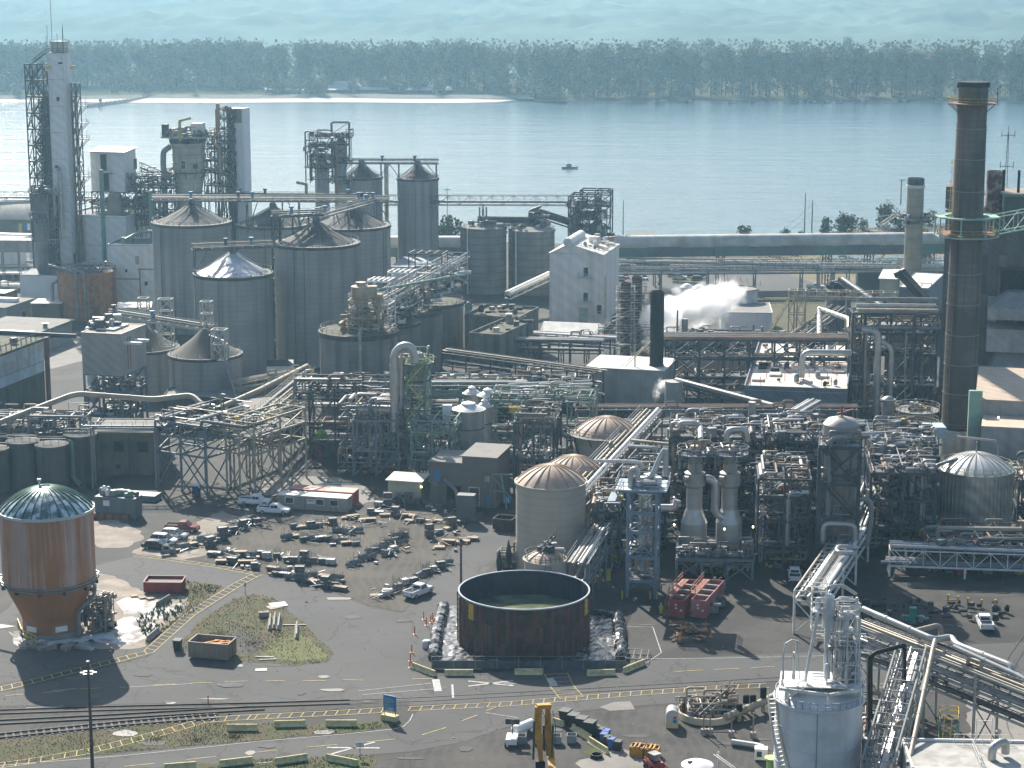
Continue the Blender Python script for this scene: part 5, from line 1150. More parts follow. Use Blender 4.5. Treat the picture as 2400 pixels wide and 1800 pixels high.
t,f,w_,dp,h=block('low_building','pale low building with a blue-grey curved roof behind the older tanks','building',915,1010,None,628,588,8,dep=20,wall=WPLAIN,roof=mat('slate_blue_roof',(.14,.17,.21),.6),par=0)
conv('conveyor_bridge','pale narrow conveyor climbing from the older buildings behind the white mill building',P(1190,700,560),P(1292,652,575),2,1.8,WSTEEL,cover=WSTEEL)
t=silo('vertical_tank','small mint green round tank beside the rearmost older tank',1089,1107,714,528,m=GREEN,cone=.8,dome=True,rm=GREEN,cat='tank',rail=True,coner=1)
TREEG=mat('shore_tree_leaf',(.055,.085,.03),.8,var=.4,scale=.5,col2=(.09,.12,.04))
for i,(u,v,s_,lab,m_)in enumerate(((1058,565,1.9,'dense green bush-like tree between the slim silo and the ringed silos',TREEG),(1035,568,1.3,'smaller green bush beside the slim silo',TREEG),(1216,560,1.6,'grey-green tree top behind the conveyor head',LEAF2),(1743,568,1.25,'small upright tree on the shore behind the covered gallery',TREEG),(1768,570,.6,'low yellow-green bush right of the small shore tree',LEAF2),(2075,534,1.7,'largest round pale bush on the point',LEAF2),(2105,536,1.2,'dark bush just right of the largest bush on the point',TREEG),(1975,545,1.5,'broad dark bush in the middle of the point',TREEG),(1995,543,1.3,'rounded bush right of the broad dark bush on the point',TREEG),(1935,552,1.3,'dark bush at the left end of the point',TREEG),(2020,540,.9,'small brown bush on the point between two larger bushes',LEAF2),(1838,566,.9,'small dark shore bush left of the brown poles',TREEG),(2180,528,1.1,'dark bush at the right end of the point by the slender stack',TREEG),(2170,606,1.3,'green bush standing in the inlet pond',TREEG),(1878,560,.6,'little bush at the foot of the tall brown pole',LEAF2))):
 g=G(u,v);me=crown_mesh('crown',5,3.4,200+i,420,.42,.0,m_);plant_tree(g.x,g.y,0,s_*.8,i,me,TKB,lab,None,name='tree' if s_>1.2 else 'shrub',cat='tree' if s_>1.2 else 'bush')
patch('point_asphalt',[(1905,572),(1990,552),(2080,545),(2230,540),(2240,576),(2000,576)],.02,ASPH2)
patch('shore_grass',[(1780,574),(1870,562),(1925,553),(1990,543),(2070,537),(2060,541),(1990,549),(1910,566),(1880,575)],.01,FIELD)
patch('shore_grass',[(1340,574),(1780,572),(1780,582),(1340,580)],.01,FIELD)
# RIGHT: chimneys, boiler house
CHM=mat('sooty_chimney',(0.145,0.125,0.10),0.85,var=0.25,scale=0.2,streak=1.0,streakcol=(0.03,0.028,0.026),dirt=(0.05,0.045,0.04),dirta=0.5,dscale=0.15,rings=0.3,ringw=1.3)
def zat(v,d):return P(2250,v,d).z
c=P(2281.5,192,400);X=c.x;t=T('chimney','tallest sooty brown concrete chimney at the right with yellow and green platforms','chimney',(X,400,0));H_=c.z
b=MB();b.lathe((X,400,0),[(3.3,6),(3.2,30),(3.0,50),(2.86,H_-8.2),(2.82,H_-8.2),(2.88,H_-.3),(2.95,H_),(2.6,H_),(2.6,H_-3)],40,True,True);b.build('shaft',CHM,t,True)
b=MB();b.lathe((X,400,0),[(3.5,0),(3.5,zat(1008,400)),(3.3,zat(1003,400))],40);b.build('base_casing',SILVER,t,True)
b=MB();b.lathe((X,400,0),[(2.87,H_-.9),(3.05,H_-.7),(3.05,H_+.05),(2.8,H_+.05)],40);b.build('top_ring',BLACK,t,True)
b=MB()
for v in(300,372,447,640,711,782,851,918,988):b.ring((X,400,zat(v,400)),3.0+(H_-zat(v,400))*.006,.06,.12,40)
b.build('band',GREYP,t,kind='stuff')
for sx in(-1,1):
 b=MB();q0=Vector((X+sx*2.1,400-2.4,zat(1000,400)));q1=Vector((X+sx*1.6,400-2.45,zat(262,400)))
 if sx<0:b.ladder(q0+Vector((-.9,.2,0)),q1+Vector((-.9,.2,0)),.6,(-.5,-.85,0));b.build('ladder',mat('brown_ladder',(.2,.13,.09),.8),t)
b=MB();b.ladder((X-3.6,399.4,zat(512,400)),(X-3.3,399.4,zat(372,400)),.8,(-1,-.3,0));b.build('ladder',YSTEEL,t)
YOR=mat('orange_deck',(.28,.11,.05),.7)
z=zat(242,400);plat_ring(t,(X,400),2.9,4.7,z,YOR,YSTEEL,n=20)
b=MB();q=Vector((X+4.5,399,z));b.tube([q,q+Vector((0,0,3.1)),q+Vector((.3,0,3.4)),q+Vector((.6,0,3))],.09,6);b.build('hook_post',DSTEEL,t)
b=MB();b.box(X-3.2,X-2.8,399.6,400.4,z+3,z+3.8);b.box(X+2.8,X+3.2,399.6,400.4,z+3,z+3.8);b.build('lug',DSTEEL,t)
zb_=zat(548,400);zt_=zat(507,400)
for zz in(zb_,):plat_ring(t,(X,400),3.1,5.7,zz,YOR,YSTEEL,n=16)
GRN=mat('bright_green_steel',(.28,.45,.36),.55)
b=MB()
for i in range(8):
 a0=2*pi*(i+.5)/8;a1=2*pi*(i+1.5)/8;r_=6.2
 p0=Vector((X+cos(a0)*r_,400+sin(a0)*r_,0));p1=Vector((X+cos(a1)*r_,400+sin(a1)*r_,0))
 for zz in(zb_-.3,zt_):b.beam(p0+Vector((0,0,zz)),p1+Vector((0,0,zz)),.28)
 b.beam(p0+Vector((0,0,zb_-.3)),p0+Vector((0,0,zt_)),.25);b.beam(p0+Vector((0,0,zt_)),Vector((X+cos(a0)*3.2,400+sin(a0)*3.2,zt_)),.2)
b.build('octagon_frame',GRN,t)
b=MB();b.ring((X,400,zt_),5.2,1.8,.08,16);b.build('canopy',GRN,t)
conv('access_bridge','green lattice access bridge from the chimney platform to the boiler house',(X+5.8,402,zb_-.2),(X+22,412,zb_+1.2),2.6,3.4,GRN,belt=False)
c=P(2147,417,592);X2=c.x;H2=c.z;t=T('chimney','slender tan steel stack with a white collar, left of the tall chimney','chimney',(X2,592,0))
zz2=lambda v:P(2147,v,592).z
b=MB();b.lathe((X2,592,0),[(2.7,0),(2.5,zz2(520)),(2.4,zz2(440))],28);b.build('shaft',mat('tan_stack',(.36,.31,.22),.75,streak=.7,rings=.25,ringw=3,streakcol=(.13,.11,.09)),t,True)
b=MB();b.lathe((X2,592,0),[(2.5,zz2(440)),(2.68,zz2(440)),(2.68,zz2(433)),(2.5,zz2(433))],28);b.build('collar',WSTEEL,t,True)
b=MB();b.lathe((X2,592,0),[(2.42,zz2(433)),(2.42,H2),(2.2,H2),(2.2,H2-1)],28);b.build('tip',DSTEEL,t,True)
plat_ring(t,(X2,592),2.5,5.2,zz2(512),GREYP,n=14);fittings(t,Fr((X2,592,0)),-4.5,4.5,-4,0,[zz2(512),zz2(524)],36,3,s=(.3,1.2))
b=MB();b.stair((X2-3,631,zz2(660)),(X2+2.6,631,zz2(600)),1,t=.12);b.stair((X2+2.6,631,zz2(600)),(X2-2.6,631,zz2(570)),1,t=.12);b.stair((X2-2.6,631,zz2(570)),(X2+3,631,zz2(540)),1,t=.12);b.stair((X2+3,631,zz2(540)),(X2-1,631,zz2(512)),1,t=.12);b.build('stair',GREYP,t)
b=MB();b.tube([(X2+3.6,633,zz2(520)),(X2+3.6,633,zz2(457))],.2,6);b.beam((X2+2.9,633,zz2(457)),(X2+4.9,633,zz2(457)),.25);b.build('lamp_mast',GREYP,t)
t,f,w_,dp,h=block('boiler_house','huge dark corrugated boiler house filling the right edge behind the tall chimney','building',2217,2560,None,506,432,12,dep=34,wall=DCLAD,roof=mat('dark_roof',(.1,.11,.13),.8),par=.4)
fbh,hbh,wbh=f,h,w_
b=MB();f.box(b,-.2,4.2,4,12,h,P(2216,440,440).z);b.build('roof_block',DCLAD,t)
rr=random.Random(12)
for i in range(26):
 x=i*1.9
 for j in range(5):
  if rr.random()<.55:b=MB();f.box(b,x+.05,x+1.85,-.06-rr.random()*.06,0,h*j/5+.3,h*(j+1)/5-.1);b.build('cladding_sheet',rr.choice([DCLAD,GCLAD,mat('mid_sheet',(.16,.155,.145),.7,ribs=.6,ribw=.5,streak=.8,streakcol=(.04,.04,.04)),DCLAD]),t)
zq=lambda v:P(2350,v,428).z
b=MB();f.box(b,9.5,30,-9,-.1,zq(748),zq(722));f.box(b,9.5,30,-9,-.1,zq(823),zq(770));b.build('duct_casing',mat('pale_grey_sheet',(.40,.39,.37),.65,ribs=.4,ribw=.6,streak=.3),t)
for(v0,v1,x0,x1,e0)in((722,690,9.5,30,4),(890,823,9.5,30,2.5),(925,890,7.5,30,0)):
 b=MB();k=f
 pts=[k.p(x0,-9,zq(v0)),k.p(x1,-9,zq(v0)),k.p(x1,0,zq(v0)),k.p(x0,0,zq(v0)),k.p(x0+e0,-9+e0,zq(v1)),k.p(x1,-9+e0,zq(v1)),k.p(x1,0,zq(v1)),k.p(x0+e0,0,zq(v1))]
 b.v=[tuple(p)for p in pts];b.f=[(3,2,1,0),(4,5,6,7),(0,1,5,4),(1,2,6,5),(2,3,7,6),(3,0,4,7)];b.build('hopper',mat('hopper_grey',(.27,.27,.265),.6,ribs=.3,ribw=.6,streak=.3),t)
b=MB();f.box(b,12,30,-.5,-.1,zq(705),zq(640));b.build('opening',DARK,t)
b=MB()
for q in range(4):b.beam(f.p(12+q*4,-.8,zq(705)),f.p(16+q*4,-.8,zq(642)),.35)
b.beam(f.p(11.5,-.9,zq(640)),f.p(30,-.9,zq(640)),.5,.6);b.build('bracing',DSTEEL,t)
b=MB();b.rail([f.p(6,-9.4,zq(868)),f.p(30,-9.4,zq(868))],1.1,1.4,.08);f.box(b,6,30,-9.6,-8.8,zq(868)-.2,zq(868));b.build('handrail',GRN,t)
c=P(2327,492,438);t=T('rusty_stack','short wide rust-red stack on the boiler house roof','stack',(c.x,438,hbh));zt2=P(2327,400,438).z;r_=18/sc(c)
b=MB();b.lathe((c.x,438,0),[(r_*1.3,hbh),(r_*1.3,hbh+.8),(r_,hbh+1.6),(r_,zt2),(r_*.9,zt2),(r_*.9,zt2-1)],24,True,True);b.build('shell',mat('flaking_rust',(.10,.035,.028),.85,dirt=(.42,.38,.33),dirta=.5,dscale=.6,streak=.4),t,True)
for u,vt,d,lab,r2 in((2353,398,439,'thin dark pipe beside the short rust-red roof stack',.28),(2389,399,436,'thin dark pipe on the grey-roofed penthouse',.22)):
 p=P(u,vt,d);b=MB();b.tube([(p.x,d,hbh),p],r2*1.3,10);b.build('vent_pipe',BLACK,None,True,label=lab,cat='pipe')
t,f,w_,dp,h=block('penthouse','green-trimmed penthouse with a brown roof on the boiler house at the right edge','rooftop building',2358,2470,None,456,434,3,dep=10,zb=hbh,wall=mat('teal_wall',(.07,.11,.11),.7),roof=mat('brown_roof',(.25,.21,.17),.8),par=0,over=.9)
b=MB()
for x in(-.6,w_*.5):b.beam(f.p(x,-.7,0),f.p(x,-.7,h),.3)
b.beam(f.p(-.9,-1,h-.1),f.p(w_,-1,h-.1),.4,.5);b.build('trim',GREEN,t);opening(t,f,4,0,.5,4,3,'opening',DARK,frame=False)
c=P(2361,360,445);t=T('radio_mast','slim lattice radio mast with two antenna crossarms on the boiler house','mast',(c.x,445,hbh));zt2=P(2361,295,445).z
b=MB()
for sx in(-.4,.4):b.beam((c.x+sx,445,hbh),(c.x+sx*.15,445,zt2-1.5),.1)
b.beam((c.x,445,zt2-3),(c.x,445,zt2),.1)
for i in range(14):z0=hbh+(zt2-hbh)*i/15;b.beam((c.x-.35,445,z0),(c.x+.3,445,z0+1),.06)
b.build('mast',NSTEEL,t)
for v in(317,390):
 z0=P(2361,v,445).z;b=MB();b.beam((c.x-1.4,445,z0),(c.x+1.4,445,z0),.12);b.beam((c.x-1.4,445,z0-.4),(c.x-1.4,445,z0+1),.12);b.beam((c.x+1.4,445,z0-.4),(c.x+1.4,445,z0+1),.12);b.build('crossarm',NSTEEL,t)
t,f,w_,dp,h=block('low_building','grey building with a white roof left of the boiler house, behind the black conveyor','building',2108,2176,2212,678,520,20,wall=mat('slate_wall',(.16,.19,.21),.7,ribs=.4),roof=WROOF,par=.2);opening(t,f,1,0,.3,1.4,2.4,'door',GLASS)
b=MB();f.box(b,-.05,w_+.05,-.08,0,0,h*.5);b.build('lower_wall',GCLAD,t)
b=MB()
for i in range(2):b.bend([f.p(3+i*2.2,3,h+.2),f.p(3+i*2.2,3,h+.9),f.p(5+i*2.4,4.5,h+.9),f.p(5+i*2.4,4.5,h+.2)],.1,6)
b.build('roof_pipe',DSTEEL,t)
t,f,w_,dp,h=block('low_building','small cream guard hut with a white roof on the grass behind the small concrete tank','hut',2062,2100,2110,655,580,14,dep=4,wall=mat('cream_wall',(.45,.42,.33),.7),roof=WROOF,par=0,over=.4);opening(t,f,1.2,0,.1,1,2.1,'door',DARK)
t,f,w_,dp,h=block('low_building','dark flat shed on the grass below the lattice bridge','shed',2010,2107,None,640,600,6,dep=8,wall=mat('slate_shed',(.10,.12,.12),.8),roof=mat('slate_shed2',(.15,.17,.17),.8),par=0)
t=silo('concrete_tank','small squat concrete tank with dark machinery on top, in front of the grass',1936,1996,680,528,m=CONC2,cat='silo',top=.4)
ff=Fr(ORG[t.name]);fittings(t,ff,-2.4,1.5,-2,2,[t['h'],t['h']+1.2],30,9,s=(.5,1.7),mats=[DSTEEL,BLACK])
conv('inclined_conveyor','grey enclosed conveyor sloping down right from the small concrete tank',P(1974,664,522),P(2100,752,500),1.6,1.4,GREYP,cover=GREYP)
c0=P(2112,640,505);c1=P(2204,742,490);t=T('inclined_conveyor','thick black enclosed conveyor sloping down to the boiler house','conveyor',tuple(c0))
b=MB();b.beam(c0,c1,1.8,1.9);b.build('casing',BLACK,t);b=MB();b.beam(c0+Vector((-1.6,0,-.6)),c0+Vector((1,0,.6)),1.6,1.4);b.build('head',DSTEEL,t)
b=MB();m0=c0.lerp(c1,.12);m1=c0.lerp(c1,.3)
for i in range(8):q=m0.lerp(m1,i/8);b.box(q.x-.2,q.x+.25,q.y-1.0,q.y-.96,q.z-.2,q.z+.45)
b.build('lettering',WHM,t)
f=Fr((P(1845,770,500).x,498,0),R(6));t=T('pipe_tower','cream lattice pipe tower with a sloping ladder, right of the wide white tank','steel frame',tuple(f.o));z5=P(1850,682,498).z
steel(t,f,[0,2,4],[0,3],[0,z5/3,z5*2/3,z5],CREAM,.25,'x',seed=5)
b=MB();b.stair(f.p(-5.5,0,z5*.3),f.p(0,.5,z5*.85),1.3,t=.14);b.build('pipe_ramp',CREAM,t)
rack('pipe_bridge','cream lattice pipe bridge running right from the cream pipe tower',(P(1862,690,500).x,500,0),(P(2110,690,496).x,497,0),3,(P(1900,700,500).z,),3,91,CREAM,14,truss=1.8)
def pr(label,u0,v0,d0,u1,v1,d1,zs,n=5,seed=0,m=STEEL,wd=3.5,post=8,**k):
 a=P(u0,v0,d0);b_=P(u1,v1,d1);return rack('pipe_rack',label,(a.x,d0,0),(b_.x,d1,0),wd,tuple(a.z-q for q in reversed(zs)),n,seed,m,post,**k)
t,f,w_,dp,h=block('flat_roof_building','low building with a bright tan and white flat roof full of orange stakes','building',1745,1985,None,922,425,10,dep=55,wall=mat('slate_wall',(.16,.19,.21),.7),roof=mat('cream_flat_roof',(.66,.62,.54),.8,dirt=(.42,.36,.29),dirta=.5,var=.15),par=.9)
for i in range(6):b=MB();f.box(b,1+i*3.4,3.5+i*3.4,8+(i%3)*6,11+(i%3)*6,h+.2,h+.7);b.build('roof_slab',mat('pale_slab',(.58,.55,.48),.8),t)
b=MB()
for i in range(24):x=1+(i*37%19);y=4+(i*53%30);b.beam(f.p(x,y,h+.2),f.p(x,y,h+2),.14)
b.build('orange_stake',mat('orange_plastic',(.62,.16,.05),.6),t)
fittings(t,f,1,w_-1,3,dp-2,[h+.2],30,63,s=(.5,1.6),mats=[DARK,RUSTP,GREYP])
t,f,w_,dp,h=block('flat_roof_building','long low building with a pale flat roof left of the orange stakes','building',1590,1795,1800,850,470,4,dep=30,wall=mat('pinkish_wall',(.40,.32,.27),.8),roof=mat('cream_flat_roof',(.66,.62,.54),.8),par=.8)
t,f,w_,dp,h=block('flat_roof_building','dark-walled hall with a wide dark gateway left of the tall chimney','building',2075,2195,None,792,452,4,dep=22,wall=mat('grey_brown_wall',(.22,.20,.18),.8,ribs=.4,streak=.4),roof=FLATR,par=.4)
opening(t,f,1,0,0,w_-2.5,5.4,'gateway',DARK,fm=WSTEEL)
t,f,w_,dp,h=block('flat_roof_building','hall with a broad tan sloped roof right of the chimney base','building',2290,2520,None,948,372,14,dep=16,wall=GCLAD,roof=TROOF,par=0,sl=3.0,over=.3)
t,f,w_,dp,h=block('flat_roof_building','lower pale clad wall building right of the chimney base','building',2300,2520,None,1012,362,14,dep=10,wall=GCLAD,roof=TROOF,par=0)
A=P(1570,790,470);f=Fr((A.x,455,0),R(2));wd=P(1990,790,455).x-f.o.x;zt2=P(1700,797,455).z
t=T('frame_structure','wide dark braced steel frame carrying brown pipes across the right middle','steel frame',tuple(f.o))
steel(t,f,[wd*i/7 for i in range(8)],[0,6],[0,zt2*.34,zt2*.67,zt2],NSTEEL,.42,'x',seed=44,decks=[zt2*.34])
for i,(y,m_,r_)in enumerate(((0,RUSTP,.38),(1.2,RUSTP,.32),(2.4,GREYP,.35),(3.6,RUSTP,.3),(5,TANP,.4))):
 b=MB();b.tube([f.p(-3,y,zt2+.5),f.p(wd+1,y,zt2+.5)],r_,10);b.build('pipe',m_,t,True)
piping(t,f,0,wd,0,6,[zt2*.34,zt2*.67,1],60,45);fittings(t,f,0,wd,0,6,[zt2*.34,zt2*.67,0],110,46)
A=P(1988,860,440);f=Fr((A.x,436,0),R(3));wd=P(2195,790,436).x-f.o.x;zt2=P(2100,735,436).z
t=T('frame_structure','tall pipe-laden steel frame between the tan-roofed hall and the tall chimney','steel frame',tuple(f.o))
steel(t,f,[0,2.5,wd*.45,wd*.8,wd],[0,6],[0,zt2*.3,zt2*.6,zt2*.8,zt2],NSTEEL,.4,'x',seed=47,decks=[zt2*.6,zt2*.8],rails=[zt2*.6,zt2])
for i,(z_,y,m_,r_)in enumerate(((zt2+.6,0,TANP,.5),(zt2+.4,2,TANP,.45),(zt2+2.9,1.5,GREYP,.45),(zt2+1.1,4,SILVER,.5),(zt2-3,0,GREYP,.5),(zt2-3.2,2,TANP,.4))):
 b=MB();b.tube([f.p(1,y,z_),f.p(wd,y,z_)],r_,10);b.build('pipe',m_,t,True)
b=MB();b.bend([f.p(5.5,-.6,0),f.p(5.5,-.6,zt2-3.5),f.p(2,0,zt2-3.5)],.75,12);b.build('pipe',SILVER,t,True)
b=MB();b.bend([f.p(8.4,-.8,0),f.p(8.4,-.8,zt2-7),f.p(4,0,zt2-4.8)],.6,12);b.build('pipe',SILVER,t,True)
b=MB();b.bend([f.p(-10.5,0,zt2-14),f.p(-10.5,0,zt2-8.5),f.p(0,0,zt2-8.5)],.65,12);b.build('pipe',SILVER,t,True)
piping(t,f,0,wd,-1,6,[zt2*.3,zt2*.6,zt2*.8,zt2-2,1],120,48,parts=26);fittings(t,f,0,wd,0,6,[zt2*.3,zt2*.6,zt2*.8],160,49)
pipe('bright silver pipe rising from the rack junction towards the brown tanks',[P(1920,790,470),P(1920,723,500),P(1990,748,470),P(1990,770,460)],.6,SILVER,'large_pipe',12)
pr('rack of tan pipes running away behind the orange-staked roof',1895,792,478,1990,735,520,(0,),5,101,wd=5)
f=Fr((P(1800,770,500).x,488,0),R(4));t=T('piping_field','low field of tangled pipework in front of the wide white tank','pipework',tuple(f.o))
steel(t,f,[0,6,12,18,24,30],[0,8,16],[0,3.2,5.6],DSTEEL,.26,'z',seed=51,decks=[3.2]);piping(t,f,0,30,0,16,[1,3.2,5.6],170,52,parts=30,vert=.2);fittings(t,f,0,30,0,16,[.2,3.2,5.6],240,53,s=(.3,1.5))
f=Fr((P(1560,770,500).x,500,0),R(4));t=T('piping_field','low field of tangled pipework under the steam cloud','pipework',tuple(f.o))
steel(t,f,[0,6,12,18,24],[0,8],[0,3,5],DSTEEL,.26,'z',seed=54,decks=[3]);piping(t,f,0,24,0,10,[1,3,5],90,55,parts=14,vert=.2);fittings(t,f,0,24,0,10,[.2,3,5],130,56,s=(.3,1.5))
for u,vt,vb,r_,lab,m_ in((1588,727,778,.22,'thin brown pipe standing in front of the steam',RUSTP),(1605,747,778,.75,'short pale grey exhaust cylinder in front of the steam',GREYP)):
 d=485;p=P(u,vt,d);q=P(u,vb+10,d);b=MB();b.tube([(p.x,d,q.z),p],r_,12);b.build('vent_pipe',m_,None,True,label=lab,cat='pipe')
pr('dark double-deck conveyor and pipe rack sloping right below the old concrete buildings',1035,828,448,1390,885,425,(0,2.6,5.2),2,111,DSTEEL,4,7,trays=2,mats=[GREYP,DSTEEL,STEEL,TANP],r=(.08,.2))
pr('brown pipe rack just left of the white-roofed stack shed',1195,800,470,1405,822,468,(0,2.5),5,112,DSTEEL,4,7)
pr('pipe rack at the foot of the tall white mill building',1250,786,486,1430,812,480,(0,2.0),5,113,DSTEEL,4,7,mats=[WSTEEL,RUSTP,GREYP])
pr('long level rack of pipes with a pale top rail from centre to right',1350,962,405,2010,962,405,(0,3.0),6,114,STEEL,4.5,8.5,mats=[RUSTP,TANP,GREYP,SILVER])
pr('long lower pipe rack in front of the level rack at the right',1330,1000,392,2020,1010,392,(0,2.8,5.5),6,115,NSTEEL,5,8.5,mats=[RUSTP,TANP,GREYP,SILVER,WSTEEL])
pr('pale pipe rack sloping right from the green stair tower to the stack shed',1210,912,402,1385,945,405,(0,1.4),5,116,GREEN,3.4,9,mats=[TANP,SILVER,WSTEEL])
pr('bundle of silver pipes and dark steel crossing left of the green stair tower',700,915,410,925,905,410,(0,1.7,3.4),5,117,DSTEEL,4,8,mats=[SILVER,GREYP,RUSTP])
pr('cream pipes crossing at the foot of the large silos',560,900,430,735,880,445,(0,1.6),4,118,CREAM,3,8,mats=[TANP,CREAM])
pr('green-grey rack behind the silver tank group',1000,905,420,1230,912,420,(0,2.2,4.5),5,119,GREEN,4.5,8,mats=[GREEN,TANP,SILVER,GREYP])
pr('long fat grey duct rack behind the round clad bin, sloping down right',1585,905,440,1800,960,415,(0,),2,120,DSTEEL,3,8,r=(.5,.8),mats=[STEEL,DSTEEL])
f=Fr((P(1010,900,440).x,428,0),R(4));t=T('piping_field','dark tangle of steel and pipes below the old concrete buildings','pipework',tuple(f.o))
steel(t,f,[0,7,14,21,28,34],[0,7,14],[0,4,7.5],DSTEEL,.3,'x',seed=57,decks=[4]);piping(t,f,0,34,0,14,[1,4,7.5],170,58,parts=26,vert=.25,mats=[SILVER,GREYP,TANP,GREEN,RUSTP]);fittings(t,f,0,34,0,14,[.2,4,7.5],220,59,s=(.3,1.6))
f=Fr((P(1195,880,440).x,446,0),R(4));t=T('piping_field','tangle of pipes and small weeds left of the stack shed','pipework',tuple(f.o))
steel(t,f,[0,6,12,17],[0,6,12],[0,3.5,6],DSTEEL,.3,'x',seed=67,decks=[3.5]);piping(t,f,0,17,0,12,[1,3.5,6],100,68,parts=16,vert=.25);fittings(t,f,0,17,0,12,[.2,3.5,6],120,69,s=(.3,1.6))
a=P(1800,1022,380);b_=P(1925,948,402);rack('pipe_bridge','bright silver pipe bundle running away diagonally at the right middle',a,b_,3.4,(0,),5,121,WSTEEL,30,posts=False,mats=[SILVER],r=(.22,.45))
# CENTRE FRONT: tanks and process towers
TANT=mat('tan_tank',(.46,.405,.335),.75,var=.08,streak=.2,rings=.25,ringw=1.2)
COPP=mat('tan_dome',(.50,.36,.26),.6,var=.15,dirt=(.30,.19,.12),dirta=.5,dscale=.4)
def tank(label,u0,u1,v,d,cone,m=TANT,rm=COPP,zb=0,ribs=18,rail=False,cat='tank',name='storage_tank',**k):
 return silo(name,label,u0,u1,v,d,cone=cone,dome=True,m=m,rm=rm,cat=cat,coner=1,zb=zb,rm_ribs=ribs,rail=rail,top=.3,**k)
tank('tallest tan storage tank with a sunlit copper-coloured dome',1209,1373,1126,322,2.6)
ta=tank('tan domed tank directly behind the tallest tan tank',1270,1418,1102,346,2.6)
tb=tank('wide rearmost tan domed tank with curved stair',1345,1500,1012,378,2.9,rail=True)
for t in(ta,):
 o_=ORG[t.name];b=MB();b.rail([(o_.x-9,o_.y-2,t['h']+.3),(o_.x+7,o_.y-3.5,t['h']+.3)],1.1,1,.07);b.box(o_.x-9,o_.x+7,o_.y-3,o_.y-1.8,t['h']+.15,t['h']+.28);b.build('walkway',DSTEEL,t)
o_=ORG[tb.name];r_=tb['r'];b=MB()
for i in range(8):
 a0=pi+.1+i*.13;a1=a0+.13;z0=tb['h']-i*1.1;b.stair((o_.x+cos(a1)*(r_+.6),o_.y+sin(a1)*(r_+.6),z0-1.1),(o_.x+cos(a0)*(r_+.6),o_.y+sin(a0)*(r_+.6),z0),.8,t=.09)
b.build('spiral_stair',STEEL,tb);plat_ring(tb,o_,r_,r_+1.3,tb['h']-.1,STEEL,n=24,a0=pi,a1=1.75*pi)
t=tank('small low tan tank with a ladder, in front of the tallest tan tank',1229,1326,1308,300,1.2,ribs=10,rail=True)
o_=ORG[t.name];b=MB();b.ladder((o_.x+.4,o_.y-t['r']-.1,0),(o_.x+.4,o_.y-t['r']-.1,t['h']+1),.8);b.build('ladder',STEEL,t);fittings(t,Fr(o_),-1,1.5,-1,1.5,[t['h']+.9],14,5,s=(.3,1.1))
b=MB();b.stair((o_.x-.8,o_.y-.5,t['h']+1),(o_.x+1.5,o_.y+.5,t['h']+3.5),.8);b.build('frame',STEEL,t)
GB=mat('grey_render',(.17,.155,.135),.85,var=.12,streak=.2)
t,f,w_,dp,h=block('workshop_building','grey two-storey building with pale blue doors behind the number 31 sign','building',1083,1163,1196,1075,360,14,wall=GB,roof=FLATR,par=.0,over=.25)
opening(t,f,w_-2.2,0,h*.52,1.0,1.1,m=CREAM,frame=False)
opening(t,f,w_-1.9,0,.1,1.0,2.2,'door',BLUEP,fm=GB);opening(t,f,w_-5,0,.1,1.8,3.4,'door',GLASS)
t2,f2,w2,dp2,h2=block('workshop_building','left lower wing of the grey building with a bright blue upper door','building',1007,1083,None,1087,361.5,14,dep=9,wall=GB,roof=FLATR,par=.0,over=.25)
opening(t2,f2,.9,0,h2-3.6,1.1,2.4,'door',BLUEP,fm=GB);opening(t2,f2,3.2,0,0,2.6,3.6,'gateway',DARK,fm=GB);opening(t2,f2,.6,0,3.5,.9,.9,m=FLATR,frame=False)
b=MB();b.bend([f2.p(3,-.8,5),f2.p(5.5,-1.4,3),f2.p(5.5,-1.6,0)],.32,8);b.build('duct',GREYP,t2)
t3,f3,w3,d3,h3=block('utility_cabinet','grey-blue metal cabinet in front of the grey building','cabinet',1070,1111,None,1165,350,10,dep=2,wall=mat('blue_grey_box',(.11,.14,.155),.6,ribs=.4),roof=STEEL,par=0)
g=G(1188,1192);t=T('number_sign','blue square sign reading 31 on a pale green post frame','sign',tuple(g));x,y=g.x,g.y
zz=P(1190,1180,y).z;b=MB();b.box(x-.75,x+.75,y-.05,y,zz,zz+1.35);sp=b.build('panel',BLUEP,t)
def digits(parent,s_,x,y,z,hgt,m=WPLAIN,rz=0.0):
 """raised lettering as a mesh, standing upright and facing -y (turned by rz)"""
 cu=bpy.data.curves.new('lettering','FONT');cu.body=s_;cu.size=hgt*1.35;cu.extrude=.01;cu.align_x='CENTER'
 tmp=bpy.data.objects.new('lettering_curve',cu);COL.objects.link(tmp);bpy.context.view_layer.update()
 me=bpy.data.meshes.new_from_object(tmp.evaluated_get(bpy.context.evaluated_depsgraph_get()));bpy.data.objects.remove(tmp)
 me.materials.clear();me.materials.append(m);o=bpy.data.objects.new('lettering',me);COL.objects.link(o);o.rotation_euler=(pi/2,0,rz);o.parent=parent
 pw=ORG[parent.name];o.location=Vector((x,y,z))-pw;ORG[o.name]=pw;return o
digits(sp,'31',x,y-.07,zz+.28,.75)
f=Fr((x-1.6,y+.3,0),R(12));z_=P(1190,1112,y).z;q=MB()
b=MB();b.beam(f.p(-1.9,0,0),f.p(-.9,0,z_),.3);b.beam(f.p(1.6,0,0),f.p(.6,0,z_),.3);b.build('leg',GREEN,t)
b=MB();b.beam(f.p(-1.2,0,z_),f.p(2.6,0,z_),.25);b.beam(f.p(-1.5,0,z_*.5),f.p(1.3,0,z_*.5),.2);b.beam(f.p(-.9,0,z_*.9),f.p(2.5,0,z_*.3),.16);b.build('beams',GREEN,t)
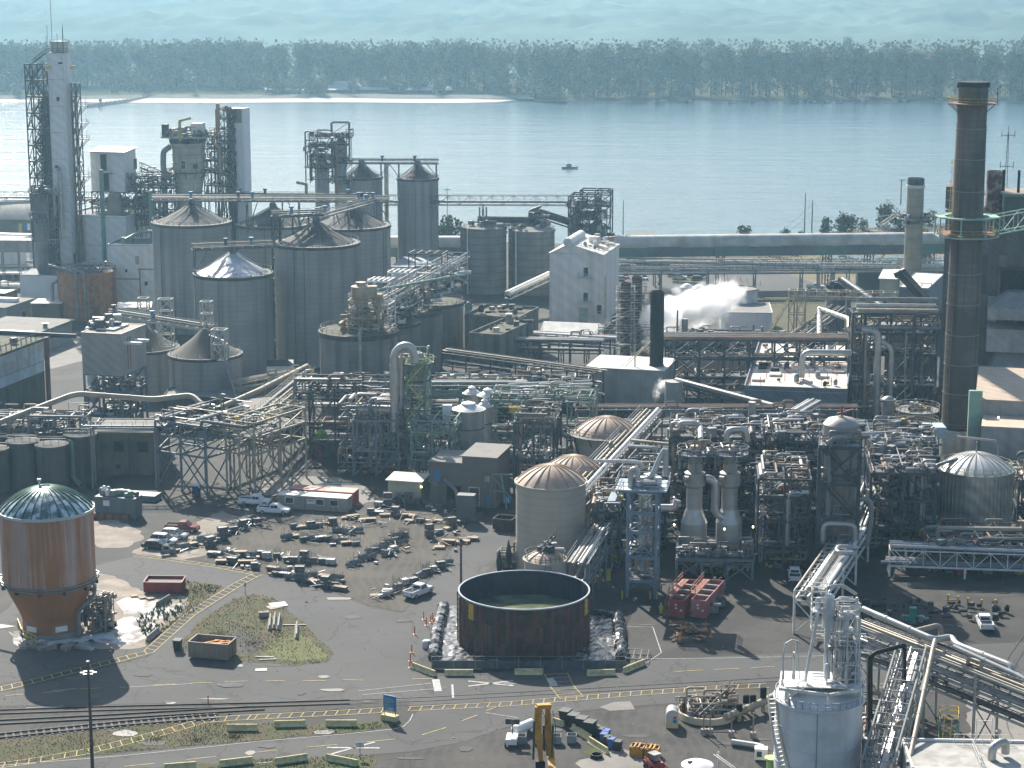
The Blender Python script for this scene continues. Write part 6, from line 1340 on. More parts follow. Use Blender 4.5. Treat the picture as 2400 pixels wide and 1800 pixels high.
t,f,w_,dp,h=block('store_building','small cream block building with a pale ribbed roof and a lit wall lamp','building',909,986,1003,1131,363,14,wall=mat('cream_block',(.44,.41,.31),.8,streak=.15),roof=mat('pale_ribbed_roof',(.52,.52,.45),.7,ribs=.6,ribw=1.0),par=0,over=.4,sl=.3)
opening(t,f,w_-2.3,0,.8,.8,.9,m=DARK,frame=False);opening(t,f,2.6,0,1,.5,.4,m=DARK,frame=False)
LM=bpy.data.materials.new('lamp_glow');LM.use_nodes=True;LM.node_tree.nodes['Principled BSDF'].inputs['Emission Color'].default_value=(1,.75,.4,1);LM.node_tree.nodes['Principled BSDF'].inputs['Emission Strength'].default_value=6
b=MB();b.lathe(f.p(w_+.15,-.15,h-.9),[(.12,0),(.16,.15),(.1,.3)],8);b.build('wall_lamp',LM,t)
def lamp(label,u,v,d,r_=.16):
 p=P(u,v,d);b=MB();b.lathe(p,[(r_*.5,-r_),(r_,0),(r_*.5,r_)],8,True,True);b.build('work_lamp',LM,None,True,label=label,cat='lamp')
STN=mat('streaked_silver_tank',(.45,.45,.42),.5,metal=.3,var=.12,streak=.5,ribs=.4,ribw=.8)
for lab,u0,u1,v,d,zb in(('front silver-grey round tank with a raised manhole lid',1061,1135,958,385,8.3),('slim silver-grey tank just behind the front one',1118,1153,952,392,6),('silver-grey tank at the back of the group',1120,1166,926,402,5),('small far tank with a cream lid behind the silver group',1086,1126,921,408,8)):
 t=tank(lab,u0,u1,v,d,.9,m=STN,rm=WSTEEL,zb=0,ribs=0,cat='tank',name='process_tank')
 o_=ORG[t.name];b=MB();b.lathe((o_.x,o_.y,t['h']+.85),[(t['r']*.45,-.15),(t['r']*.45,.3),(.1,.7)],20);b.build('lid',WSTEEL,t,True)
 b=MB();b.ring((o_.x,o_.y,t['h']*.72),t['r']+.03,.12,.15,32);b.build('band',DSTEEL,t)
p=P(1048,950,383);b=MB();b.box(p.x-.9,p.x+.9,383,384,P(1048,995,383).z,p.z);b.build('panel_screen',WPLAIN,None,label='white upright panel beside the front silver-grey tank',cat='panel')
f=Fr((P(965,1000,378).x,375,0),R(8));t=T('platform_structure','green platform structure crowded with pipes left of the silver tank group','steel frame',tuple(f.o));z_=P(1000,1010,376).z
steel(t,f,[0,4,8],[0,5,9],[0,z_*.5,z_,z_+2.2],GREEN,.26,'xz',decks=[z_*.5,z_],rails=[z_*.5,z_],seed=130)
piping(t,f,0,8,0,9,[1,z_*.5,z_-1],70,131,mats=[GREEN,GREYP,SILVER,TANP]);fittings(t,f,0,8,0,9,[.2,z_*.5,z_],130,132,mats=[GREEN,GREYP,DSTEEL,WSTEEL])
f=Fr((P(916,900,388).x,386,0),R(10));z_=P(960,850,388).z
t=T('stair_tower','pale green lattice stair tower with yellow-green stairs under an arched silver duct','steel tower',tuple(f.o));lv=[z_*i/6 for i in range(7)]
steel(t,f,[0,3.2,6.8],[0,5],lv,GREEN,.28,'x',decks=lv[2:],rails=lv[2:],seed=133,railm=mat('yellow_green_paint',(.42,.45,.22),.6))
for i in range(2,6):b=MB();xa,xb=(3.4,6.6)if i%2 else(6.6,3.4);b.stair(f.p(xa,-.5,lv[i]+.2),f.p(xb,-.5,lv[i+1]+.2),.8,t=.09);b.build('stair_flight',MATS['yellow_green_paint'],t)
b=MB();q=[P(u,v,384)for u,v in((924,1010),(924,828),(942,810),(963,812),(972,835),(972,850))];b.bend(q,.8,14,br=1.6);b.build('arched_duct',SILVER,t,True)
b=MB();q=f.p(4.6,2.5,z_);b.lathe(q,[(1.7,-4),(1.7,1.3),(1.2,2),(.3,2.3)],20);b.build('vessel',mat('greenish_vessel',(.36,.38,.30),.6,streak=.3),t,True);plat_ring(t,q,1.8,3.4,z_+.2,GREEN,MATS['yellow_green_paint'],n=14)
piping(t,f,0,6.8,0,5,lv[1:],60,134,mats=[GREEN,GREYP,SILVER]);fittings(t,f,0,6.8,0,5,lv[1:],80,135)
g=G(829,1114);f=Fr(g,R(6));wd=107/sc(P(880,1110,g.y));z_=P(880,985,g.y).z
t=T('pipe_tower','blue-grey braced steel tower with a big silver drum on top behind the cream building','steel tower',tuple(g))
steel(t,f,[0,wd*.5,wd],[0,8],[0,z_*.45,z_],BSTEEL,.42,'x',decks=[z_*.45,z_],rails=[z_*.45,z_],seed=136)
b=MB();b.tube([f.p(.8,2.5,z_+1.6),f.p(wd-1,2.5,z_+1.6)],1.0,16);b.build('drum',SILVER,t,True)
b=MB();b.tube([f.p(.2,2.5,z_+2.2),f.p(1.3,2.5,z_+2.2)],.7,12);b.build('valve',YSTEEL,t)
b=MB();b.bend([f.p(wd-1,2.5,z_+2),f.p(wd,2.5,z_+2),f.p(wd+.3,2.5,z_+12)],.6,12);b.build('riser',SILVER,t,True)
piping(t,f,-3,wd,0,8,[1,z_*.45,z_,z_+2],110,137,parts=24);fittings(t,f,-2,wd,0,8,[.2,z_*.45,z_],150,138)
t,f,w_,dp,h=block('concrete_building','dark low concrete base building behind the blue-grey braced tower','building',725,925,None,1040,398,4,dep=8,wall=CONC3,roof=FLATR,par=.2);opening(t,f,1,0,0,1.6,2.4,'door',REDP,fm=DARK);opening(t,f,7,0,0,2.2,3,'door',DARK)
b=MB()
p=P(725,915,402);b.tube([(p.x,402,0),(p.x,402,p.z)],.3,8);b.build('post',mat('rust_post',(.22,.09,.05),.8),None,label='rust-brown pipe post left of the dark concrete base',cat='post')
f=Fr((P(730,960,402).x,398,0),R(3));t=T('pipe_structure','dark shelf of pipes wrapped round the frontmost older tank','pipework',tuple(f.o));z_=P(800,930,400).z
steel(t,f,[0,5,10,16],[0,5],[0,z_*.5,z_,z_+2.5],DSTEEL,.3,'xz',decks=[z_*.5],rails=[z_],seed=139);piping(t,f,-3,16,0,5,[z_*.5,z_,z_+2.5],110,140,parts=24,vert=.2);fittings(t,f,-2,16,0,5,[z_*.5,z_,.2],120,141)
b=MB();b.lathe(P(753,1015,395),[(.9,-1),(1.1,0),(.4,.8)],8);b.build('shrub',mat('bright_weed',(.14,.30,.03),.9,var=.4),None,label='bright green weed clump growing on the dark concrete ledge',cat='weed')
f=Fr((P(1205,1000,372).x,368,0),R(8));z_=P(1250,985,370).z
t=T('steel_structure','dark steel structure with big braced posts behind the tallest tan tank','steel frame',tuple(f.o))
steel(t,f,[0,3.6,7.2],[0,6,12],[0,z_*.5,z_],NSTEEL,.4,'x',decks=[z_*.5],rails=[z_],seed=142);piping(t,f,0,7.2,0,12,[1,z_*.5,z_],60,143,parts=22);fittings(t,f,0,7.2,0,12,[.2,z_*.5,z_],80,144);piping(t,f,7.2,18,0,8,[1,4],50,145)
f=Fr((P(1150,960,395).x,392,0),R(8));z_=P(1200,930,395).z
t=T('steel_structure','green-posted steel structure with round coolers right of the silver tank group','steel frame',tuple(f.o))
steel(t,f,[0,5,10,15,20],[0,7],[0,z_*.5,z_],GREEN,.34,'z',decks=[z_*.5],rails=[z_],seed=145);piping(t,f,0,20,0,7,[1,z_*.5,z_],110,146,parts=20,mats=[GREEN,TANP,GREYP,SILVER]);fittings(t,f,0,20,0,7,[.2,z_*.5,z_-1.2],140,147)
b=MB();b.box(P(1193,955,390).x,P(1222,955,390).x,389,391,P(1193,966,390).z,P(1193,952,390).z);b.build('yellow_canopy',YSTEEL,None,label='small yellow canopy among the pipes right of the silver tanks',cat='canopy')
a=P(1372,1165,326);b_=P(1552,968,392)
rack('pipe_bridge','bright bridge of fat silver pipes running away diagonally over the tan tanks',a,b_,4.2,(-1.6,0),4,150,GREYP,12,ground=0,walk=True,mats=[SILVER,SILVER,TANP,GREYP],r=(.16,.5))
rack('pipe_rack','dark pipe rack descending beside the tallest tan tank to the ground',P(1392,1180,322)-Vector((0,0,P(1392,1180,322).z)),P(1330,1330,300)-Vector((0,0,P(1330,1330,300).z)),3,(4,7.5),5,151,BSTEEL,6,walk=True,mats=[SILVER,GREYP,TANP])
pipe('silver pipe crossing over the diagonal bridge to the right',[P(1480,1032,350),P(1578,1042,345),P(1578,1042,345)-Vector((0,0,6))],.3,TANP,'pipe_run',10)
pipe('silver looped pipe below the diagonal bridge',[P(1475,1046,345),P(1540,1050,343),P(1540,1075,343)],.32,SILVER,'pipe_run',10)
pipe('pale level pipe behind the tallest tan dome',[P(1395,1080,335),P(1495,1082,335),P(1508,1090,335),P(1508,1110,335)],.3,WSTEEL,'pipe_run',10)
g=G(1470,1400);y=g.y;f=Fr(g,R(9));wd=66/sc(P(1500,1300,y));zt2=P(1490,1152,y).z
LBS=mat('light_blue_steel',(.17,.23,.29),.5,var=.15)
t=T('column_tower','light blue steel tower with a wide top platform round a shiny silver column','steel tower',tuple(g));lv=[0,zt2*.16,zt2*.38,zt2*.62,zt2*.8,zt2]
steel(t,f,[0,wd],[0,4.6],lv,LBS,.5,'x',decks=[lv[1],lv[2]],rails=[lv[1],lv[2]],seed=152,bw=.2)
b=MB();f.box(b,-2,wd+1.6,-.6,6.4,zt2+.2,zt2+.4);b.build('top_platform',mat('pale_blue_deck',(.42,.48,.52),.7),t);b=MB();z_=zt2+.4;b.rail([f.p(-2,-.6,z_),f.p(wd+1.6,-.6,z_),f.p(wd+1.6,6.4,z_),f.p(-2,6.4,z_),f.p(-2,-.6,z_)],1.2,1.2,.08);b.build('handrail',LBS,t)
b=MB();f.box(b,-3.2,-2,-.4,5,zt2*.9,zt2*.9+.2);b.beam(f.p(0,0,zt2*.8),f.p(-2,0,zt2),.2);b.build('side_bracket',LBS,t)
b=MB();b.lathe(f.p(wd*.55,2.3,0),[(.5,zt2*.2),(.9,zt2*.26),(.9,zt2*.36),(1.15,zt2*.4),(1.15,zt2*.95)],20);b.build('silver_column',mat('shiny_column',(.62,.64,.66),.25,metal=.8),t,True)
b=MB();b.bend([f.p(.2,1,zt2+.5),f.p(.2,1,zt2+3.2),f.p(1.3,1,zt2+3.4),f.p(1.3,1,zt2+2)],.42,12);b.bend([f.p(1,2,zt2+1.4),f.p(3.2,2,zt2+1.6),f.p(4.6,3,zt2+5),f.p(5.4,3,zt2+6.4),f.p(5.4,3,zt2+2)],.45,12);b.build('overhead_pipe',SILVER,t,True)
fittings(t,f,0,wd,.5,5,[zt2+.5],26,153,s=(.4,1.5),mats=[SILVER,GREYP,WSTEEL]);piping(t,f,0,wd,0,4.6,lv[1:4],24,154,r=(.08,.22));fittings(t,f,0,wd,0,4.6,lv[1:3],30,155)
for u in(1458,1524,1540,1550):q=G(u,1404 if u!=1550 else 1385);b=MB();b.tube([q,q+Vector((0,0,1.2))],.13,8);b.build('bollard',YSTEEL,None,label={1458:'yellow bollard left of the light blue tower foot',1524:'yellow bollard at the right foot of the light blue tower',1540:'second yellow bollard right of the light blue tower',1550:'farther yellow bollard behind the light blue tower foot'}[u],cat='bollard',group='yellow bollards round the light blue tower')
SCR=mat('scrubber_shell',(.36,.34,.31),.5,metal=.25,var=.1,streak=.25,rings=.15,ringw=2)
zd=3.2;d0=325
f=Fr((P(1585,1300,318).x,317,0),R(5));wd=P(1762,1290,318).x-f.o.x
t=T('scrubber_deck','dark raised steel deck carrying the twin scrubber vessels','platform',tuple(f.o));steel(t,f,[0,wd/3,wd*2/3,wd],[0,6,13],[0,zd],BSTEEL,.4,'x',decks=[zd],rails=[zd],seed=156)
fittings(t,f,0,wd,0,3,[zd+.3],90,157,s=(.25,1));piping(t,f,0,wd,.4,3,[zd+.3],40,158,r=(.06,.15));fittings(t,f,0,wd,2,12,[.2],70,159)
piping(t,f,0,wd,0,12,[.5,1.5],50,160)
for lab,uc,vb,vt in(('left of the twin grey scrubber vessels with a stepped shell',1626,1262,1052),('right of the twin grey scrubber vessels with a stepped shell',1708,1268,1057)):
 c=P(uc,1260,d0);t=T('scrubber_vessel',lab,'vessel',(c.x,d0,zd),'twin scrubber vessels');X=c.x;zf=lambda v:P(uc,v,d0).z;s_=sc(P(uc,1150,d0));r1=31/s_;r2=21/s_;r3=24/s_
 b=MB();b.lathe((X,d0,0),[(r1,zd+.3),(r1,zf(1222)),(r2-.15,zf(1190)),(r2-.15,zf(1142)),(r3,zf(1136)),(r3,zf(1107)),(r2-.3,zf(1104)),(r2-.3,zf(1070)),(r2-.3,zf(1060))],32);b.build('shell',SCR,t,True)
 b=MB();b.lathe((X,d0,0),[(r1+.05,zf(1223)),(r2-.1,zf(1191))],32,False,False);b.build('cone_jacket',SILVER,t,True)
 b=MB();b.lathe((X,d0,0),[(r2-.4,zf(1057)),(r2-.5,zf(1050)),(.8,zf(1044)),(.2,zf(1042))],24);b.build('cap',COPP,t,True)
 plat_ring(t,(X,d0),r2-.3,r2+1.5,zf(1062),BSTEEL,GREYP,n=18);b=MB();b.tube([(X-.2,d0-1,zf(1052)),(X-.2,d0-1,zf(1022)),(X+.2,d0-1,zf(1020))],.16,8);b.build('davit',GREEN,t)
 b=MB();b.tube([(X-r3-.1,d0-1.2,zf(1118)),(X-r3+.6,d0-1.7,zf(1118))],.55,12);b.build('manhole',SCR,t,True)
 b=MB()
 for j in range(11):z_=zf(1070+j*17);b.box(X+.15,X+.32,d0-r1-.1,d0-r2+.3,z_,z_+.14)if False else None
 k=1 if uc<1660 else-1
 b=MB();e=P(uc+(42 if k>0 else-42),1110,d0-1)
 if k>0:b.bend([(X+r3,d0-1,zf(1118)),(e.x-.3,d0-1,zf(1118)),(e.x+.7,d0-1,zf(1130)),(e.x+.7,d0-1,zf(1200)),(X+r3+3.4,d0-1,zf(1212))],.65,12);b.build('side_duct',SILVER,t,True)
 else:pass
 ff=Fr((X,d0)+(0,));piping(t,ff,-2.5,2.5,-2,1,[zf(1062)],10,uc,r=(.08,.2))
pipe('horizontal silver duct from the light blue tower to the left scrubber',[P(1545,1190,320),P(1582,1190,320),P(1588,1172,320)],.6,SILVER,'duct',12)
pipe('arched silver duct over the left scrubber',[P(1592,1005,345),P(1594,992,345),P(1630,992,345),P(1642,1002,345),P(1642,1030,338)],.5,SILVER,'duct',12)
pipe('arched silver duct over the right scrubber',[P(1704,1035,340),P(1704,1008,340),P(1748,1006,340),P(1752,1035,340)],.55,SILVER,'duct',12)
p=P(1763,942,372);pipe('tall plain silver vent stack behind the right scrubber',[(p.x,372,p.z),(p.x,372,3)],.72,SILVER,'vent_stack',14)
f=Fr((P(1560,1010,355).x,345,0),R(5));zt2=P(1650,1010,350).z;wd=P(1775,1010,350).x-f.o.x
t=T('process_structure','dense dark process structure behind the twin scrubbers','steel frame',tuple(f.o));lv=[0,zt2*.25,zt2*.5,zt2*.75,zt2]
steel(t,f,[0,wd/3,wd*2/3,wd],[0,7,14],lv,NSTEEL,.42,'x',decks=lv[1:],rails=lv[1:],seed=161);piping(t,f,0,wd,0,14,lv[1:]+[1],190,162,parts=30);fittings(t,f,0,wd,0,14,[.2]+lv[1:],260,163,s=(.3,1.6))
t=tank('tan round vessel on the roof deck behind the left scrubber',1563,1600,1028,352,.5,ribs=0,m=mat('olive_vessel',(.26,.25,.19),.7),rm=MATS['olive_vessel'],zb=zt2,name='vessel',cat='vessel')
f=Fr((P(1785,1040,360).x,345,0),R(5));zt2=P(1830,1020,350).z;wd=P(1920,1030,350).x-f.o.x
t=T('process_structure','tall narrow dark pipe structure between the scrubbers and the staired vessel tower','steel frame',tuple(f.o));lv=[0,zt2*.3,zt2*.6,zt2*.8,zt2]
steel(t,f,[0,wd*.45,wd],[0,8,16],lv,NSTEEL,.42,'xz',decks=lv[2:],rails=lv[3:],seed=164);piping(t,f,-1,wd,0,16,lv[1:]+[1],220,165,parts=34);fittings(t,f,0,wd,0,16,[.2]+lv[1:],260,166,s=(.3,1.4))
g=G(1912,1350);y=g.y;f=Fr(g,R(9));wd=92/sc(P(1960,1250,y));zt2=P(1950,1048,y).z
t=T('vessel_tower','tall navy steel tower with zigzag stairs round a tan vessel','steel tower',tuple(g));lv=[0,zt2*.24,zt2*.47,zt2*.72,zt2]
steel(t,f,[0,wd],[0,8],lv,NSTEEL,.55,'x',decks=[lv[1],lv[3],lv[4]],rails=lv[1:],seed=167,deckm=mat('pale_deck',(.36,.37,.36),.8))
for i in range(2,4):b=MB();b.stair(f.p(wd-.6,-.8,lv[i]+.3),f.p(.6,-.8,lv[i+1]+.3),.9,t=.1);b.build('stair_flight',NSTEEL,t)
b=MB();b.lathe(f.p(wd*.52,4,0),[(1.6,lv[1]+.3),(2.8,lv[2]-2),(2.8,zt2+.4),(2.9,zt2+.4),(2.9,zt2+3),(2.2,zt2+3.8),(.4,zt2+4.3)],28);b.build('vessel',SCR,t,True)
b=MB();b.beam(f.p(wd*.52,4,zt2+4),f.p(wd*.52,4,zt2+6),.3);b.beam(f.p(wd*.4,4,zt2+4.6),f.p(wd*.8,4,zt2+5.4),.2);b.build('agitator',REDP,t)
piping(t,f,0,wd,0,8,lv[1:]+[1],90,168,parts=22,vert=.5);fittings(t,f,0,wd,0,8,[.2]+lv[1:],150,169)
b=MB();b.bend([f.p(wd*.15,-.6,lv[2]-4),f.p(wd*.15,-.6,lv[2]-1),f.p(wd*.95,-.6,lv[2]-1),f.p(wd*.95,-.6,lv[1]-2)],.45,10);b.build('pipe',SILVER,t,True)
b=MB();b.bend([f.p(wd+.5,0,zt2*.62),f.p(wd+2,0,zt2*.6),f.p(wd+2.2,0,zt2*.45),f.p(wd+1.6,0,zt2*.25)],.42,10);b.build('pipe',GREYP,t,True)
pipe('pair of bright silver pipes running level from the vessel tower to the chimney foot',[P(1870,1018,350),P(2035,1020,355),P(2065,1018,356),P(2170,1025,356),P(2170,1032,350)],.6,SILVER,'large_pipe',12)
pipe('lower bright silver pipe beside the level pair',[P(2040,1030,352),P(2130,1033,352),P(2138,1045,352),P(2138,1080,352)],.5,SILVER,'large_pipe',12)
f=Fr((P(2030,1100,355).x,350,0),R(6));zt2=P(2100,1050,350).z;wd=P(2195,1060,350).x-f.o.x
t=T('process_structure','dark process bay between the staired vessel tower and the ribbed silver tank','steel frame',tuple(f.o));lv=[0,zt2*.33,zt2*.66,zt2]
steel(t,f,[0,wd/2,wd],[0,8,16],lv,NSTEEL,.42,'xz',decks=lv[1:],rails=lv[1:],seed=170,railm=mat('green_grey_rail',(.25,.31,.27),.6));piping(t,f,0,wd,0,16,lv[1:]+[1],160,171,parts=26);fittings(t,f,0,wd,0,16,[.2]+lv[1:],220,172,s=(.3,1.6))
t=tank('steel drum vessel with a bright rim below the level silver pipes',2090,2190,1060,362,1.0,m=SCR,rm=SILVER,ribs=0,zb=0,name='vessel',cat='vessel',rail=True)
t=silo('blue_and_grey_vessel','upright vessel, grey above and bright blue below, left of the tall chimney',2068,2096,935,388,m=GREYP,cat='vessel',top=.2,cone=.6,dome=True,rm=GREYP,coner=1)
o_=ORG[t.name];zb_=P(2080,978,388).z;b=MB();b.lathe((o_.x,o_.y,P(2080,1018,388).z),[(t['r']+.04,0),(t['r']+.04,zb_-P(2080,1018,388).z)],24);b.build('blue_jacket',BLUEP,t,True)
for lab,uc,v,r_,d in(('round vessel with tan rings of railings left of the tall chimney',2150,960,40,384),('wider round vessel with rings of railings below the first',2140,1000,48,374)):
 t=silo('round_vessel',lab,uc-r_,uc+r_,v,d,m=mat('brownish_vessel',(.26,.215,.16),.7,streak=.5),cat='vessel',top=.3);o_=ORG[t.name]
 for q in range(3):plat_ring(t,o_,t['r'],t['r']+.9,t['h']-q*2.6,GREYP,CREAM,n=24,kn=False)
 fittings(t,Fr(o_),-t['r']*.7,t['r']*.7,-t['r']*.6,t['r']*.6,[t['h']],40,uc)
b=MB();q=P(2190,1002,366);b.box(q.x-3,q.x+2.2,366,370,q.z-2,q.z);b.build('tarpaulin_hut',mat('pale_blue_sheet',(.42,.56,.62),.6),None,label='pale blue sheeted hut at the foot of the tall chimney',cat='hut')
f=Fr((P(2300,1040,378).x,374,0),R(4));z_=P(2330,1018,375).z;t=T('green_stairs','bright green staired platform right of the tall chimney','stairs',tuple(f.o))
GRN2=MATS['bright_green_steel'];steel(t,f,[0,4,8,13],[0,4],[0,z_*.5,z_],GRN2,.3,'z',decks=[z_],rails=[z_],seed=173,railm=MATS['yellow_green_paint'])
b=MB();b.stair(f.p(14,-.5,z_*.25),f.p(6,-.5,z_+.2),1.1,t=.14);b.build('stair_flight',GRN2,t);b=MB();f.box(b,-3.2,-.8,2,3,z_-1,z_+8);b.build('duct',GRN2,t)
RIBT=mat('ribbed_silver_tank',(.44,.42,.37),.45,metal=.45,var=.3,scale=.3,streak=.7,ribs=.7,ribw=.8,rings=.3,ringw=4.5,streakcol=(.17,.16,.14))
t=tank('large ribbed silver tank with a bright white dome at the right',2200,2373,1096,345,2.6,m=RIBT,rm=mat('white_dome',(.60,.585,.55),.45,metal=.2),ribs=24,rail=MATS['yellow_green_paint'],name='ribbed_tank')
o_=ORG[t.name];b=MB();b.tube([(o_.x,o_.y,t['h']+2.4),(o_.x,o_.y,t['h']+4.6)],.16,8);b.build('vent',SILVER,t)
for i in range(26):
 a_=-pi+pi*i/25;b=MB();r_=t['r']+.05;b.beam((o_.x+cos(a_)*r_,o_.y+sin(a_)*r_,.5),(o_.x+cos(a_)*r_,o_.y+sin(a_)*r_,t['h']-.3),.14,.1);b.build('shell_rib',RIBT,t)
b=MB();b.bend([(o_.x-t['r']-1.2,o_.y-2,0),(o_.x-t['r']-1.2,o_.y-2,t['h']+.8),(o_.x-t['r']+3,o_.y-1,t['h']+1.8)],.3,8);b.bend([(o_.x-2,o_.y+t['r'],t['h']+4),(o_.x+t['r']-2,o_.y+3,t['h']+4),(o_.x+t['r']-2,o_.y+2,t['h']+1)],.2,8);b.build('pipe',GREYP,t,True)
b=MB();b.rail([(o_.x-7.5,o_.y-8,.3),(o_.x+8.5,o_.y-8,.3)],1.2,1.5,.07);b.build('fence',GREYP,t)
b=MB();b.box(o_.x-9.5,o_.x-4,o_.y-8.5,o_.y-6,.1,.9);b.box(o_.x-10,o_.x-8.5,o_.y-8,o_.y-6.5,.1,2.6);b.build('blue_tarpaulin',mat('tarp_blue',(.03,.12,.42),.5,var=.5),None,label='blue and white tarpaulins heaped left of the ribbed silver tank',cat='tarpaulin')
a=P(2085,1322,318);b_=P(2440,1340,315)
t,f,ln=rack('pipe_bridge','white lattice pipe bridge crossing in front of the ribbed silver tank',(a.x,a.y,0),(b_.x,b_.y,0),3.2,(a.z-.3,),5,174,WSTEEL,12,truss=2.6,mats=[SILVER,BSTEEL,GREYP],r=(.25,.5))
for i in range(3):b=MB();b.tube([f.p(0,.4+i*1.1,a.z+2.9),f.p(ln,.4+i*1.1,a.z+2.7)],.3,10);b.build('pipe',[SILVER,MATS['light_blue_steel'],GREYP][i],t,True)
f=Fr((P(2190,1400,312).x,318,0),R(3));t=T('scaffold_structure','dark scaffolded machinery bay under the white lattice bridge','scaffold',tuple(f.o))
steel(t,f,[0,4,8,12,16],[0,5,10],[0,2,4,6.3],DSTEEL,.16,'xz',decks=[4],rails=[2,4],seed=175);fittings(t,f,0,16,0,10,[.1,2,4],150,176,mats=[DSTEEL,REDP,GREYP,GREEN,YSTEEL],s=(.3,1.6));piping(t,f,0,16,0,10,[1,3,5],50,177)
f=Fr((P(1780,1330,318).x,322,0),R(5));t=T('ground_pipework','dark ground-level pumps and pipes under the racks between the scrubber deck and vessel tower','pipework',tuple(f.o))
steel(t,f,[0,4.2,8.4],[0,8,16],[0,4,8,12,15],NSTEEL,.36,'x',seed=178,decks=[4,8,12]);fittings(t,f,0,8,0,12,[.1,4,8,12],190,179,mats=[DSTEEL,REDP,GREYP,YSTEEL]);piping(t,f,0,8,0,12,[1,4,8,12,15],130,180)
a=G(2060,1330);z0=P(2065,1225,a.y).z
a2=Vector((P(2065,1240,326).x,326,P(2065,1240,326).z));b2=P(1985,1385,288)
rack('pipe_bridge','large bright pipe bridge with a ladder of crossbars descending towards the white tank',b2+Vector((-2.6,0,-.4)),a2+Vector((-2.0,0,-.4)),5.0,(-1.5,0),6,181,WSTEEL,12,mats=[SILVER,SILVER,TANP,MATS['light_blue_steel'],WSTEEL],r=(.14,.42),walk=False,trays=1)
a3=P(2060,1225,326);rack('pipe_bridge','dark pipe bundle running away from the bright bridge towards the chimney',a3+Vector((-2,0,-1)),P(2095,1125,352)+Vector((-2,0,-1)),4.5,(-1.4,0),7,182,NSTEEL,10,mats=[GREYP,DSTEEL,SILVER],r=(.12,.3))
pipe('flat expansion loop of silver pipe left of the bright bridge',[P(2010,1284,308),P(1966,1280,308),P(1960,1290,305),P(1966,1296,304),P(2000,1297,304)],.38,SILVER,'pipe_loop',12)
for u,v,d,lab in((1635,982,380,'bright work lamp on the rack behind the left scrubber'),(1580,1230,318,'bright work lamp left of the left scrubber foot'),(1698,1240,318,'bright work lamp on the right scrubber base'),(1765,1235,318,'bright work lamp right of the right scrubber'),(2340,978,372,'white lamp on the green stairs right of the chimney')):
 lamp(lab,u,v,d)
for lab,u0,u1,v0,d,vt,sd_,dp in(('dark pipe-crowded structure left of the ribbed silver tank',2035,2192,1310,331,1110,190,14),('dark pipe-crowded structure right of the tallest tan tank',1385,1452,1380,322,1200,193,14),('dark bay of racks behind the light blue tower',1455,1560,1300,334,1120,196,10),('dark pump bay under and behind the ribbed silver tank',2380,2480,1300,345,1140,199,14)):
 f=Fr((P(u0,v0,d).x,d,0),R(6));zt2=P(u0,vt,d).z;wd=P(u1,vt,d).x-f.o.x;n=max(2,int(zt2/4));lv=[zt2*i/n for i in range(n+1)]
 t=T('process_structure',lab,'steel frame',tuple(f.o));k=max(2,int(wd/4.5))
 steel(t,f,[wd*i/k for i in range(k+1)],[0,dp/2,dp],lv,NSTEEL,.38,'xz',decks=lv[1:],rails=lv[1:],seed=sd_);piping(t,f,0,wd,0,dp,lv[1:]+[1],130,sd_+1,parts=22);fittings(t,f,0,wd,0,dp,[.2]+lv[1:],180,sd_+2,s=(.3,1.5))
 # YARD: ground sheets, markings, rails
patch('road',[(-80,1668),(-80,1500),(20,1425),(60,1380),(225,1325),(330,1300),(420,1312),(560,1338),(640,1350),(760,1380),(870,1425),(945,1437),(1000,1370),(1060,1285),(1110,1232),(1200,1215),(1192,1290),(1075,1400),(1060,1500),(960,1560),(1000,1588),(1560,1545),(2500,1500),(2500,1640),(1800,1600),(1300,1640),(900,1655),(500,1645),(200,1662)],.016,ASPH2)
patch('road',[(-80,1800),(200,1775),(460,1748),(600,1738),(920,1710),(955,1696),(985,1660),(1250,1636),(1700,1606),(1700,1640),(1480,1655),(1300,1672),(1180,1706),(1080,1740),(960,1762),(780,1775),(600,1790),(420,1808),(200,1830),(-80,1850)],.02,ASPH2)
patch('gravel_yard',[(335,1268),(520,1190),(600,1205),(840,1198),(1000,1195),(1135,1200),(1120,1225),(1055,1288),(993,1372),(945,1433),(870,1420),(760,1376),(640,1345),(520,1318),(400,1306),(320,1296)],.024,GRAVEL)
patch('pale_dirt',[(200,1225),(262,1217),(300,1228),(332,1245),(338,1262),(300,1282),(240,1285),(200,1270)],.026,PALE)
patch('pale_dirt',[(308,1296),(335,1278),(400,1262),(478,1215),(520,1196),(560,1210),(520,1240),(480,1270),(485,1300),(430,1312),(395,1306)],.030,PALE)
patch('pale_dirt',[(610,1130),(700,1115),(800,1120),(860,1140),(880,1175),(830,1185),(780,1165),(620,1160)],.026,CONCP)
patch('pale_dirt',[(225,1338),(270,1350),(330,1385),(400,1390),(455,1398),(430,1440),(350,1512),(300,1522),(150,1518),(60,1500),(30,1480),(200,1440)],.028,PALE)
patch('lime_powder',[(262,1478),(290,1440),(272,1412),(300,1398),(345,1402),(400,1412),(437,1420),(418,1440),(372,1452),(362,1480),(330,1500),(290,1513),(235,1506),(212,1500),(60,1522),(30,1500),(20,1480),(140,1500)],.036,LIME)
patch('puddle',[(732,1135),(760,1130),(800,1135),(802,1141),(770,1146),(740,1142)],.045,WAT)
patch('grass_strip',[(395,1385),(440,1362),(520,1374),(532,1380),(470,1425),(400,1465),(372,1490),(345,1515),(345,1500),(380,1470),(430,1432),(440,1400)],.034,GRASS)
patch('grass_island',[(430,1500),(470,1455),(548,1402),(600,1392),(640,1402),(690,1440),(742,1492),(783,1532),(768,1552),(700,1560),(560,1548),(430,1526),(400,1515)],.034,GRASS)
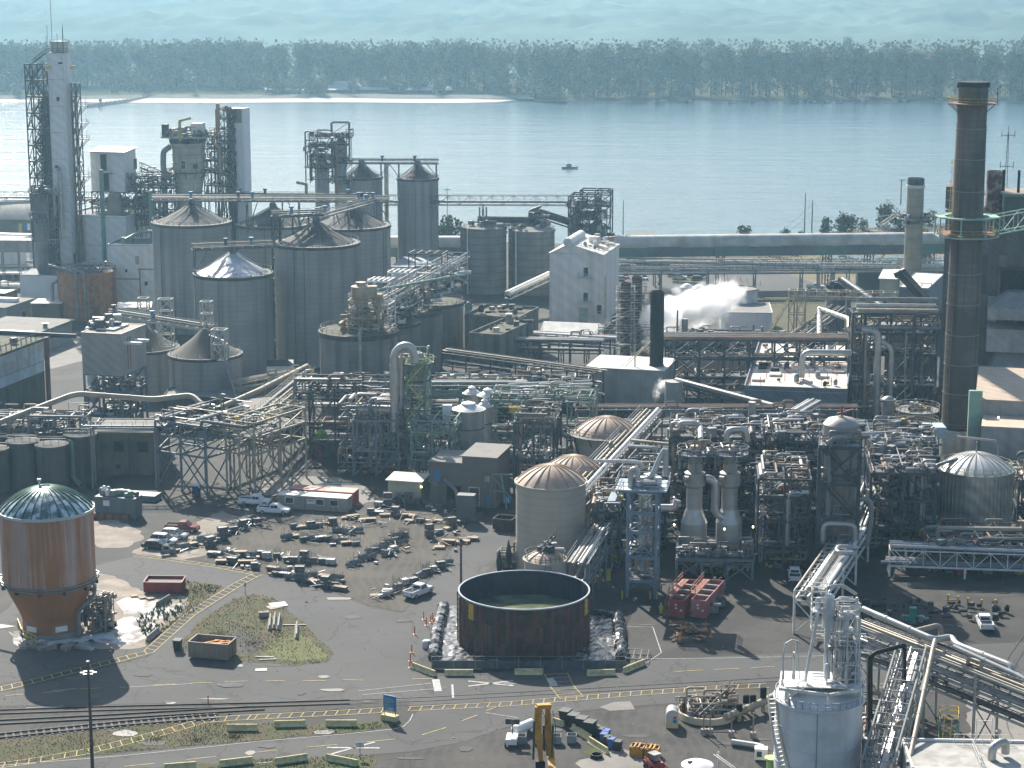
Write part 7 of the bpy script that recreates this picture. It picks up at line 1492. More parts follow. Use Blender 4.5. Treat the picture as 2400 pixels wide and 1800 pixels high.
patch('grass_patch',[(610,1540),(640,1500),(690,1480),(730,1500),(770,1535),(755,1546),(690,1550)],.042,mat('greener_grass',(.12,.125,.04),.95,var=.4,scale=.6,bump=1,bscale=8))
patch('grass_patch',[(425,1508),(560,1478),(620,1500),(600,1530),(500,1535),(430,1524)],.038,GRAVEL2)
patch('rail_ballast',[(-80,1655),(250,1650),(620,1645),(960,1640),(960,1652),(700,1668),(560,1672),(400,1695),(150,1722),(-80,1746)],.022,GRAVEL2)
patch('grass_verge',[(-80,1744),(150,1720),(400,1694),(520,1690),(640,1694),(800,1700),(925,1688),(930,1698),(900,1706),(600,1736),(450,1746),(200,1772),(-80,1798)],.026,GRASS)
patch('grass_verge',[(735,1708),(830,1700),(925,1690),(935,1698),(880,1708),(740,1722)],.040,GREENG)
patch('grass_verge',[(-80,1838),(200,1812),(420,1795),(600,1780),(760,1772),(880,1768),(870,1800),(600,1850),(-80,1900)],.026,GRASS)
patch('grass_verge',[(755,1782),(850,1775),(862,1785),(850,1850),(760,1850)],.040,GREENG)
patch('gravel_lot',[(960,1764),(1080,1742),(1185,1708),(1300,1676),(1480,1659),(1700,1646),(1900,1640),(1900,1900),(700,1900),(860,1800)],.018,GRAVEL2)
patch('concrete_pad',[(1405,1657),(1440,1645),(1477,1643),(1488,1662),(1430,1666)],.036,CONCP)
patch('pale_dirt',[(1360,1780),(1460,1755),(1530,1770),(1500,1830),(1340,1850)],.028,CONCP)
patch('pale_dirt',[(2270,1640),(2300,1625),(2400,1660),(2480,1690),(2400,1750),(2270,1740)],.028,CONCP)
def tufts(px,n,m,seed,h=(.12,.45),nm='grass_tufts'):
 """blades and small clumps standing over a grass sheet, one mass"""
 rr=random.Random(seed);pts=[G(u,v)for u,v in px];xs=[p.x for p in pts];ys=[p.y for p in pts];b=MB();k=0
 def inside(x,y):
  c=False
  for p,q in zip(pts,pts[1:]+pts[:1]):
   if(p.y>y)!=(q.y>y)and x<(q.x-p.x)*(y-p.y)/(q.y-p.y)+p.x:c=not c
  return c
 cl=[(rr.uniform(min(xs),max(xs)),rr.uniform(min(ys),max(ys)),rr.uniform(.5,2.5))for _ in range(40)]
 while k<n:
  if rr.random()<.6:cx,cy_,cr=rr.choice(cl);x=rr.gauss(cx,cr);y=rr.gauss(cy_,cr)
  else:x=rr.uniform(min(xs),max(xs));y=rr.uniform(min(ys),max(ys))
  k+=1
  if not inside(x,y):continue
  for _ in range(4):
   a_=rr.uniform(0,6.3);L=rr.uniform(*h)*(.42 if px is not TALL else 1);w_=L*.3;dx,dy=cos(a_),sin(a_);i=len(b.v)
   b.v+=[(x-dy*w_,y+dx*w_,.04),(x+dy*w_,y-dx*w_,.04),(x+dx*L*.7,y+dy*L*.7,.04+L)];b.f.append((i,i+1,i+2))
 if b.v:b.build(nm,m,kind='stuff')
TALL=[(320,1450),(420,1395),(430,1430),(340,1500)]
TG=mat('tuft_dry',(.20,.165,.08),.9,var=.4,scale=1.5);TG2=mat('tuft_green',(.10,.13,.035),.9,var=.4,scale=1.5)
isl=[(430,1500),(470,1455),(548,1402),(600,1392),(640,1402),(690,1440),(742,1492),(783,1532),(768,1552),(700,1560),(560,1548),(430,1526)]
tufts(isl,3200,TG,1);tufts(isl,2000,TG2,2,(.08,.3));vg=[(-40,1744),(150,1720),(400,1694),(640,1694),(800,1700),(925,1688),(900,1706),(600,1736),(200,1772),(-40,1798)]
tufts(vg,4200,TG,3);tufts(vg,3000,TG2,4,(.08,.3));st=[(395,1385),(440,1362),(520,1374),(470,1425),(372,1490),(345,1515),(380,1470),(440,1400)]
tufts(st,1500,TG2,5,(.15,.6));tufts(st,1500,TG,6);tufts([(480,1800),(600,1780),(880,1768),(870,1800),(600,1850)],2500,TG2,7);tufts(TALL,300,TG2,8,(.2,.7));tufts([(735,1708),(830,1700),(935,1690),(880,1708),(740,1722)],1500,TG2,9,(.1,.3));tufts([(1780,574),(1990,540),(2070,535),(2230,528),(2240,545),(1990,556),(1880,578)],2600,TG,10,(.4,1.4));tufts([(1450,606),(1940,592),(2240,590),(2240,620),(1450,620)],2600,TG,11,(.3,1.1));tufts([(700,1100),(640,1340),(400,1306),(335,1268)],10,TG,12)
patch('green_weeds',[(1360,1762),(1395,1752),(1415,1765),(1390,1775)],.040,GREENG)
def stroke(b,pts,w_=.15,z=.05):
 for p,q in zip(pts[:-1],pts[1:]):
  p=Vector(p);q=Vector(q);d_=(q-p);d_.z=0;d_.normalize();s_=Vector((-d_.y,d_.x,0))*(w_/2);k=len(b.v)
  b.v+=[(p.x-s_.x,p.y-s_.y,z),(q.x-s_.x,q.y-s_.y,z),(q.x+s_.x,q.y+s_.y,z),(p.x+s_.x,p.y+s_.y,z)];b.f.append((k,k+1,k+2,k+3))
def line(name,segs,w_,m,z=.05):
 for s_ in segs:
  b=MB();stroke(b,[G(s_[i],s_[i+1])for i in range(0,len(s_),2)],w_,z);b.build(name,m,kind='structure')
line('yellow_dash',[(12,1631,56,1628),(100,1624,153,1620),(187,1616,236,1613),(359,1606,410,1604),(448,1602,496,1600),(527,1598,582,1597),(622,1597,668,1596),(710,1596,763,1596),(802,1594,850,1595),(966,1592,1015,1591),(1580,1575,1648,1571),(1672,1570,1733,1567),(1759,1566,1815,1563),(292,1797,363,1790),(437,1781,507,1774),(578,1766,649,1759),(719,1752,790,1746),(858,1740,925,1733),(990,1723,1045,1706),(1083,1690,1118,1677),(1140,1666,1168,1656)],.16,YEL,.055)
line('white_line',[(120,1620,180,1614),(280,1612,360,1608,450,1603),(60,1660,150,1655),(500,1750,600,1739,800,1722,920,1710,945,1704,960,1690,968,1674),(-60,1800,300,1771,500,1750),(840,1620,1010,1602),(850,1629,1020,1615),(1505,1545,1700,1543,1920,1538,2300,1530),(1470,1470,1530,1470,1550,1530,1515,1555),(1138,1671,1215,1683),(600,1790,640,1786)],.13,WHM,.055)
line('white_cross',[(1098,1597,1203,1608),(1098,1609,1203,1596),(767,1753,890,1754),(777,1768,878,1740)],.4,WHM,.06)
line('stop_bar',[(1021,1593,1027,1621),(1289,1590,1300,1609)],1.0,WHM,.06)
line('stop_bar',[(1060,1605,1062,1636)],.3,WHM,.06)
def ladderwalk(px,w_=.8,step=1.5,skew=.7,z=.055):
 pts=[G(u,v)for u,v in px];b=MB();L=[];acc=0
 for sg in(-1,1):
  off=[]
  for i,p in enumerate(pts):
   d_=(pts[min(i+1,len(pts)-1)]-pts[max(i-1,0)]).normalized();off.append(p+Vector((-d_.y,d_.x,0))*w_*sg)
  stroke(b,off,.13,z)
 b.build('walkway_edge_line',YEL,kind='structure');nxt=0;acc=0;me=None;rungs=MB()
 for p,q in zip(pts[:-1],pts[1:]):
  L=(q-p).length;d_=(q-p).normalized();n=Vector((-d_.y,d_.x,0))*w_
  while nxt<=acc+L:
   c=p+d_*(nxt-acc);stroke(rungs,[c-n-d_*skew*.4,c+n+d_*skew*.4],.13,z+.004);nxt+=step
  acc+=L
 rungs.build('walkway_rungs',YEL,kind='stuff')
patch('walkway',[(-60,1608),(62,1592),(250,1546),(345,1520),(440,1432),(520,1382),(556,1360),(612,1340),(612,1350),(562,1376),(530,1398),(452,1448),(352,1536),(255,1562),(66,1610),(-60,1632)],.044,ASPH)
ladderwalk([(-20,1620),(62,1601),(250,1554),(348,1528),(446,1440),(525,1390),(560,1368),(605,1345)])
ladderwalk([(318,1302),(400,1312),(500,1327),(600,1346)],.6)
ladderwalk([(-20,1797),(60,1787),(215,1760),(300,1738),(390,1715),(480,1689),(540,1684),(600,1681)],.85)
ladderwalk([(600,1681),(780,1672),(900,1665)],.85);ladderwalk([(960,1662),(1060,1657),(1200,1650),(1300,1641),(1500,1625),(1700,1611),(1800,1607)],.8)
ladderwalk([(2012,1612),(2100,1606),(2190,1600)],.8);ladderwalk([(1303,1580),(1318,1610),(1340,1636)],1.6,1.6,0)
def rails(px,sleepers=False,gauge=1.435,h=.14):
 pts=[G(u,v)for u,v in px]
 for sg in(-1,1):
  b=MB();off=[]
  for i,p in enumerate(pts):
   d_=(pts[min(i+1,len(pts)-1)]-pts[max(i-1,0)]).normalized();off.append(p+Vector((-d_.y,d_.x,0))*gauge/2*sg+Vector((0,0,.03+h/2)))
  for p,q in zip(off[:-1],off[1:]):b.beam(p,q,.1,h)
  b.build('rail',mat('rail_steel',(.06,.05,.045),.7,metal=.3),kind='structure')
 if sleepers:
  ws=mat('sleeper',(.15,.14,.125),.9,var=.4,scale=1.5);acc=0;nxt=0;me=None
  for p,q in zip(pts[:-1],pts[1:]):
   L=(q-p).length;d_=(q-p).normalized();n=Vector((-d_.y,d_.x,0))*1.25
   while nxt<=acc+L:
    c=p+d_*(nxt-acc)
    if me is None:
     b=MB();b.beam(c-n,c+n,.24,.1);o=b.build('sleeper',ws,kind='structure',org=tuple(c));me=o;o.location.z=.06
    else:o=me.copy();COL.objects.link(o);o.location=(c.x,c.y,.06)
    nxt+=.95
   acc+=L
rails([(-40,1671),(260,1661),(600,1653),(820,1646)],h=.14);rails([(820,1646),(1000,1639),(1200,1628),(1400,1617),(1600,1606),(1800,1594),(2000,1583)],h=.04)
rails([(-40,1696),(260,1681),(480,1668),(620,1660)],h=.16)
rails([(-40,1731),(100,1716),(210,1705),(300,1696),(400,1688),(512,1680)],True,h=.18)
rails([(2420,1480),(2380,1535),(2345,1600),(2338,1650),(2350,1710),(2375,1760),(2400,1800)],h=.05)
# barriers
BAR=mat('yellow_concrete',(.60,.54,.30),.9,var=.12,scale=1.2,dirt=(.25,.22,.15),dirta=.45,dscale=1.5);BARG=mat('grey_concrete',(.30,.28,.25),.9,var=.2)
def barrier(label,u0,v0,u1,v1,m=BAR,h=.82,group='yellow concrete road barriers'):
 p=G(u0,v0);q=G(u1,v1);d_=(q-p);L=d_.length;d_.normalize();n=Vector((-d_.y,d_.x,0));t=MB();prof=[(-.32,0),(-.32,.08),(-.14,.32),(-.1,h),(.1,h),(.14,.32),(.32,.08),(.32,0)];k=len(prof)
 for c in(p,q):
  for x,z in prof:e=c+n*x;t.v.append((e.x,e.y,.04+z))
 for i in range(k):j=(i+1)%k;t.f.append((i,j,k+j,k+i))
 t.f.append(tuple(reversed(range(k))));t.f.append(tuple(range(k,2*k)))
 return t.build('concrete_barrier',m,None,label=label,cat='barrier',group=group)
for a in(('yellow barrier left of the round brown tank, angled down right',967,1566,1020,1586),('black-stained yellow barrier at the left front of the round brown tank',1042,1583,1109,1583),('yellow barrier straight in front of the round brown tank',1206,1581,1273,1581),('yellow barrier in front of the brown tank, next to the one tilted up right',1376,1584,1442,1582),('yellow barrier at the right corner of the brown tank, tilted up right',1461,1578,1510,1558),('yellow barrier on the verge, leftmost beside the tracks',532,1712,604,1712),('yellow barrier on the verge, second from the tracks',643,1704,716,1702),('yellow barrier on the green verge left of the blue sign',764,1702,836,1702),('yellow barrier at the bottom edge, leftmost of three',385,1806,460,1800),('yellow barrier at the bottom edge with a dark heap before it',515,1797,592,1788),('yellow barrier at the bottom edge beside the small road',645,1792,720,1781),('yellow barrier below the white cross, angled down right',766,1782,838,1796),('yellow barrier beside the black bins, nearer the propane tank',1296,1696,1322,1704),('long yellow barrier between the hoppers and the black bins',1336,1706,1386,1738),('yellow barrier right of the long one, near the coiled hose',1381,1741,1424,1768)):barrier(*a)
for a in(('leftmost of three grey blocks pointing away on the grass island',632,1478,634,1450),('yellowish middle one of three blocks pointing away on the grass island',642,1476,645,1447),('rightmost of three grey blocks pointing away on the grass island',652,1478,656,1449),('lone grey block pointing away on the right of the grass island',695,1498,696,1468)):barrier(*a,m=BARG,group='grey blocks on the grass island')
# vehicles
TYRE=mat('tyre_rubber',(.018,.018,.018),.9);CGL=mat('vehicle_glass',(.012,.016,.02),.06,var=.2,spec=.9);HLT=mat('headlight_lens',(.6,.62,.65),.15);TLT=mat('tail_light',(.4,.02,.02),.3)
PAINT={}
def paint(nm,c,metal=.0):
 if nm not in PAINT:PAINT[nm]=mat(nm+'_paint',c,.25,metal=metal,var=.04,spec=.6)
 return PAINT[nm]
def loft(b,secs):
 """closed rings of equal count joined in a row, capped"""
 k=len(b.v);n=len(secs[0])
 for s_ in secs:b.v+=s_
 for i in range(len(secs)-1):
  for j in range(n):a=k+i*n+j;c=k+i*n+(j+1)%n;b.f.append((a,c,c+n,a+n))
 b.f.append(tuple(k+j for j in reversed(range(n))));b.f.append(tuple(k+(len(secs)-1)*n+j for j in range(n)))
def vehicle(kind,label,pm,loc,rz,group=None):
 """x forward, wheels on z = 0"""
 L,W,H={'pickup':(5.8,1.98,1.9),'car':(4.7,1.84,1.46),'suv':(4.7,1.88,1.7)}[kind];w2=W/2
 nm={'pickup':'pickup_truck','car':'parked_car','suv':'parked_car'}[kind]
 t=T(nm,label,{'pickup':'pickup truck','car':'car','suv':'car'}[kind],(0,0,0),group)
 def sec(x,zb,zt,w_,tw=.9):return[(x,-w_,zb),(x,-w_,(zb+zt)*.52),(x,-w_*tw,zt),(x,w_*tw,zt),(x,w_,(zb+zt)*.52),(x,w_,zb)]
 b=MB()
 if kind=='pickup':
  loft(b,[sec(-L/2,.55,.98,w2*.95),sec(-L/2+.1,.42,1.08,w2),sec(-.35,.42,1.08,w2),sec(1.25,.42,1.12,w2),sec(L/2-.35,.45,1.04,w2*.97),sec(L/2,.5,.9,w2*.86)]);b.build('body',pm,t)
  b=MB();loft(b,[sec(-.55,1.08,1.1,w2*.94),sec(-.42,1.08,H-.04,w2*.86,.9),sec(.75,1.08,H,w2*.86,.9),sec(1.5,1.1,1.14,w2*.93)]);cab=b.build('cab',pm,t)
  b=MB();b.box(.98,1.02,-w2*.7,w2*.7,1.2,H-.22);b.v=[(x+(.38 if z<1.4 else-.12),y,z)for x,y,z in b.v];b.build('windscreen',CGL,cab)
  for sy in(-1,1):
   for x0,x1 in((-.3,.25),(.32,1.0)):b=MB();yy=w2*.86*sy;b.box(x0,x1-(.0 if x0<0 else .1),yy-.03,yy+.03,1.22,H-.22);b.build('side_window',CGL,cab)
  b=MB();b.box(-.56,-.5,-w2*.66,w2*.66,1.25,H-.24);b.build('rear_window',CGL,cab)
  b=MB();b.box(-L/2+.12,-.62,-w2*.82,w2*.82,1.082,1.10);b.build('bed_floor',mat('bed_liner',(.02,.02,.022),.9),t)
  b=MB();b.box(-L/2,-.6,-w2,-w2*.86,1.05,1.3);b.box(-L/2,-.6,w2*.86,w2,1.05,1.3);b.box(-L/2,-L/2+.1,-w2*.95,w2*.95,.9,1.3);b.build('bed_side',pm,t)
 else:
  zc=.86 if kind=='car' else .98
  loft(b,[sec(-L/2,.45,zc-.1,w2*.85),sec(-L/2+.25,.3,zc+.03,w2*.98),sec(0,.28,zc+.04,w2),sec(1.2,.28,zc,w2),sec(L/2-.3,.3,zc-.12,w2*.95),sec(L/2,.4,zc-.25,w2*.8)]);b.build('body',pm,t)
  xr=-1.75 if kind=='suv' else-1.45
  b=MB();loft(b,[sec(xr-.45,zc,zc+.06,w2*.84),sec(xr,zc,H-.06,w2*.74),sec(-.3,zc,H,w2*.76),sec(.55,zc,H-.07,w2*.74),sec(1.4,zc-.02,zc+.02,w2*.86)]);cab=b.build('cabin',CGL,t)
  b=MB();loft(b,[[(x,-w2*.73,z),(x,w2*.73,z),(x,w2*.72,z+.04),(x,-w2*.72,z+.04)]for x,z in((xr+.02,H-.06),(-.3,H-.01),(.5,H-.07))]);b.build('roof',pm,t)
  for x in(-.55,.42 if kind=='car' else .42):
   b=MB()
   for sy in(-1,1):b.beam((x,sy*w2*.86,zc),(x*.9,sy*w2*.76,H-.05),.07)
   b.build('pillar',pm,cab)
 wr=.38 if kind!='car' else .33;wx=(L/2-.95,-L/2+1.05)
 for x in wx:
  for sy in(-1,1):
   b=MB();b.tube([(x,sy*(w2-.26),wr),(x,sy*(w2+.015),wr)],wr,16);wh=b.build('wheel',TYRE,t)
   b=MB();b.tube([(x,sy*(w2),wr),(x,sy*(w2+.03),wr)],wr*.6,12);b.build('rim',SILVER,wh)
 for sy in(-1,1):
  b=MB();b.box(L/2-.14,L/2-.02,sy*w2*.72-.17,sy*w2*.72+.17,.72,.9);b.build('headlight',HLT,t)
  b=MB();b.box(-L/2-.03,-L/2+.06,sy*w2*.86-.09,sy*w2*.86+.09,.78,1.05);b.build('tail_light',TLT,t)
  b=MB();b.box(.95,1.12,sy*(w2+.02),sy*(w2+.2),1.08,1.24);b.build('mirror',pm,t)
 b=MB();b.box(L/2-.12,L/2+.05,-w2*.8,w2*.8,.42,.58);b.box(-L/2-.08,-L/2+.1,-w2*.8,w2*.8,.45,.6);b.build('bumper',STEEL,t)
 t.location=loc;t.rotation_euler[2]=rz;return t
def veh(kind,label,pm,u,v,head,group=None):
 g=G(u,v);return vehicle(kind,label,pm,(g.x,g.y,.05),R(head),group)
WP=paint('white',(.78,.79,.80));BP=paint('black',(.012,.013,.016));SP=paint('silver',(.42,.45,.48),.5);RP=paint('maroon',(.16,.02,.02));GP=paint('grey',(.16,.17,.18),.3);BLP=paint('dark_blue',(.03,.06,.13),.2);REDC=paint('red',(.38,.03,.03))
veh('pickup','white pickup truck with a dark bed, left of the one by the tan trailer',WP,598,1183,-8);tk2=veh('pickup','white pickup truck in front, closest to the tan office trailer',WP,642,1204,-10)
veh('pickup','dark red pickup truck, rearmost of the four parked by the steel stacks',RP,428,1246,-8);veh('suv','pale silver car parked between the dark red pickup and the white car',SP,409,1262,-14)
veh('suv','white car parked between the silver and the black car',WP,384,1274,-16);veh('car','black car, frontmost of the four parked by the steel stacks',BP,366,1286,-10)
wt_=veh('pickup','white pickup truck with an open load bed facing away, left of the round brown tank',WP,981,1396,55)
veh('pickup','white pickup truck facing away in the shade, rear of the two under the racks',WP,1862,1358,84);veh('pickup','white pickup truck facing away in the shade, nearer of the two by the bright bridge',WP,1893,1392,80)
veh('pickup','white pickup truck with a ladder rack facing away in the shade at the right',WP,2307,1470,86);veh('pickup','white pickup truck parked on the far road under the silver drop pipe',WP,1911,678,-3)
for i,(k_,pm,u,v,hd,lab)in enumerate((('car',REDC,1465,652,-80,'red car in the far lot beside the white mill building'),('car',WP,1508,655,-75,'pale car in the far lot right of the red car'),('car',BP,1488,645,-80,'black car between the red and the pale car in the far lot'),('car',WP,1500,637,-10,'white car behind the others in the far lot left part'),('suv',BP,1470,632,-20,'dark van behind the red car in the far lot'),('pickup',BP,1585,648,-5,'black pickup at the left of the far parking row'),('suv',SP,1592,655,-5,'silver estate car in the front of the far parking row'),('car',WP,1590,640,-8,'white car behind the black pickup in the far parking row'),('car',RP,1613,641,-8,'dark red car in the far parking row'),('suv',WP,1631,642,-8,'white car at the back right of the far parking row'),('pickup',BP,1632,650,-5,'dark pickup in the middle right of the far parking row'),('car',BP,1636,657,-3,'black car at the front right of the far parking row'),('car',GP,1560,636,-8,'grey car at the back left of the far parking row'),('car',BLP,1455,658,-85,'dark blue car half hidden behind the white mill building'))):
 veh(k_,lab,pm,u,v,hd,'vehicles in the far car park')
barrier('yellowish low barrier in front of the far parking row',1577,663,1640,667,h=.7)
for i in range(9):
 u=1658+i*15.5;v=646+i*2.6+(i>5)*(i-5)*.6;g=G(u,v);b=MB();b.tube([g,g+Vector((0,0,1.3))],.09,6);o_name='delineator_post';b.build(o_name,mat('orange_plastic',(.62,.16,.05),.6),None,label='small orange delineator post, %s from the left beside the far lot'%('first second third fourth fifth sixth seventh eighth ninth'.split()[i]),cat='post',group='orange posts beside the far lot')
 # containers, trailers, dumpsters
def box_unit(name,label,cat,uL,uC,uR,vtop,d,a,wall,roof,dep=None,ribs=True,lips=None,**k):
 t,f,w_,dp,h=block(name,label,cat,uL,uC,uR,vtop,d,a,dep=dep,wall=wall,roof=roof,par=0,over=.04,**k)
 if ribs:
  b=MB();n=int(w_/.55)
  for i in range(n):f.box(b,w_*i/n,w_*i/n+.18,-.06,0,.1,h-.1)
  for i in range(int(dp/.6)):f.box(b,w_,w_+.06,i*.6+.1,i*.6+.28,.1,h-.1)
  b.build('corrugation',wall,t)
 return t,f,w_,dp,h
CR_=mat('container_red',(.33,.07,.05),.6,dirt=(.42,.2,.15),dirta=.3);CG_=mat('container_grey',(.14,.17,.18),.6,streak=.3)
box_unit('shipping_container','long red container behind the tan office trailer','container',678,828,841,1157,361.5,14,CR_,mat('faded_red_roof',(.48,.22,.18),.6),None)
t,f,w_,dp,h=box_unit('office_trailer','tan office trailer with three white-framed windows and a white roof','trailer',650,813,None,1171,357,14,mat('trailer_tan',(.33,.31,.26),.7),WROOF,3.0,ribs=False)
for x in(1.6,7.4,w_-3.1):opening(t,f,x,0,h*.45,1.4,1.0,'window',GLASS)
for x in(4.2,10.1):opening(t,f,x,0,.1,.95,2.1,'door',mat('trailer_tan',(.33,.31,.26)),frame=True,fm=mat('trailer_trim',(.25,.24,.2)))
b=MB();f.box(b,5.6,7.1,-.08,0,h*.45+.1,h*.45+.9);b.build('sign',WPLAIN,t)
b=MB();f.box(b,5.8,6.9,-.1,-.08,h*.45+.55,h*.45+.75);b.build('red_lettering',REDP,t)
t,f,w_,dp,h=box_unit('shipping_container','grey-blue container with a white sign and machines on its roof, left yard','container',222,316,332,1172,352,14,CG_,CG_,2.6)
b=MB();f.box(b,1.6,2.8,-.1,-.06,h-1.4,h-.4);b.build('sign',WPLAIN,t)
fittings(t,f,.3,w_-.3,.3,2.2,[h+.1],16,71,s=(.6,1.4),mats=[WPLAIN,GREYP,GREEN])
for i in range(5):b=MB();f.box(b,-.6+i*1.5,.7+i*1.5,-1.1,-.15,0,1.0);b.build('wooden_crate',mat('red_brown_wood',(.20,.085,.05),.9),None,label='red-brown crate in front of the signed grey container, %s from the left'%'first second third fourth fifth'.split()[i],cat='crate',group='crates before the grey container')
box_unit('shipping_container','dark grey container with a small window behind the signed one','container',285,362,378,1166,364,14,CG_,CG_,2.6)
def dumpster(label,uL,uC,uR,vtop,d,a,m,inside=DARK,dep=2.4,fill=None,name='open_dumpster',h_in=.5,cat='dumpster'):
 f,w_,dp,h=frame_at(uL,uC,uR,vtop,d,a,dep);t=T(name,label,cat,tuple(f.o));q=.12;z0=.25
 for nm,a_ in(('side',(0,w_,0,q)),('side',(0,w_,dp-q,dp)),('end',(0,q,q,dp-q)),('end',(w_-q,w_,q,dp-q))):
  b=MB();f.box(b,a_[0],a_[1],a_[2],a_[3],z0,h);b.build(nm,m,t)
 b=MB();f.box(b,q,w_-q,q,dp-q,z0,h*h_in);b.build('floor',inside,t)
 b=MB()
 for i in range(int(w_/.75)+1):x=min(w_-.12,i*.75);f.box(b,x,x+.12,-.09,0,z0,h-.1)
 for i in range(int(dp/.8)):f.box(b,w_,w_+.08,i*.8+.2,i*.8+.34,z0,h-.1)
 b.build('stiffener',m,t);b=MB();z=h
 for p_,q_ in(((0,0),(w_,0)),((w_,0),(w_,dp)),((w_,dp),(0,dp)),((0,dp),(0,0))):b.beam(f.p(*p_,z),f.p(*q_,z),.16)
 b.build('top_rail',m,t)
 for x in(.6,w_-.6):
  for y in(.3,dp-.3):b=MB();b.tube([f.p(x,y-.1,.15),f.p(x,y+.1,.15)],.15,10);b.build('roller',DSTEEL,t)
 if fill:
  rr=random.Random(9)
  for i in range(9):b=MB();x=rr.uniform(w_*.45,w_*.85);b.beam(f.p(x-1,rr.uniform(.4,dp-.4),h*.85),f.p(x+.9,rr.uniform(.4,dp-.4),h*.95),.3,.06);b.build('scrap_board',fill,t)
 return t,f,w_,dp,h
dumpster('tan roll-off dumpster with orange scrap inside, on the asphalt below the grass island',441,533,554,1512,277,14,mat('dumpster_tan',(.27,.21,.16),.7,dirt=(.2,.15,.11),dirta=.4),fill=mat('orange_scrap',(.55,.24,.08),.8))
dumpster('low dark red roll-off dumpster on the pale dirt',336,425,435,1366,308.5,2,mat('dumpster_red',(.22,.025,.03),.6,dirt=(.3,.08,.07),dirta=.3),inside=FLATR,h_in=.8)
dumpster('dark steel open container right of the storage yard',1155,1198,1212,1220,344,20,mat('dumpster_dark',(.06,.055,.05),.8),inside=RUSTD,dep=6)
RT=mat('frac_tank_red',(.26,.035,.04),.5,dirt=(.5,.18,.16),dirta=.35)
for lab,uc,m in(('left red open-topped tank container with stairs, darker red',1585,RT),('right red open-topped tank container with stairs, faded pink-red',1636,mat('frac_tank_faded',(.36,.10,.10),.55,dirt=(.55,.3,.28),dirta=.4))):
 g=G(uc,1450);f=Fr(Vector((g.x,g.y,0)),R(20));t=T('tank_container',lab,'tank container',tuple(f.o),'red tank containers');W_,L_,H_=2.3,11,2.9;q=.12
 for a_ in((-W_/2,W_/2,0,q,'end'),(-W_/2,W_/2,L_-q,L_,'end'),(-W_/2,-W_/2+q,q,L_-q,'side'),(W_/2-q,W_/2,q,L_-q,'side')):b=MB();f.box(b,*a_[:4],.15,H_);b.build(a_[4],m,t)
 b=MB();f.box(b,-W_/2+q,W_/2-q,q,L_-q,.2,.6);b.build('floor',RUSTD,t)
 for y in(2.6,5.4,8.2):b=MB();f.box(b,-W_/2+q,W_/2-q,y,y+.5,H_-.5,H_-.05);b.build('cross_beam',FLATR,t)
 b=MB();b.stair(f.p(-W_/2-.55,-.1,.1),f.p(-W_/2-.55,3.2,H_-.2),.8,t=.09);b.rail([f.p(-W_/2-.9,3.2,H_),f.p(-W_/2-.9,L_,H_)],1,1.6,.07);f.box(b,-W_/2-.95,-W_/2,3.2,L_,H_-.15,H_-.05);b.build('stair',mat('frac_stair',(.36,.12,.07),.6),t)
 for x,z in((-.1,2.0),(-.05,1.5),(.7,1.2)):b=MB();f.box(b,x-.16,x+.16,-.03,0,z,z+.26);b.build('placard',WPLAIN,t)
g=G(458,1166);t=T('portable_toilet','dark blue portable toilet with a pale roof in the shaded yard','toilet',tuple(g));f=Fr(g,R(12))
b=MB();f.box(b,-.6,.6,0,1.2,0,2.1);b.build('cabin',mat('toilet_blue',(.03,.05,.10),.6),t);b=MB();b.tube([f.p(-.62,.6,2.1),f.p(.62,.6,2.1)],.5,12);b.build('roof',WPLAIN,t);b=MB();f.box(b,-.42,.42,-.04,0,.1,1.95);b.build('door',mat('toilet_door',(.05,.07,.12),.5),t)
# round brown bolted tank
BT=mat('brown_bolted_steel',(.055,.034,.028),.8,var=.4,scale=.5,streak=.6,streakcol=(.035,.028,.026),dirt=(.16,.10,.07),dirta=.4,dscale=.8)
c0=Vector((P(1228,1500,286.6).x,286.6,0));r0=9.45;H0=7.6;LIN=mat('black_blue_liner',(.012,.022,.045),.35,var=.4,scale=1.2)
t=T('bolted_tank','wide round brown panelled open tank with a black liner and shallow green water','tank',tuple(c0));n=30
b=MB();k=len(b.v)
for r_,z in((r0,0),(r0,H0)):
 for j in range(60):a_=2*pi*j/60;b.v.append((c0.x+cos(a_)*r_,c0.y+sin(a_)*r_,z))
for j in range(60):b.f.append((j,(j+1)%60,60+(j+1)%60,60+j))
b.build('shell',BT,t)
b=MB()
for i,(r_,z)in enumerate(((r0-.12,H0),(r0-.14,.6))):
 for j in range(60):a_=2*pi*j/60;rr_=r_-(.1*abs(sin(j*1.7))if i==0 else .25*abs(sin(j*2.3)));b.v.append((c0.x+cos(a_)*rr_,c0.y+sin(a_)*rr_,z))
for j in range(60):b.f.append((60+j,60+(j+1)%60,(j+1)%60,j))
b.build('liner',LIN,t)
b=MB();b.ring(c0+Vector((0,0,H0)),r0-.02,.22,.2,60);b.build('rim',mat('pale_blue_rim',(.35,.40,.45),.4),t)
b=MB();b.lathe(c0+Vector((0,0,4.0)),[(r0-.3,0)],48,True,False)if False else b.ring(c0+Vector((0,0,4.0)),(r0-.25)/2,r0-.25,.05,48);b.build('water',mat('green_water',(.11,.14,.08),.15,var=.3,scale=.3,dirt=(.30,.29,.19),dirta=.7,dscale=.18),t)
PMESH={}
rr=random.Random(3);nseg=44
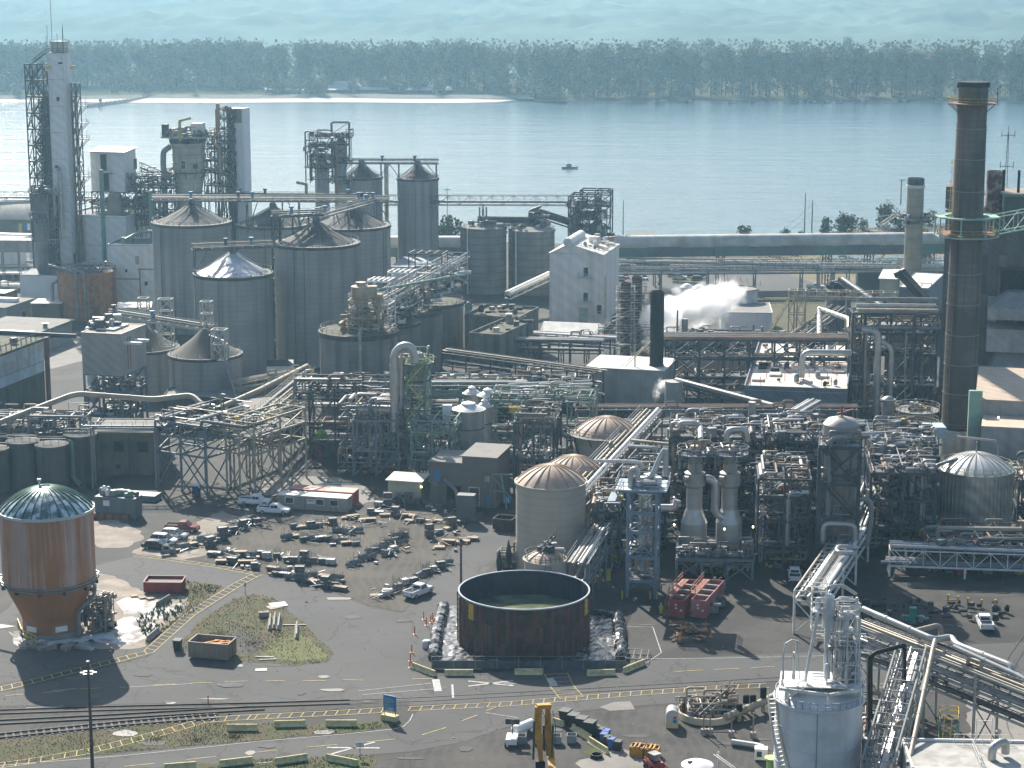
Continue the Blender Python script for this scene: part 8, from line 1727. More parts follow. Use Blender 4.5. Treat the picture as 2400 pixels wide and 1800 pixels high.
for row in range(3):
 for j in range(nseg):
  a_=pi+pi*1.0*j/nseg-0.0;a1=a_+pi/nseg
  if a_>2*pi:continue
  key=(row%1,(j%7==3));z0=.15+row*(H0-.4)/3;z1_=z0+(H0-.4)/3-.08
  yel=(row==2 and j in(8,9,38,39))
  b=MB();am=(a_+a1)/2;hw=r0*pi/nseg/2-.05;f=Fr((c0.x+cos(am)*(r0+.02),c0.y+sin(am)*(r0+.02),0),-(am+pi/2)+0)
  f.box(b,-hw,hw,-.05,.02,z0,z1_)
  for zz in(z0+.4,(z0+z1_)/2,z1_-.4):f.box(b,-hw,hw,-.13,-.05,zz-.05,zz+.05)
  b.build('panel',YSTEEL if yel else(BT if rr.random()<.8 else mat('brown_panel_light',(.13,.07,.05),.8,var=.3,streak=.5)),t)
for j in range(0,nseg,4):
 a_=pi+pi*j/nseg;b=MB();b.beam((c0.x+cos(a_)*(r0+.1),c0.y+sin(a_)*(r0+.1),0),(c0.x+cos(a_)*(r0+.1),c0.y+sin(a_)*(r0+.1),H0-.2),.3);b.build('rib',mat('red_brown_rib',(.13,.045,.03),.7),t)
BERM=mat('crinkled_black_plastic',(.035,.035,.04),.22,var=.5,scale=2.5,dirt=(.42,.40,.40),dirta=.5,dscale=1.3,bump=1.0,bscale=1.6,spec=.9)
def berm(label,px,r_=.75,h=1.1):
 pts=[G(u,v)for u,v in px];b=MB();rr=random.Random(len(px));out=[]
 for p,q in zip(pts[:-1],pts[1:]):
  k=max(2,int((q-p).length/.5))
  for i in range(k):out.append(p.lerp(q,i/k)+Vector((rr.uniform(-.12,.12),rr.uniform(-.12,.12),h*.35+rr.uniform(-.06,.12))))
 b.tube(out,[r_*rr.uniform(.8,1.15)for _ in out],9);return b.build('liner_berm',BERM,None,False,label=label,cat='berm',kind='thing')
berm('crinkled black plastic berm along the left of the round brown tank',[(1042,1425),(1025,1480),(1018,1550)],.9);berm('crinkled black plastic berm along the right of the round brown tank',[(1448,1448),(1452,1500),(1458,1550)],.9)
berm('short crinkled plastic berm behind the right of the round brown tank',[(1385,1438),(1420,1444),(1452,1450)],.5)
b=MB();cs=[G(1018,1556),G(1465,1556),G(1455,1440),(G(1038,1420))];nx=46;ny=26;rr=random.Random(5)
for j in range(ny):
 for i in range(nx):
  p=cs[0].lerp(cs[1],i/(nx-1)).lerp(cs[3].lerp(cs[2],i/(nx-1)),j/(ny-1));b.v.append((p.x+rr.uniform(-.1,.1),p.y+rr.uniform(-.1,.1),.06+rr.uniform(0,.16)))
for j in range(ny-1):
 for i in range(nx-1):a=j*nx+i;b.f.append((a,a+1,a+1+nx,a+nx))
b.build('ground_liner',BERM,None,label='crumpled black and white plastic sheet spread under the round brown tank',cat='liner sheet')
p0=G(1012,1568);p1=G(1470,1568);t=T('mesh_fence','low dark-screened temporary fence in front of the round brown tank','fence',tuple(p0));b=MB();k=9
for i in range(k):q0=p0.lerp(p1,i/k);q1=p0.lerp(p1,(i+.98)/k);b=MB();b.beam(q0+Vector((0,0,.65)),q1+Vector((0,0,.65)),.05,1.2);b.build('screen',mat('slate_screen',(.07,.09,.11),.8,var=.4,scale=1),t);b=MB();b.tube([q0,q0+Vector((0,0,1.9))],.05,6);b.beam(q0+Vector((0,0,1.85)),q1+Vector((0,0,1.85)),.05);b.build('post',GREYP,t)
OR=mat('orange_plastic',(.62,.16,.05),.6)
for i,(u,v)in enumerate(((993,1452),(999,1466),(1010,1460),(1014,1455),(972,1487),(965,1530),(962,1550),(961,1565),(1466,1482),(1666,1492),(1654,1475))):
 g=G(u,v);b=MB();b.lathe(g,[(.3,0),(.3,.06),(.09,.1),(.08,1.15),(.05,1.3)],8);b.build('traffic_post',OR,None,label='orange traffic post '+('at the top left of the row beside the plastic berm','second of the row left of the berm','third of the row left of the berm','closest to the berm at the row top','in the middle of the row left of the white sack','left of the white sack, lower in the row','second lowest of the row left of the barrier','lowest of the row beside the angled barrier','right of the plastic berm','right of the scrap heap by the red tanks','behind the scrap heap by the red tanks')[i],cat='traffic post',group='orange traffic posts')
g=G(1000,1518);b=MB();b.lathe(g,[(.62,0),(.72,.4),(.68,1.0),(.5,1.15),(.1,1.1)],10);b.build('bulk_sack',mat('sack_white',(.55,.57,.60),.8),None,True,label='big white bulk sack beside the plastic berm',cat='sack')
f=Fr(G(1466,1552),R(8));t=T('cage_rack','low grey metal cage lying at the right front corner of the brown tank','cage',tuple(f.o));steel(t,f,[0,1,2,3],[0,2,4],[.1,.6],GREYP,.1,None)
# storage yard: stillages of scaffold gear
GALV=mat('galvanised_tube',(.22,.235,.25),.4,metal=.6,var=.3,scale=1.5);GAL2=mat('weathered_grey_bundle',(.11,.12,.125),.6,metal=.3,var=.35,scale=1.2);PLY=mat('plywood',(.36,.27,.18),.8,var=.25,scale=.8);PWH=mat('bleached_boards',(.62,.60,.56),.8,var=.15)
def stillage(kind,seed=0):
 rr=random.Random(seed)
 if kind=='tubes':
  t=T('tube_bundle','x','scaffold bundle')
  for x in(-1.1,1.1):
   b=MB()
   for y in(-.5,.5):b.beam((x,y,0),(x,y,1.15),.08)
   b.beam((x,-.5,.15),(x,.5,.15),.1);b.build('post_frame',GALV,t)
  b=MB()
  for i in range(9):
   for j in range(4):
    L=rr.uniform(1.35,1.7);b.tube([(-L,-.42+i*.105,.26+j*.12),(L,-.42+i*.105+rr.uniform(-.03,.03),.26+j*.12)],.052,5)
  b.build('tubes',GALV,t,kind='stuff')
 elif kind=='box':
  t=T('stacked_stillage','x','scaffold stillage')
  for k in range(2 if seed%2 else 1):
   z=k*.95;b=MB();b.box(-.95,.95,-.6,.6,z+.14,z+.86);b.build('load',GAL2 if seed%3 else PWH,t)
   b=MB()
   for x in(-.98,0,.98):
    for y in(-.62,.62):b.beam((x,y,z),(x,y,z+.95),.07)
   for zz in(.12,.5,.9):
    for y in(-.64,.64):b.beam((-1,y,z+zz),(1,y,z+zz),.06)
   b.build('frame',GALV,t)
 elif kind=='planks':
  t=T('plank_stack','x','plank stack')
  b=MB();b.beam((-1,-.6,.06),(-1,.6,.06),.12);b.beam((1,-.6,.06),(1,.6,.06),.12);b.build('bearer',GAL2,t)
  for k in range(4):
   b=MB();y=rr.uniform(-.1,.1);x=rr.uniform(-.15,.15);b.box(-1.5+x,1.5+x,-.55+y,.55+y,.13+k*.12,.23+k*.12);b.build('plank',(PWH if seed%2 else PLY)if k==3 else GAL2,t)
 elif kind=='ply':
  t=T('board_pile','x','board pile')
  for k in range(3):b=MB();b.box(-1.2+rr.uniform(-.2,.2),1.2,-.6,.6+rr.uniform(-.1,.2),.1+k*.1,.18+k*.1);b.build('board',PLY,t)
 elif kind=='upright':
  t=T('upright_rack','x','upright rack')
  b=MB()
  for i in range(7):b.beam((-1+i*.33,-.4,0),(-1+i*.33,-.4,rr.uniform(1.1,1.7)),.06);b.beam((-1+i*.33,.4,0),(-1+i*.33,.4,rr.uniform(1.1,1.7)),.06)
  b.beam((-1.1,-.4,.4),(1.1,-.4,.4),.06);b.beam((-1.1,.4,.4),(1.1,.4,.4),.06);b.build('standards',GALV,t)
  b=MB();b.box(-.9,.9,-.35,.35,.1,.7);b.build('load',GAL2,t)
 return t
bpy.context.view_layer.update()
protos={k:[stillage(k,s_)for s_ in range(3)]for k in('tubes','box','planks','ply','upright')}
TM=tree_of(None);used_=set()
def put(kind,s_,loc,rz,label,group,scale=None):
 pr_=protos[kind][s_%3]
 if pr_.name not in used_:
  used_.add(pr_.name);pr_.location=loc;pr_.rotation_euler[2]=rz;pr_['label']=label;pr_['group']=group
  if scale:pr_.scale=scale
  return pr_
 return dup(pr_,TM,loc,rz,label,group,scale)
LK={'tubes':'grey tube bundle','box':'grey stillage','planks':'plank stack','ply':'plywood pile','upright':'upright scaffold rack'}
rr=random.Random(77)
ROWS=[((392,1302),(478,1268),7,('tubes','planks','tubes'),'in the diagonal row beside the four parked cars',34),((492,1278),(590,1222),8,('box','upright','box'),'in the diagonal row rising towards the office trailer',34),((545,1248),(600,1232),3,('box',),'in the short row at the top left of the yard',30),((505,1300),(590,1305),4,('planks','tubes'),'at the left above the striped walkway',-5),((522,1318),(600,1330),4,('planks','box'),'in the row nearest the striped walkway',-8),((608,1308),(775,1320),9,('box','box','upright','box'),'in the long level row across the middle left of the yard',-4),((650,1350),(800,1382),10,('upright','planks','tubes','box'),'in the row along the curved road',-12),((640,1340),(790,1362),6,('planks','tubes'),'behind the row along the curved road',-12),((668,1262),(835,1275),9,('tubes','planks','upright'),'in the cluttered group behind the middle left row',25),((690,1240),(780,1228),6,('upright','ply','box'),'in the group with a red box behind the middle left row',25),((790,1245),(840,1250),3,('tubes',),'at the right end of the cluttered group',-5),((822,1330),(870,1308),4,('tubes',),'in the low dark row in the yard centre',33),((868,1296),(950,1258),8,('tubes','upright'),'in the tall diagonal group in the yard centre',33),((905,1302),(945,1278),3,('tubes','box'),'in front of the tall diagonal group in the yard centre',33),((905,1395),(1045,1325),10,('box','tubes','upright','box'),'in the diagonal row left of the white pickup',33),((880,1400),(930,1385),3,('ply','box'),'at the lower end of the diagonal row left of the white pickup',20),((1010,1262),(1080,1228),5,('box','box','ply'),'in the tall group right of the yard centre',30),((1032,1282),(1105,1265),5,('ply','planks','ply'),'in the plywood group right of the yard centre',-10),((868,1205),(960,1212),6,('box','planks','ply'),'in the back row in front of the cream building',-5),((890,1185),(1000,1178),6,('box','box','upright'),'in the tall back row before the cream building',-5),((810,1215),(870,1225),4,('ply','planks'),'in the timber group beside the office trailer',20),((960,1222),(1050,1228),5,('ply','upright','ply'),'in the mixed row in front of the grey workshop',-8),((1010,1198),(1110,1190),6,('upright','box','upright'),'in the row at the foot of the grey workshop',-5)]
ORD='first second third fourth fifth sixth seventh eighth ninth tenth'.split()
for a_,b_,n,kinds,where,ang in ROWS:
 for i in range(n):
  tt=i/max(1,n-1);k_=kinds[i%len(kinds)];g=G(a_[0]+(b_[0]-a_[0])*tt+rr.uniform(-4,4),a_[1]+(b_[1]-a_[1])*tt+rr.uniform(-3.5,3.5),.03)
  put(k_,rr.randrange(3),tuple(g),R(ang+rr.uniform(-14,14)),LK[k_]+', '+ORD[i]+' '+where,'scaffold gear '+where,(rr.uniform(.6,.8),rr.uniform(.75,1.0),rr.uniform(.85,1.35)))
for k_ in protos:
 for pr_ in protos[k_]:
  if pr_.name not in used_:
   for c in list(COL.objects):
    if c.parent==pr_:bpy.data.objects.remove(c)
   bpy.data.objects.remove(pr_)
rr=random.Random(55);bits={}
for i in range(420):
 a_,b_,*_r=rr.choice(ROWS);tt=rr.random();g=G(a_[0]+(b_[0]-a_[0])*tt+rr.gauss(0,12),a_[1]+(b_[1]-a_[1])*tt+rr.gauss(0,7),.03);m=rr.choice([GALV,GAL2,GAL2,PWH,PLY,RUSTP,DSTEEL]);b=bits.setdefault(m.name,MB());an=rr.uniform(0,3);L=rr.uniform(.3,1.6);z=rr.uniform(.05,.9)*rr.random()
 if rr.random()<.6:b.beam((g.x-cos(an)*L,g.y-sin(an)*L,z+.08),(g.x+cos(an)*L,g.y+sin(an)*L,z+.08+rr.uniform(0,.3)),rr.uniform(.06,.16))
 elif rr.random()<.5:b.box(-L*.4,L*.4,-.25,.25,z,z+.3,(g.x,g.y,0),an)
 else:b.beam((g.x,g.y,.05),(g.x,g.y,rr.uniform(.8,2.0)),.06)
for k_,b in bits.items():b.build('yard_litter',MATS[k_],kind='stuff')
def slab(name,label,u,v,w_,d_,h,m,rz=0,z=.04,cat='board',group=None):
 g=G(u,v,z);b=MB();b.box(-w_/2,w_/2,-d_/2,d_/2,0,h);o=b.build(name,m,None,org=(0,0,0),label=label,cat=cat,group=group);o.location=g;o.rotation_euler[2]=R(rz);return o
slab('board','large white board lying on the top of the grass island',652,1418,2.6,2.2,.12,PWH,20);slab('board','tan board under the white board on the grass island',643,1423,2.2,1.8,.09,PLY,35)
for i,(u,v)in enumerate(((613,1446),(624,1445))):slab('concrete_block',('left','right')[i]+' of two square grey blocks on the grass island',u,v,.8,.8,.8,BARG,10,cat='block')
slab('timber','long thin timber lying on the lower left of the grass island',620,1541,2.6,.2,.15,PWH,-5,cat='timber');slab('timber','second thin timber lying below the first on the grass island',628,1547,2.4,.18,.15,PWH,8,cat='timber')
slab('pipe_length','short pale pipe lying across the right of the grass island',690,1466,3.4,.16,.16,GREYP,2,cat='pipe');slab('board','white board lying at the foot of the grass island',612,1570,1.6,1.0,.05,PWH,5)
for i,(u,v)in enumerate(((314,1398),(334,1402),(352,1404))):slab('pallet',('left','middle','right')[i]+' of three pallets on the pale dirt below the red dumpster',u,v,1.1,1.1,.22,PLY,20+i*9,cat='pallet')
barrier('pale concrete block beside weeds on the pale dirt',367,1424,398,1405,m=CONCP,group=None);barrier('grey timber-like block lying along the grass strip',345,1504,372,1482,m=BARG,group=None)
def bin_(label,u,v,m,s_=1.0,rz=10,group=None,lid=None):
 g=G(u,v,.04);t=T('wheeled_bin',label,'bin',tuple(g),group);f=Fr(g,R(rz));b=MB();k=0
 w_,d_,h=.36*s_,.4*s_,1.0*s_;vs=[]
 for z,q in((0,.8),(h,1.0)):vs+=[tuple(f.p(x*w_*q,y*d_*q,z))for x,y in((-1,-1),(1,-1),(1,1),(-1,1))]
 b.add(vs,[(0,3,2,1),(4,5,6,7),(0,1,5,4),(1,2,6,5),(2,3,7,6),(3,0,4,7)]);b.build('body',m,t)
 b=MB();f.box(b,-w_*1.08,w_*1.08,-d_*1.1,d_*1.1,h+.0,h+.1*s_);b.build('lid',lid or m,t);b=MB()
 for x in(-1,1):b.tube([f.p(x*w_,d_*.8,.12*s_),f.p(x*w_*1.15,d_*.8,.12*s_)],.12*s_,8)
 b.build('wheels',TYRE,t)
BKG=mat('dark_green_plastic',(.012,.022,.02),.5);BBL=mat('blue_plastic',(.03,.10,.36),.45)
bin_('lone black bin with a grey lid left of the tan dumpster',417,1524,BKG,1.5,lid=FLATR)
for i,(u,v)in enumerate(((1325,1696),(1345,1706),(1364,1714),(1383,1723))):bin_('large black wheeled bin, %s from the top left of the bin row'%ORD[i],u,v,BKG,1.75,25,'bins in the diagonal row')
for i,(u,v,m,lab)in enumerate(((1399,1723,BKG,'dark green bin right after the four large black ones'),(1410,1728,BKG,'second dark green bin after the large black ones'),(1421,1732,BBL,'upper blue bin at the top of the blue group'),(1416,1740,BBL,'left blue bin of the blue group'),(1425,1747,BKG,'dark green bin between the blue bins'),(1433,1752,BBL,'lower blue bin of the blue group'),(1449,1758,BKG,'last dark bin at the lower right of the bin row'))):bin_(lab,u,v,m,1.15,25,'bins in the diagonal row')
for i,(u,v)in enumerate(((1222,1742),(1262,1742),(1304,1742),(1340,1740))):
 g=G(u,v,.04);f=Fr(g,R(4));t=T('tipping_hopper',('leftmost','second','third','rightmost')[i]+' open green-grey tipping hopper beside the yellow machine arm','hopper',tuple(g),'tipping hoppers');m=mat('hopper_green_grey',(.22,.27,.26),.7,var=.3);q=.06
 for nm,a_ in(('side',(-.6,.6,-.6,-.6+q)),('side',(-.6,.6,.6-q,.6)),('end',(-.6,-.6+q,-.54,.54)),('end',(.6-q,.6,-.54,.54))):b=MB();f.box(b,*a_,.1,1.1);b.build(nm,m,t)
 b=MB();f.box(b,-.5,.5,-.5,.5,.1,.4);b.build('floor',DARK,t)
g=G(1228,1702,1.0);b=MB();b.tube([g+Vector((-1.4,-1.6,0)),g+Vector((-1.2,-1.4,0)),g+Vector((1.0,1.1,0)),g+Vector((1.15,1.25,0))],[.3,.62,.62,.3],16);o=b.build('propane_tank',WPLAIN,None,True,label='white horizontal propane tank behind the yellow machine arm',cat='tank');b=MB();b.box(g.x-1,g.x-.6,g.y-1.5,g.y-.8,.04,.7);b.box(g.x+.4,g.x+.8,g.y+.3,g.y+1,.04,.7);b.build('saddle',STEEL,o)
g=G(1200,1745,.04);f=Fr(g,R(5));t=T('utility_cart','small white utility cart with dark lights left of the hoppers','cart',tuple(g));b=MB();f.box(b,-.7,.7,-1.2,1.2,.4,1.1);b.build('body',WPLAIN,t);b=MB();b.tube([f.p(0,.8,1.1),f.p(0,.8,3)],.08,6);f.box(b,-.9,-.1,.7,.9,2.4,3.1);f.box(b,.1,.9,.7,.9,2.4,3.1);b.build('lamp_head',DSTEEL,t)
for x in(-.75,.75):
 for y in(-.8,.8):b=MB();b.tube([f.p(x-.1,y,.32),f.p(x+.1,y,.32)],.32,12);b.build('wheel',TYRE,t)
EXY=mat('excavator_yellow',(.55,.27,.02),.5,var=.15,dirt=(.15,.09,.04),dirta=.4,dscale=1.2);d0=236.0
t=T('excavator','yellow excavator with its boom and stick folded upright at the bottom edge','excavator',(P(1290,1800,d0).x,d0,0));q=lambda u,v,dd=0:P(u,v,d0+dd)
def arm(name,pts,ws,m=EXY,dep=.55):
 b=MB()
 for(p_,q_),(w0,w1)in zip(zip(pts[:-1],pts[1:]),zip(ws[:-1],ws[1:])):
  p_=Vector(p_);q_=Vector(q_);d_=(q_-p_).normalized();s_=d_.cross(Vector((0,1,0))).normalized();n_2=Vector((0,1,0))*dep/2
  vs=[tuple(c+s_*(w_/2*i)+n_2*j)for c,w_ in((p_,w0),(q_,w1))for i,j in((-1,-1),(1,-1),(1,1),(-1,1))];b.add(vs,[(0,1,2,3),(7,6,5,4),(0,4,5,1),(1,5,6,2),(2,6,7,3),(3,7,4,0)])
 return b.build(name,m,t)
base=Vector((P(1300,1800,d0).x,d0-9,1.6))
arm('boom',[q(1284,1656,.6),q(1284,1712,.6),q(1290,1770,.6),base],[.6,.9,1.0,1.0]);arm('stick',[q(1262,1656),q(1260,1700),q(1266,1760),q(1268,1790)],[.85,.95,.6,.5])
b=MB();b.beam(q(1258,1656),q(1290,1654,.6),.7,.5);b.build('head_pin_block',EXY,t)
for a_,c_ in(((1252,1690),(1250,1780)),((1274,1700),(1276,1760)),((1296,1700),(1294,1765))):b=MB();b.tube([q(*a_,-.3),q(*c_,-.3)],.13,8);b.build('hydraulic_cylinder',DSTEEL,t)
b=MB();b.tube([q(1270,1665,-.4),q(1282,1690,-.5),q(1272,1720,-.4),q(1280,1750,-.4)],.04,6);b.tube([q(1295,1665,0),q(1302,1700,-.1),q(1300,1750,0)],.04,6);b.build('hose',BLACK,t,kind='stuff')
b=MB();b.box(q(1255,1780).x,q(1278,1780).x,d0-.5,d0+.5,1.0,q(1255,1782).z);b.build('attachment',BLACK,t)
b=MB();bx=base.x;b.box(bx-1.6,bx+1.6,d0-14,d0-9,1.1,2.2);b.build('body',EXY,t);b=MB();b.box(bx-2,bx-1.2,d0-14,d0-9,0,1);b.box(bx+1.2,bx+2,d0-14,d0-9,0,1);b.build('track',BLACK,t)
f=Fr(G(1475,1772,.04),R(16));t=T('bucket_attachment','pair of yellow clamshell bucket attachments on the ground','bucket',tuple(f.o));m=EXY
for x0 in(0,1.9):
 b=MB();f.box(b,x0,x0+.12,0,1.4,0,1.2);f.box(b,x0+1.6,x0+1.72,0,1.4,0,1.2);f.box(b,x0,x0+1.72,0,.12,0,1.1);f.box(b,x0,x0+1.72,1.3,1.42,0,1.3);b.build('bucket_shell',m,t)
 b=MB();f.box(b,x0+.5,x0+.7,-.1,1.5,.2,1.35);f.box(b,x0+1.0,x0+1.2,-.1,1.5,.2,1.35);b.build('hinge_plate',m,t);b=MB();b.tube([f.p(x0+.1,.3,1.0),f.p(x0+1.6,.3,1.0)],.22,10);b.build('cross_tube',m,t)
f=Fr(G(1545,1810,.04),R(-35));t=T('skid_steer','small red skid steer loader with a grey cab at the bottom edge','skid steer',tuple(f.o))
b=MB();f.box(b,-.7,.7,0,2.2,.3,1.1);b.build('body',REDP,t);b=MB();f.box(b,-.5,.5,.4,1.5,1.1,2.1);b.build('cab',CGL,t);b=MB();f.box(b,-.6,.6,.3,1.6,2.1,2.2);b.build('cab_roof',GREYP,t)
for x in(-.85,.65):
 b=MB();b.beam(f.p(x+.1,2,1.5),f.p(x+.1,-.9,.6),.16,.2);b.build('lift_arm',REDP,t)
 for y in(.4,1.7):b=MB();b.tube([f.p(x,y,.38),f.p(x+.25,y,.38)],.38,12);b.build('wheel',TYRE,t)
b=MB();f.box(b,-.9,.9,-1.6,-.9,.1,.6);b.build('bucket',BLACK,t)
t=silo('poly_tank','white round plastic tank with a black lid at the bottom edge',1597,1672,1792,236,m=WPLAIN,cone=.5,dome=True,rm=WPLAIN,coner=1,cat='tank',rim=False);o_=ORG[t.name]
b=MB();b.lathe((o_.x-.9,o_.y-.2,t['h']+.35),[(.32,0),(.32,.14),(.1,.18)],14);b.build('lid',BLACK,t);b=MB();b.box(o_.x+.1,o_.x+.7,o_.y-1.3,o_.y-.6,t['h']+.18,t['h']+.24);b.build('label_plate',GREYP,t)
b=MB()
for x in(0,.35):b.tube([P(1672+x*20,1768,237),P(1716+x*20,1800,234)],.07,6)
b.tube([P(1684,1762,237),P(1684,1800,237)],.08,6);b.build('white_handrail',WSTEEL,None,label='white sloping handrail right of the white plastic tank',cat='handrail')
f=Fr(G(1783,1785,.04),R(8));t=T('generator','white boxy generator with a dark grille left of the white storage tank','generator',tuple(f.o));b=MB();f.box(b,-.8,.8,0,1.2,.2,1.6);b.build('housing',WPLAIN,t);b=MB();f.box(b,-.5,.1,-.03,0,.6,1.3);b.build('grille',DSTEEL,t)
g=G(1397,1774,.08)
for i,dz in enumerate((0,.16,.32)):b=MB();b.ring(g+Vector((.03*i,0,dz)),.75-.04*i,.16,.15,24);b.build('coiled_hose',BLACK,None,label=('lowest','middle','top')[i]+' ring of the black hose coil on the pale ground',cat='hose',group='rings of the hose coil')
f=Fr(G(1575,1707,.04),R(4));t=T('utility_kiosk','small cream kiosk with a ribbed arched roof beside the round pit','kiosk',tuple(f.o));b=MB();f.box(b,-.8,.8,0,2.0,0,1.7);b.build('wall',mat('cream_kiosk',(.58,.48,.27),.7),t)
b=MB();b.tube([f.p(0,-.02,1.68),f.p(0,2.02,1.68)],.8,16);b.build('roof',mat('grey_arched_roof',(.45,.45,.45),.5),t,True);b=MB();f.box(b,.15,.55,-.05,0,1.3,1.6);b.build('red_sign',REDP,t);b=MB();b.tube([f.p(.35,-.06,.95),f.p(.35,0,.95)],.28,14);b.build('blue_sign',BLUEP,t)
c=G(1655,1678);r_=64/17.2;CRM=mat('cream_concrete_rim',(.55,.48,.36),.8,var=.15);t=T('round_pit','sunken round pit with a cream rim full of valves and pipes','pit',tuple(c))
b=MB();b.ring(c+Vector((0,0,.55)),r_,.35,.9,48);b.build('rim',CRM,t);b=MB();b.ring(c+Vector((0,0,.12)),r_/2,r_-.2,.05,40);b.build('floor',RUSTD,t)
f=Fr(c,0);piping(t,f,-2.6,4,-2,2.4,[.4,1.0],40,201,r=(.08,.22),mats=[CREAM,RUSTP,TANP,GREYP]);fittings(t,f,-2.4,4,-2.4,2.4,[.3,.8],80,202,mats=[CREAM,RUSTP,DSTEEL,GREYP],s=(.25,.8))
b=MB();b.stair(f.p(-1.5,-3.0,.4),f.p(3.5,1.8,3.2),.8,t=.08);b.build('stair',STEEL,t);b=MB();b.rail([f.p(cos(i*.3)*r_,sin(i*.3)*r_,1.0)for i in range(2,13)],1,1,.05);b.build('handrail',STEEL,t)
for i,(u,v,h)in enumerate(((1732,1690,2.4),(1748,1672,2.6),(1764,1672,2.6),(1788,1668,3.4))):
 g=G(u,v);t=T('pump_motor','upright dark pump motor right of the round pit, %s from the left'%ORD[i],'pump',tuple(g),'upright pump motors');b=MB();b.lathe(g,[(.3,0),(.25,h*.45),(.4,h*.5),(.4,h*.58)],12);b.build('pump_head',CREAM,t,True);b=MB();b.lathe(g+Vector((0,0,h*.58)),[(.42,0),(.42,h*.36),(.3,h*.42)],12);b.build('motor',BLACK,t)
pipe('thick cream pipe leading right from the round pit',[G(1700,1700)+Vector((0,0,1.1)),G(1790,1668)+Vector((0,0,1.4)),G(1830,1650)+Vector((0,0,1.6))],.5,CREAM,'large_pipe',12)
pipe('pale pipe length on the ground below the round pit',[G(1715,1748)+Vector((0,0,.5)),G(1775,1757)+Vector((0,0,.5)),G(1790,1762)+Vector((0,0,.5))],.42,SILVER,'large_pipe',12)
for i,(u,v)in enumerate(((1664,1722),(1714,1727),(1765,1730),(1649,1722))):
 g=G(u,v);t=T('cable_post','slim grey post in front of the round pit, %s'%('left one','middle one','right one','leftmost and darkest')[i],'post',tuple(g));b=MB();b.lathe(g,[(.4,0),(.4,.8)],10);b.build('block',BARG,t);b=MB();b.tube([g,g+Vector((0,0,3.4))],.1,8);b.build('post',GREYP,t)
rr=random.Random(8);SCRP=mat('rusty_scrap',(.38,.17,.06),.85,var=.5,scale=2)
t=T('scrap_heap','heap of orange-brown scrap plates and pipes below the red tank containers','scrap heap',tuple(G(1610,1485)))
for i in range(34):
 g=G(rr.uniform(1582,1655),rr.uniform(1462,1505),.1);b=MB();a_=rr.uniform(0,3)
 if i%3:b.box(-.6,.6,-.3,.3,0,.12,(g.x,g.y,rr.uniform(.05,.7)),a_)
 else:b.tube([(g.x-cos(a_),g.y-sin(a_),.4),(g.x+cos(a_),g.y+sin(a_),.5)],.16,8)
 b.build('scrap_piece',rr.choice([SCRP,SCRP,DSTEEL,RUSTP]),t)
for i,(u,v)in enumerate(((1678,1402),(1682,1425),(1668,1440),(1684,1385))):
 g=G(u,v,.04);f=Fr(g,R(12));t=T('equipment_skid','grey machine on a skid right of the red tank containers, %s'%('second from the back','third from the back','with tarpaulin at the front','rearmost')[i],'machine',tuple(g),'machines beside the red tanks');b=MB();f.box(b,-.9,.9,0,1.3,.2,1.0);b.build('housing',GREYP,t);b=MB();f.box(b,-1,1,-.1,1.4,0,.2);b.build('skid',DSTEEL,t);fittings(t,f,-.7,.7,.1,1.1,[1.0],6,i)
g=G(914,1688);t=T('road_sign','tall blue information sign with white lines of text on a pale block','sign',tuple(g));f=Fr(g,R(28));z0,z1_=1.3,P(914,1630,g.y).z
b=MB();f.box(b,-.95,.95,-.06,.06,z0,z1_);sp=b.build('panel',BLUEP,t);b=MB();b.tube([f.p(-.85,0,0),f.p(-.85,0,z1_)],.06,6);b.tube([f.p(.85,0,0),f.p(.85,0,z1_)],.06,6);b.build('post',RUSTP,t)
b=MB();rr=random.Random(2)
for i in range(7):f.box(b,-.75,-.75+rr.uniform(.8,1.45),-.075,-.06,z1_-.5-i*.27,z1_-.42-i*.27)
b.build('text_line',WHM,t,kind='stuff');b=MB();f.box(b,-.4,.7,-.08,-.06,z0+.15,z0+.4);b.build('arrow',WHM,t)
b=MB();f.box(b,-1.1,1.1,-.5,.5,0,.75);b.build('base_block',BAR,t)
g=G(844,1776);t=T('small_sign','small pale blue sign on a thin post on the bottom verge','sign',tuple(g));b=MB();zt=P(844,1750,g.y).z;b.tube([g,(g.x,g.y,zt+.6)],.05,6);b.build('post',STEEL,t);b=MB();b.box(g.x-.5,g.x+.5,g.y-.04,g.y,zt-.1,zt+.6);b.build('panel',mat('pale_blue_sign',(.40,.48,.52),.5),t)
g=G(575,1393);t=T('small_sign','thin blue sign post at the top corner of the grass island','sign',tuple(g));b=MB();b.tube([g,g+Vector((0,0,1.9))],.05,6);b.build('post',BLUEP,t);b=MB();b.box(g.x-.12,g.x+.12,g.y-.05,g.y,1.3,1.9);b.build('panel',BLUEP,t)
g=G(370,1392);t=T('small_sign','small white sign in front of the red dumpster','sign',tuple(g));b=MB();b.tube([g,g+Vector((0,0,1.4))],.04,6);b.build('post',STEEL,t);b=MB();b.box(g.x-.2,g.x+.2,g.y-.05,g.y,.8,1.4);b.build('panel',WPLAIN,t)
g=G(488,1651);b=MB();b.lathe(g,[(.16,0),(.07,.1),(.07,1.3)],8);b.build('marker_post',REDP,None,label='small red marker post beside the railway track',cat='post')
px_=P(206,1552,232);t=T('lamp_post','tall dark lamp post with a ring of floodlights in the foreground left','lamp post',(px_.x,232,0));zt=P(206,1552,232).z
b=MB();b.tube([(px_.x,232,0),(px_.x,232,zt)],[.24,.13],10);b.build('post',mat('dark_pole',(.075,.065,.055),.7),t);zl=P(206,1580,232).z
b=MB();b.lathe((px_.x,232,zt),[(.2,0),(.2,.15),(.05,.2)],10);b.build('cap',WSTEEL,t)
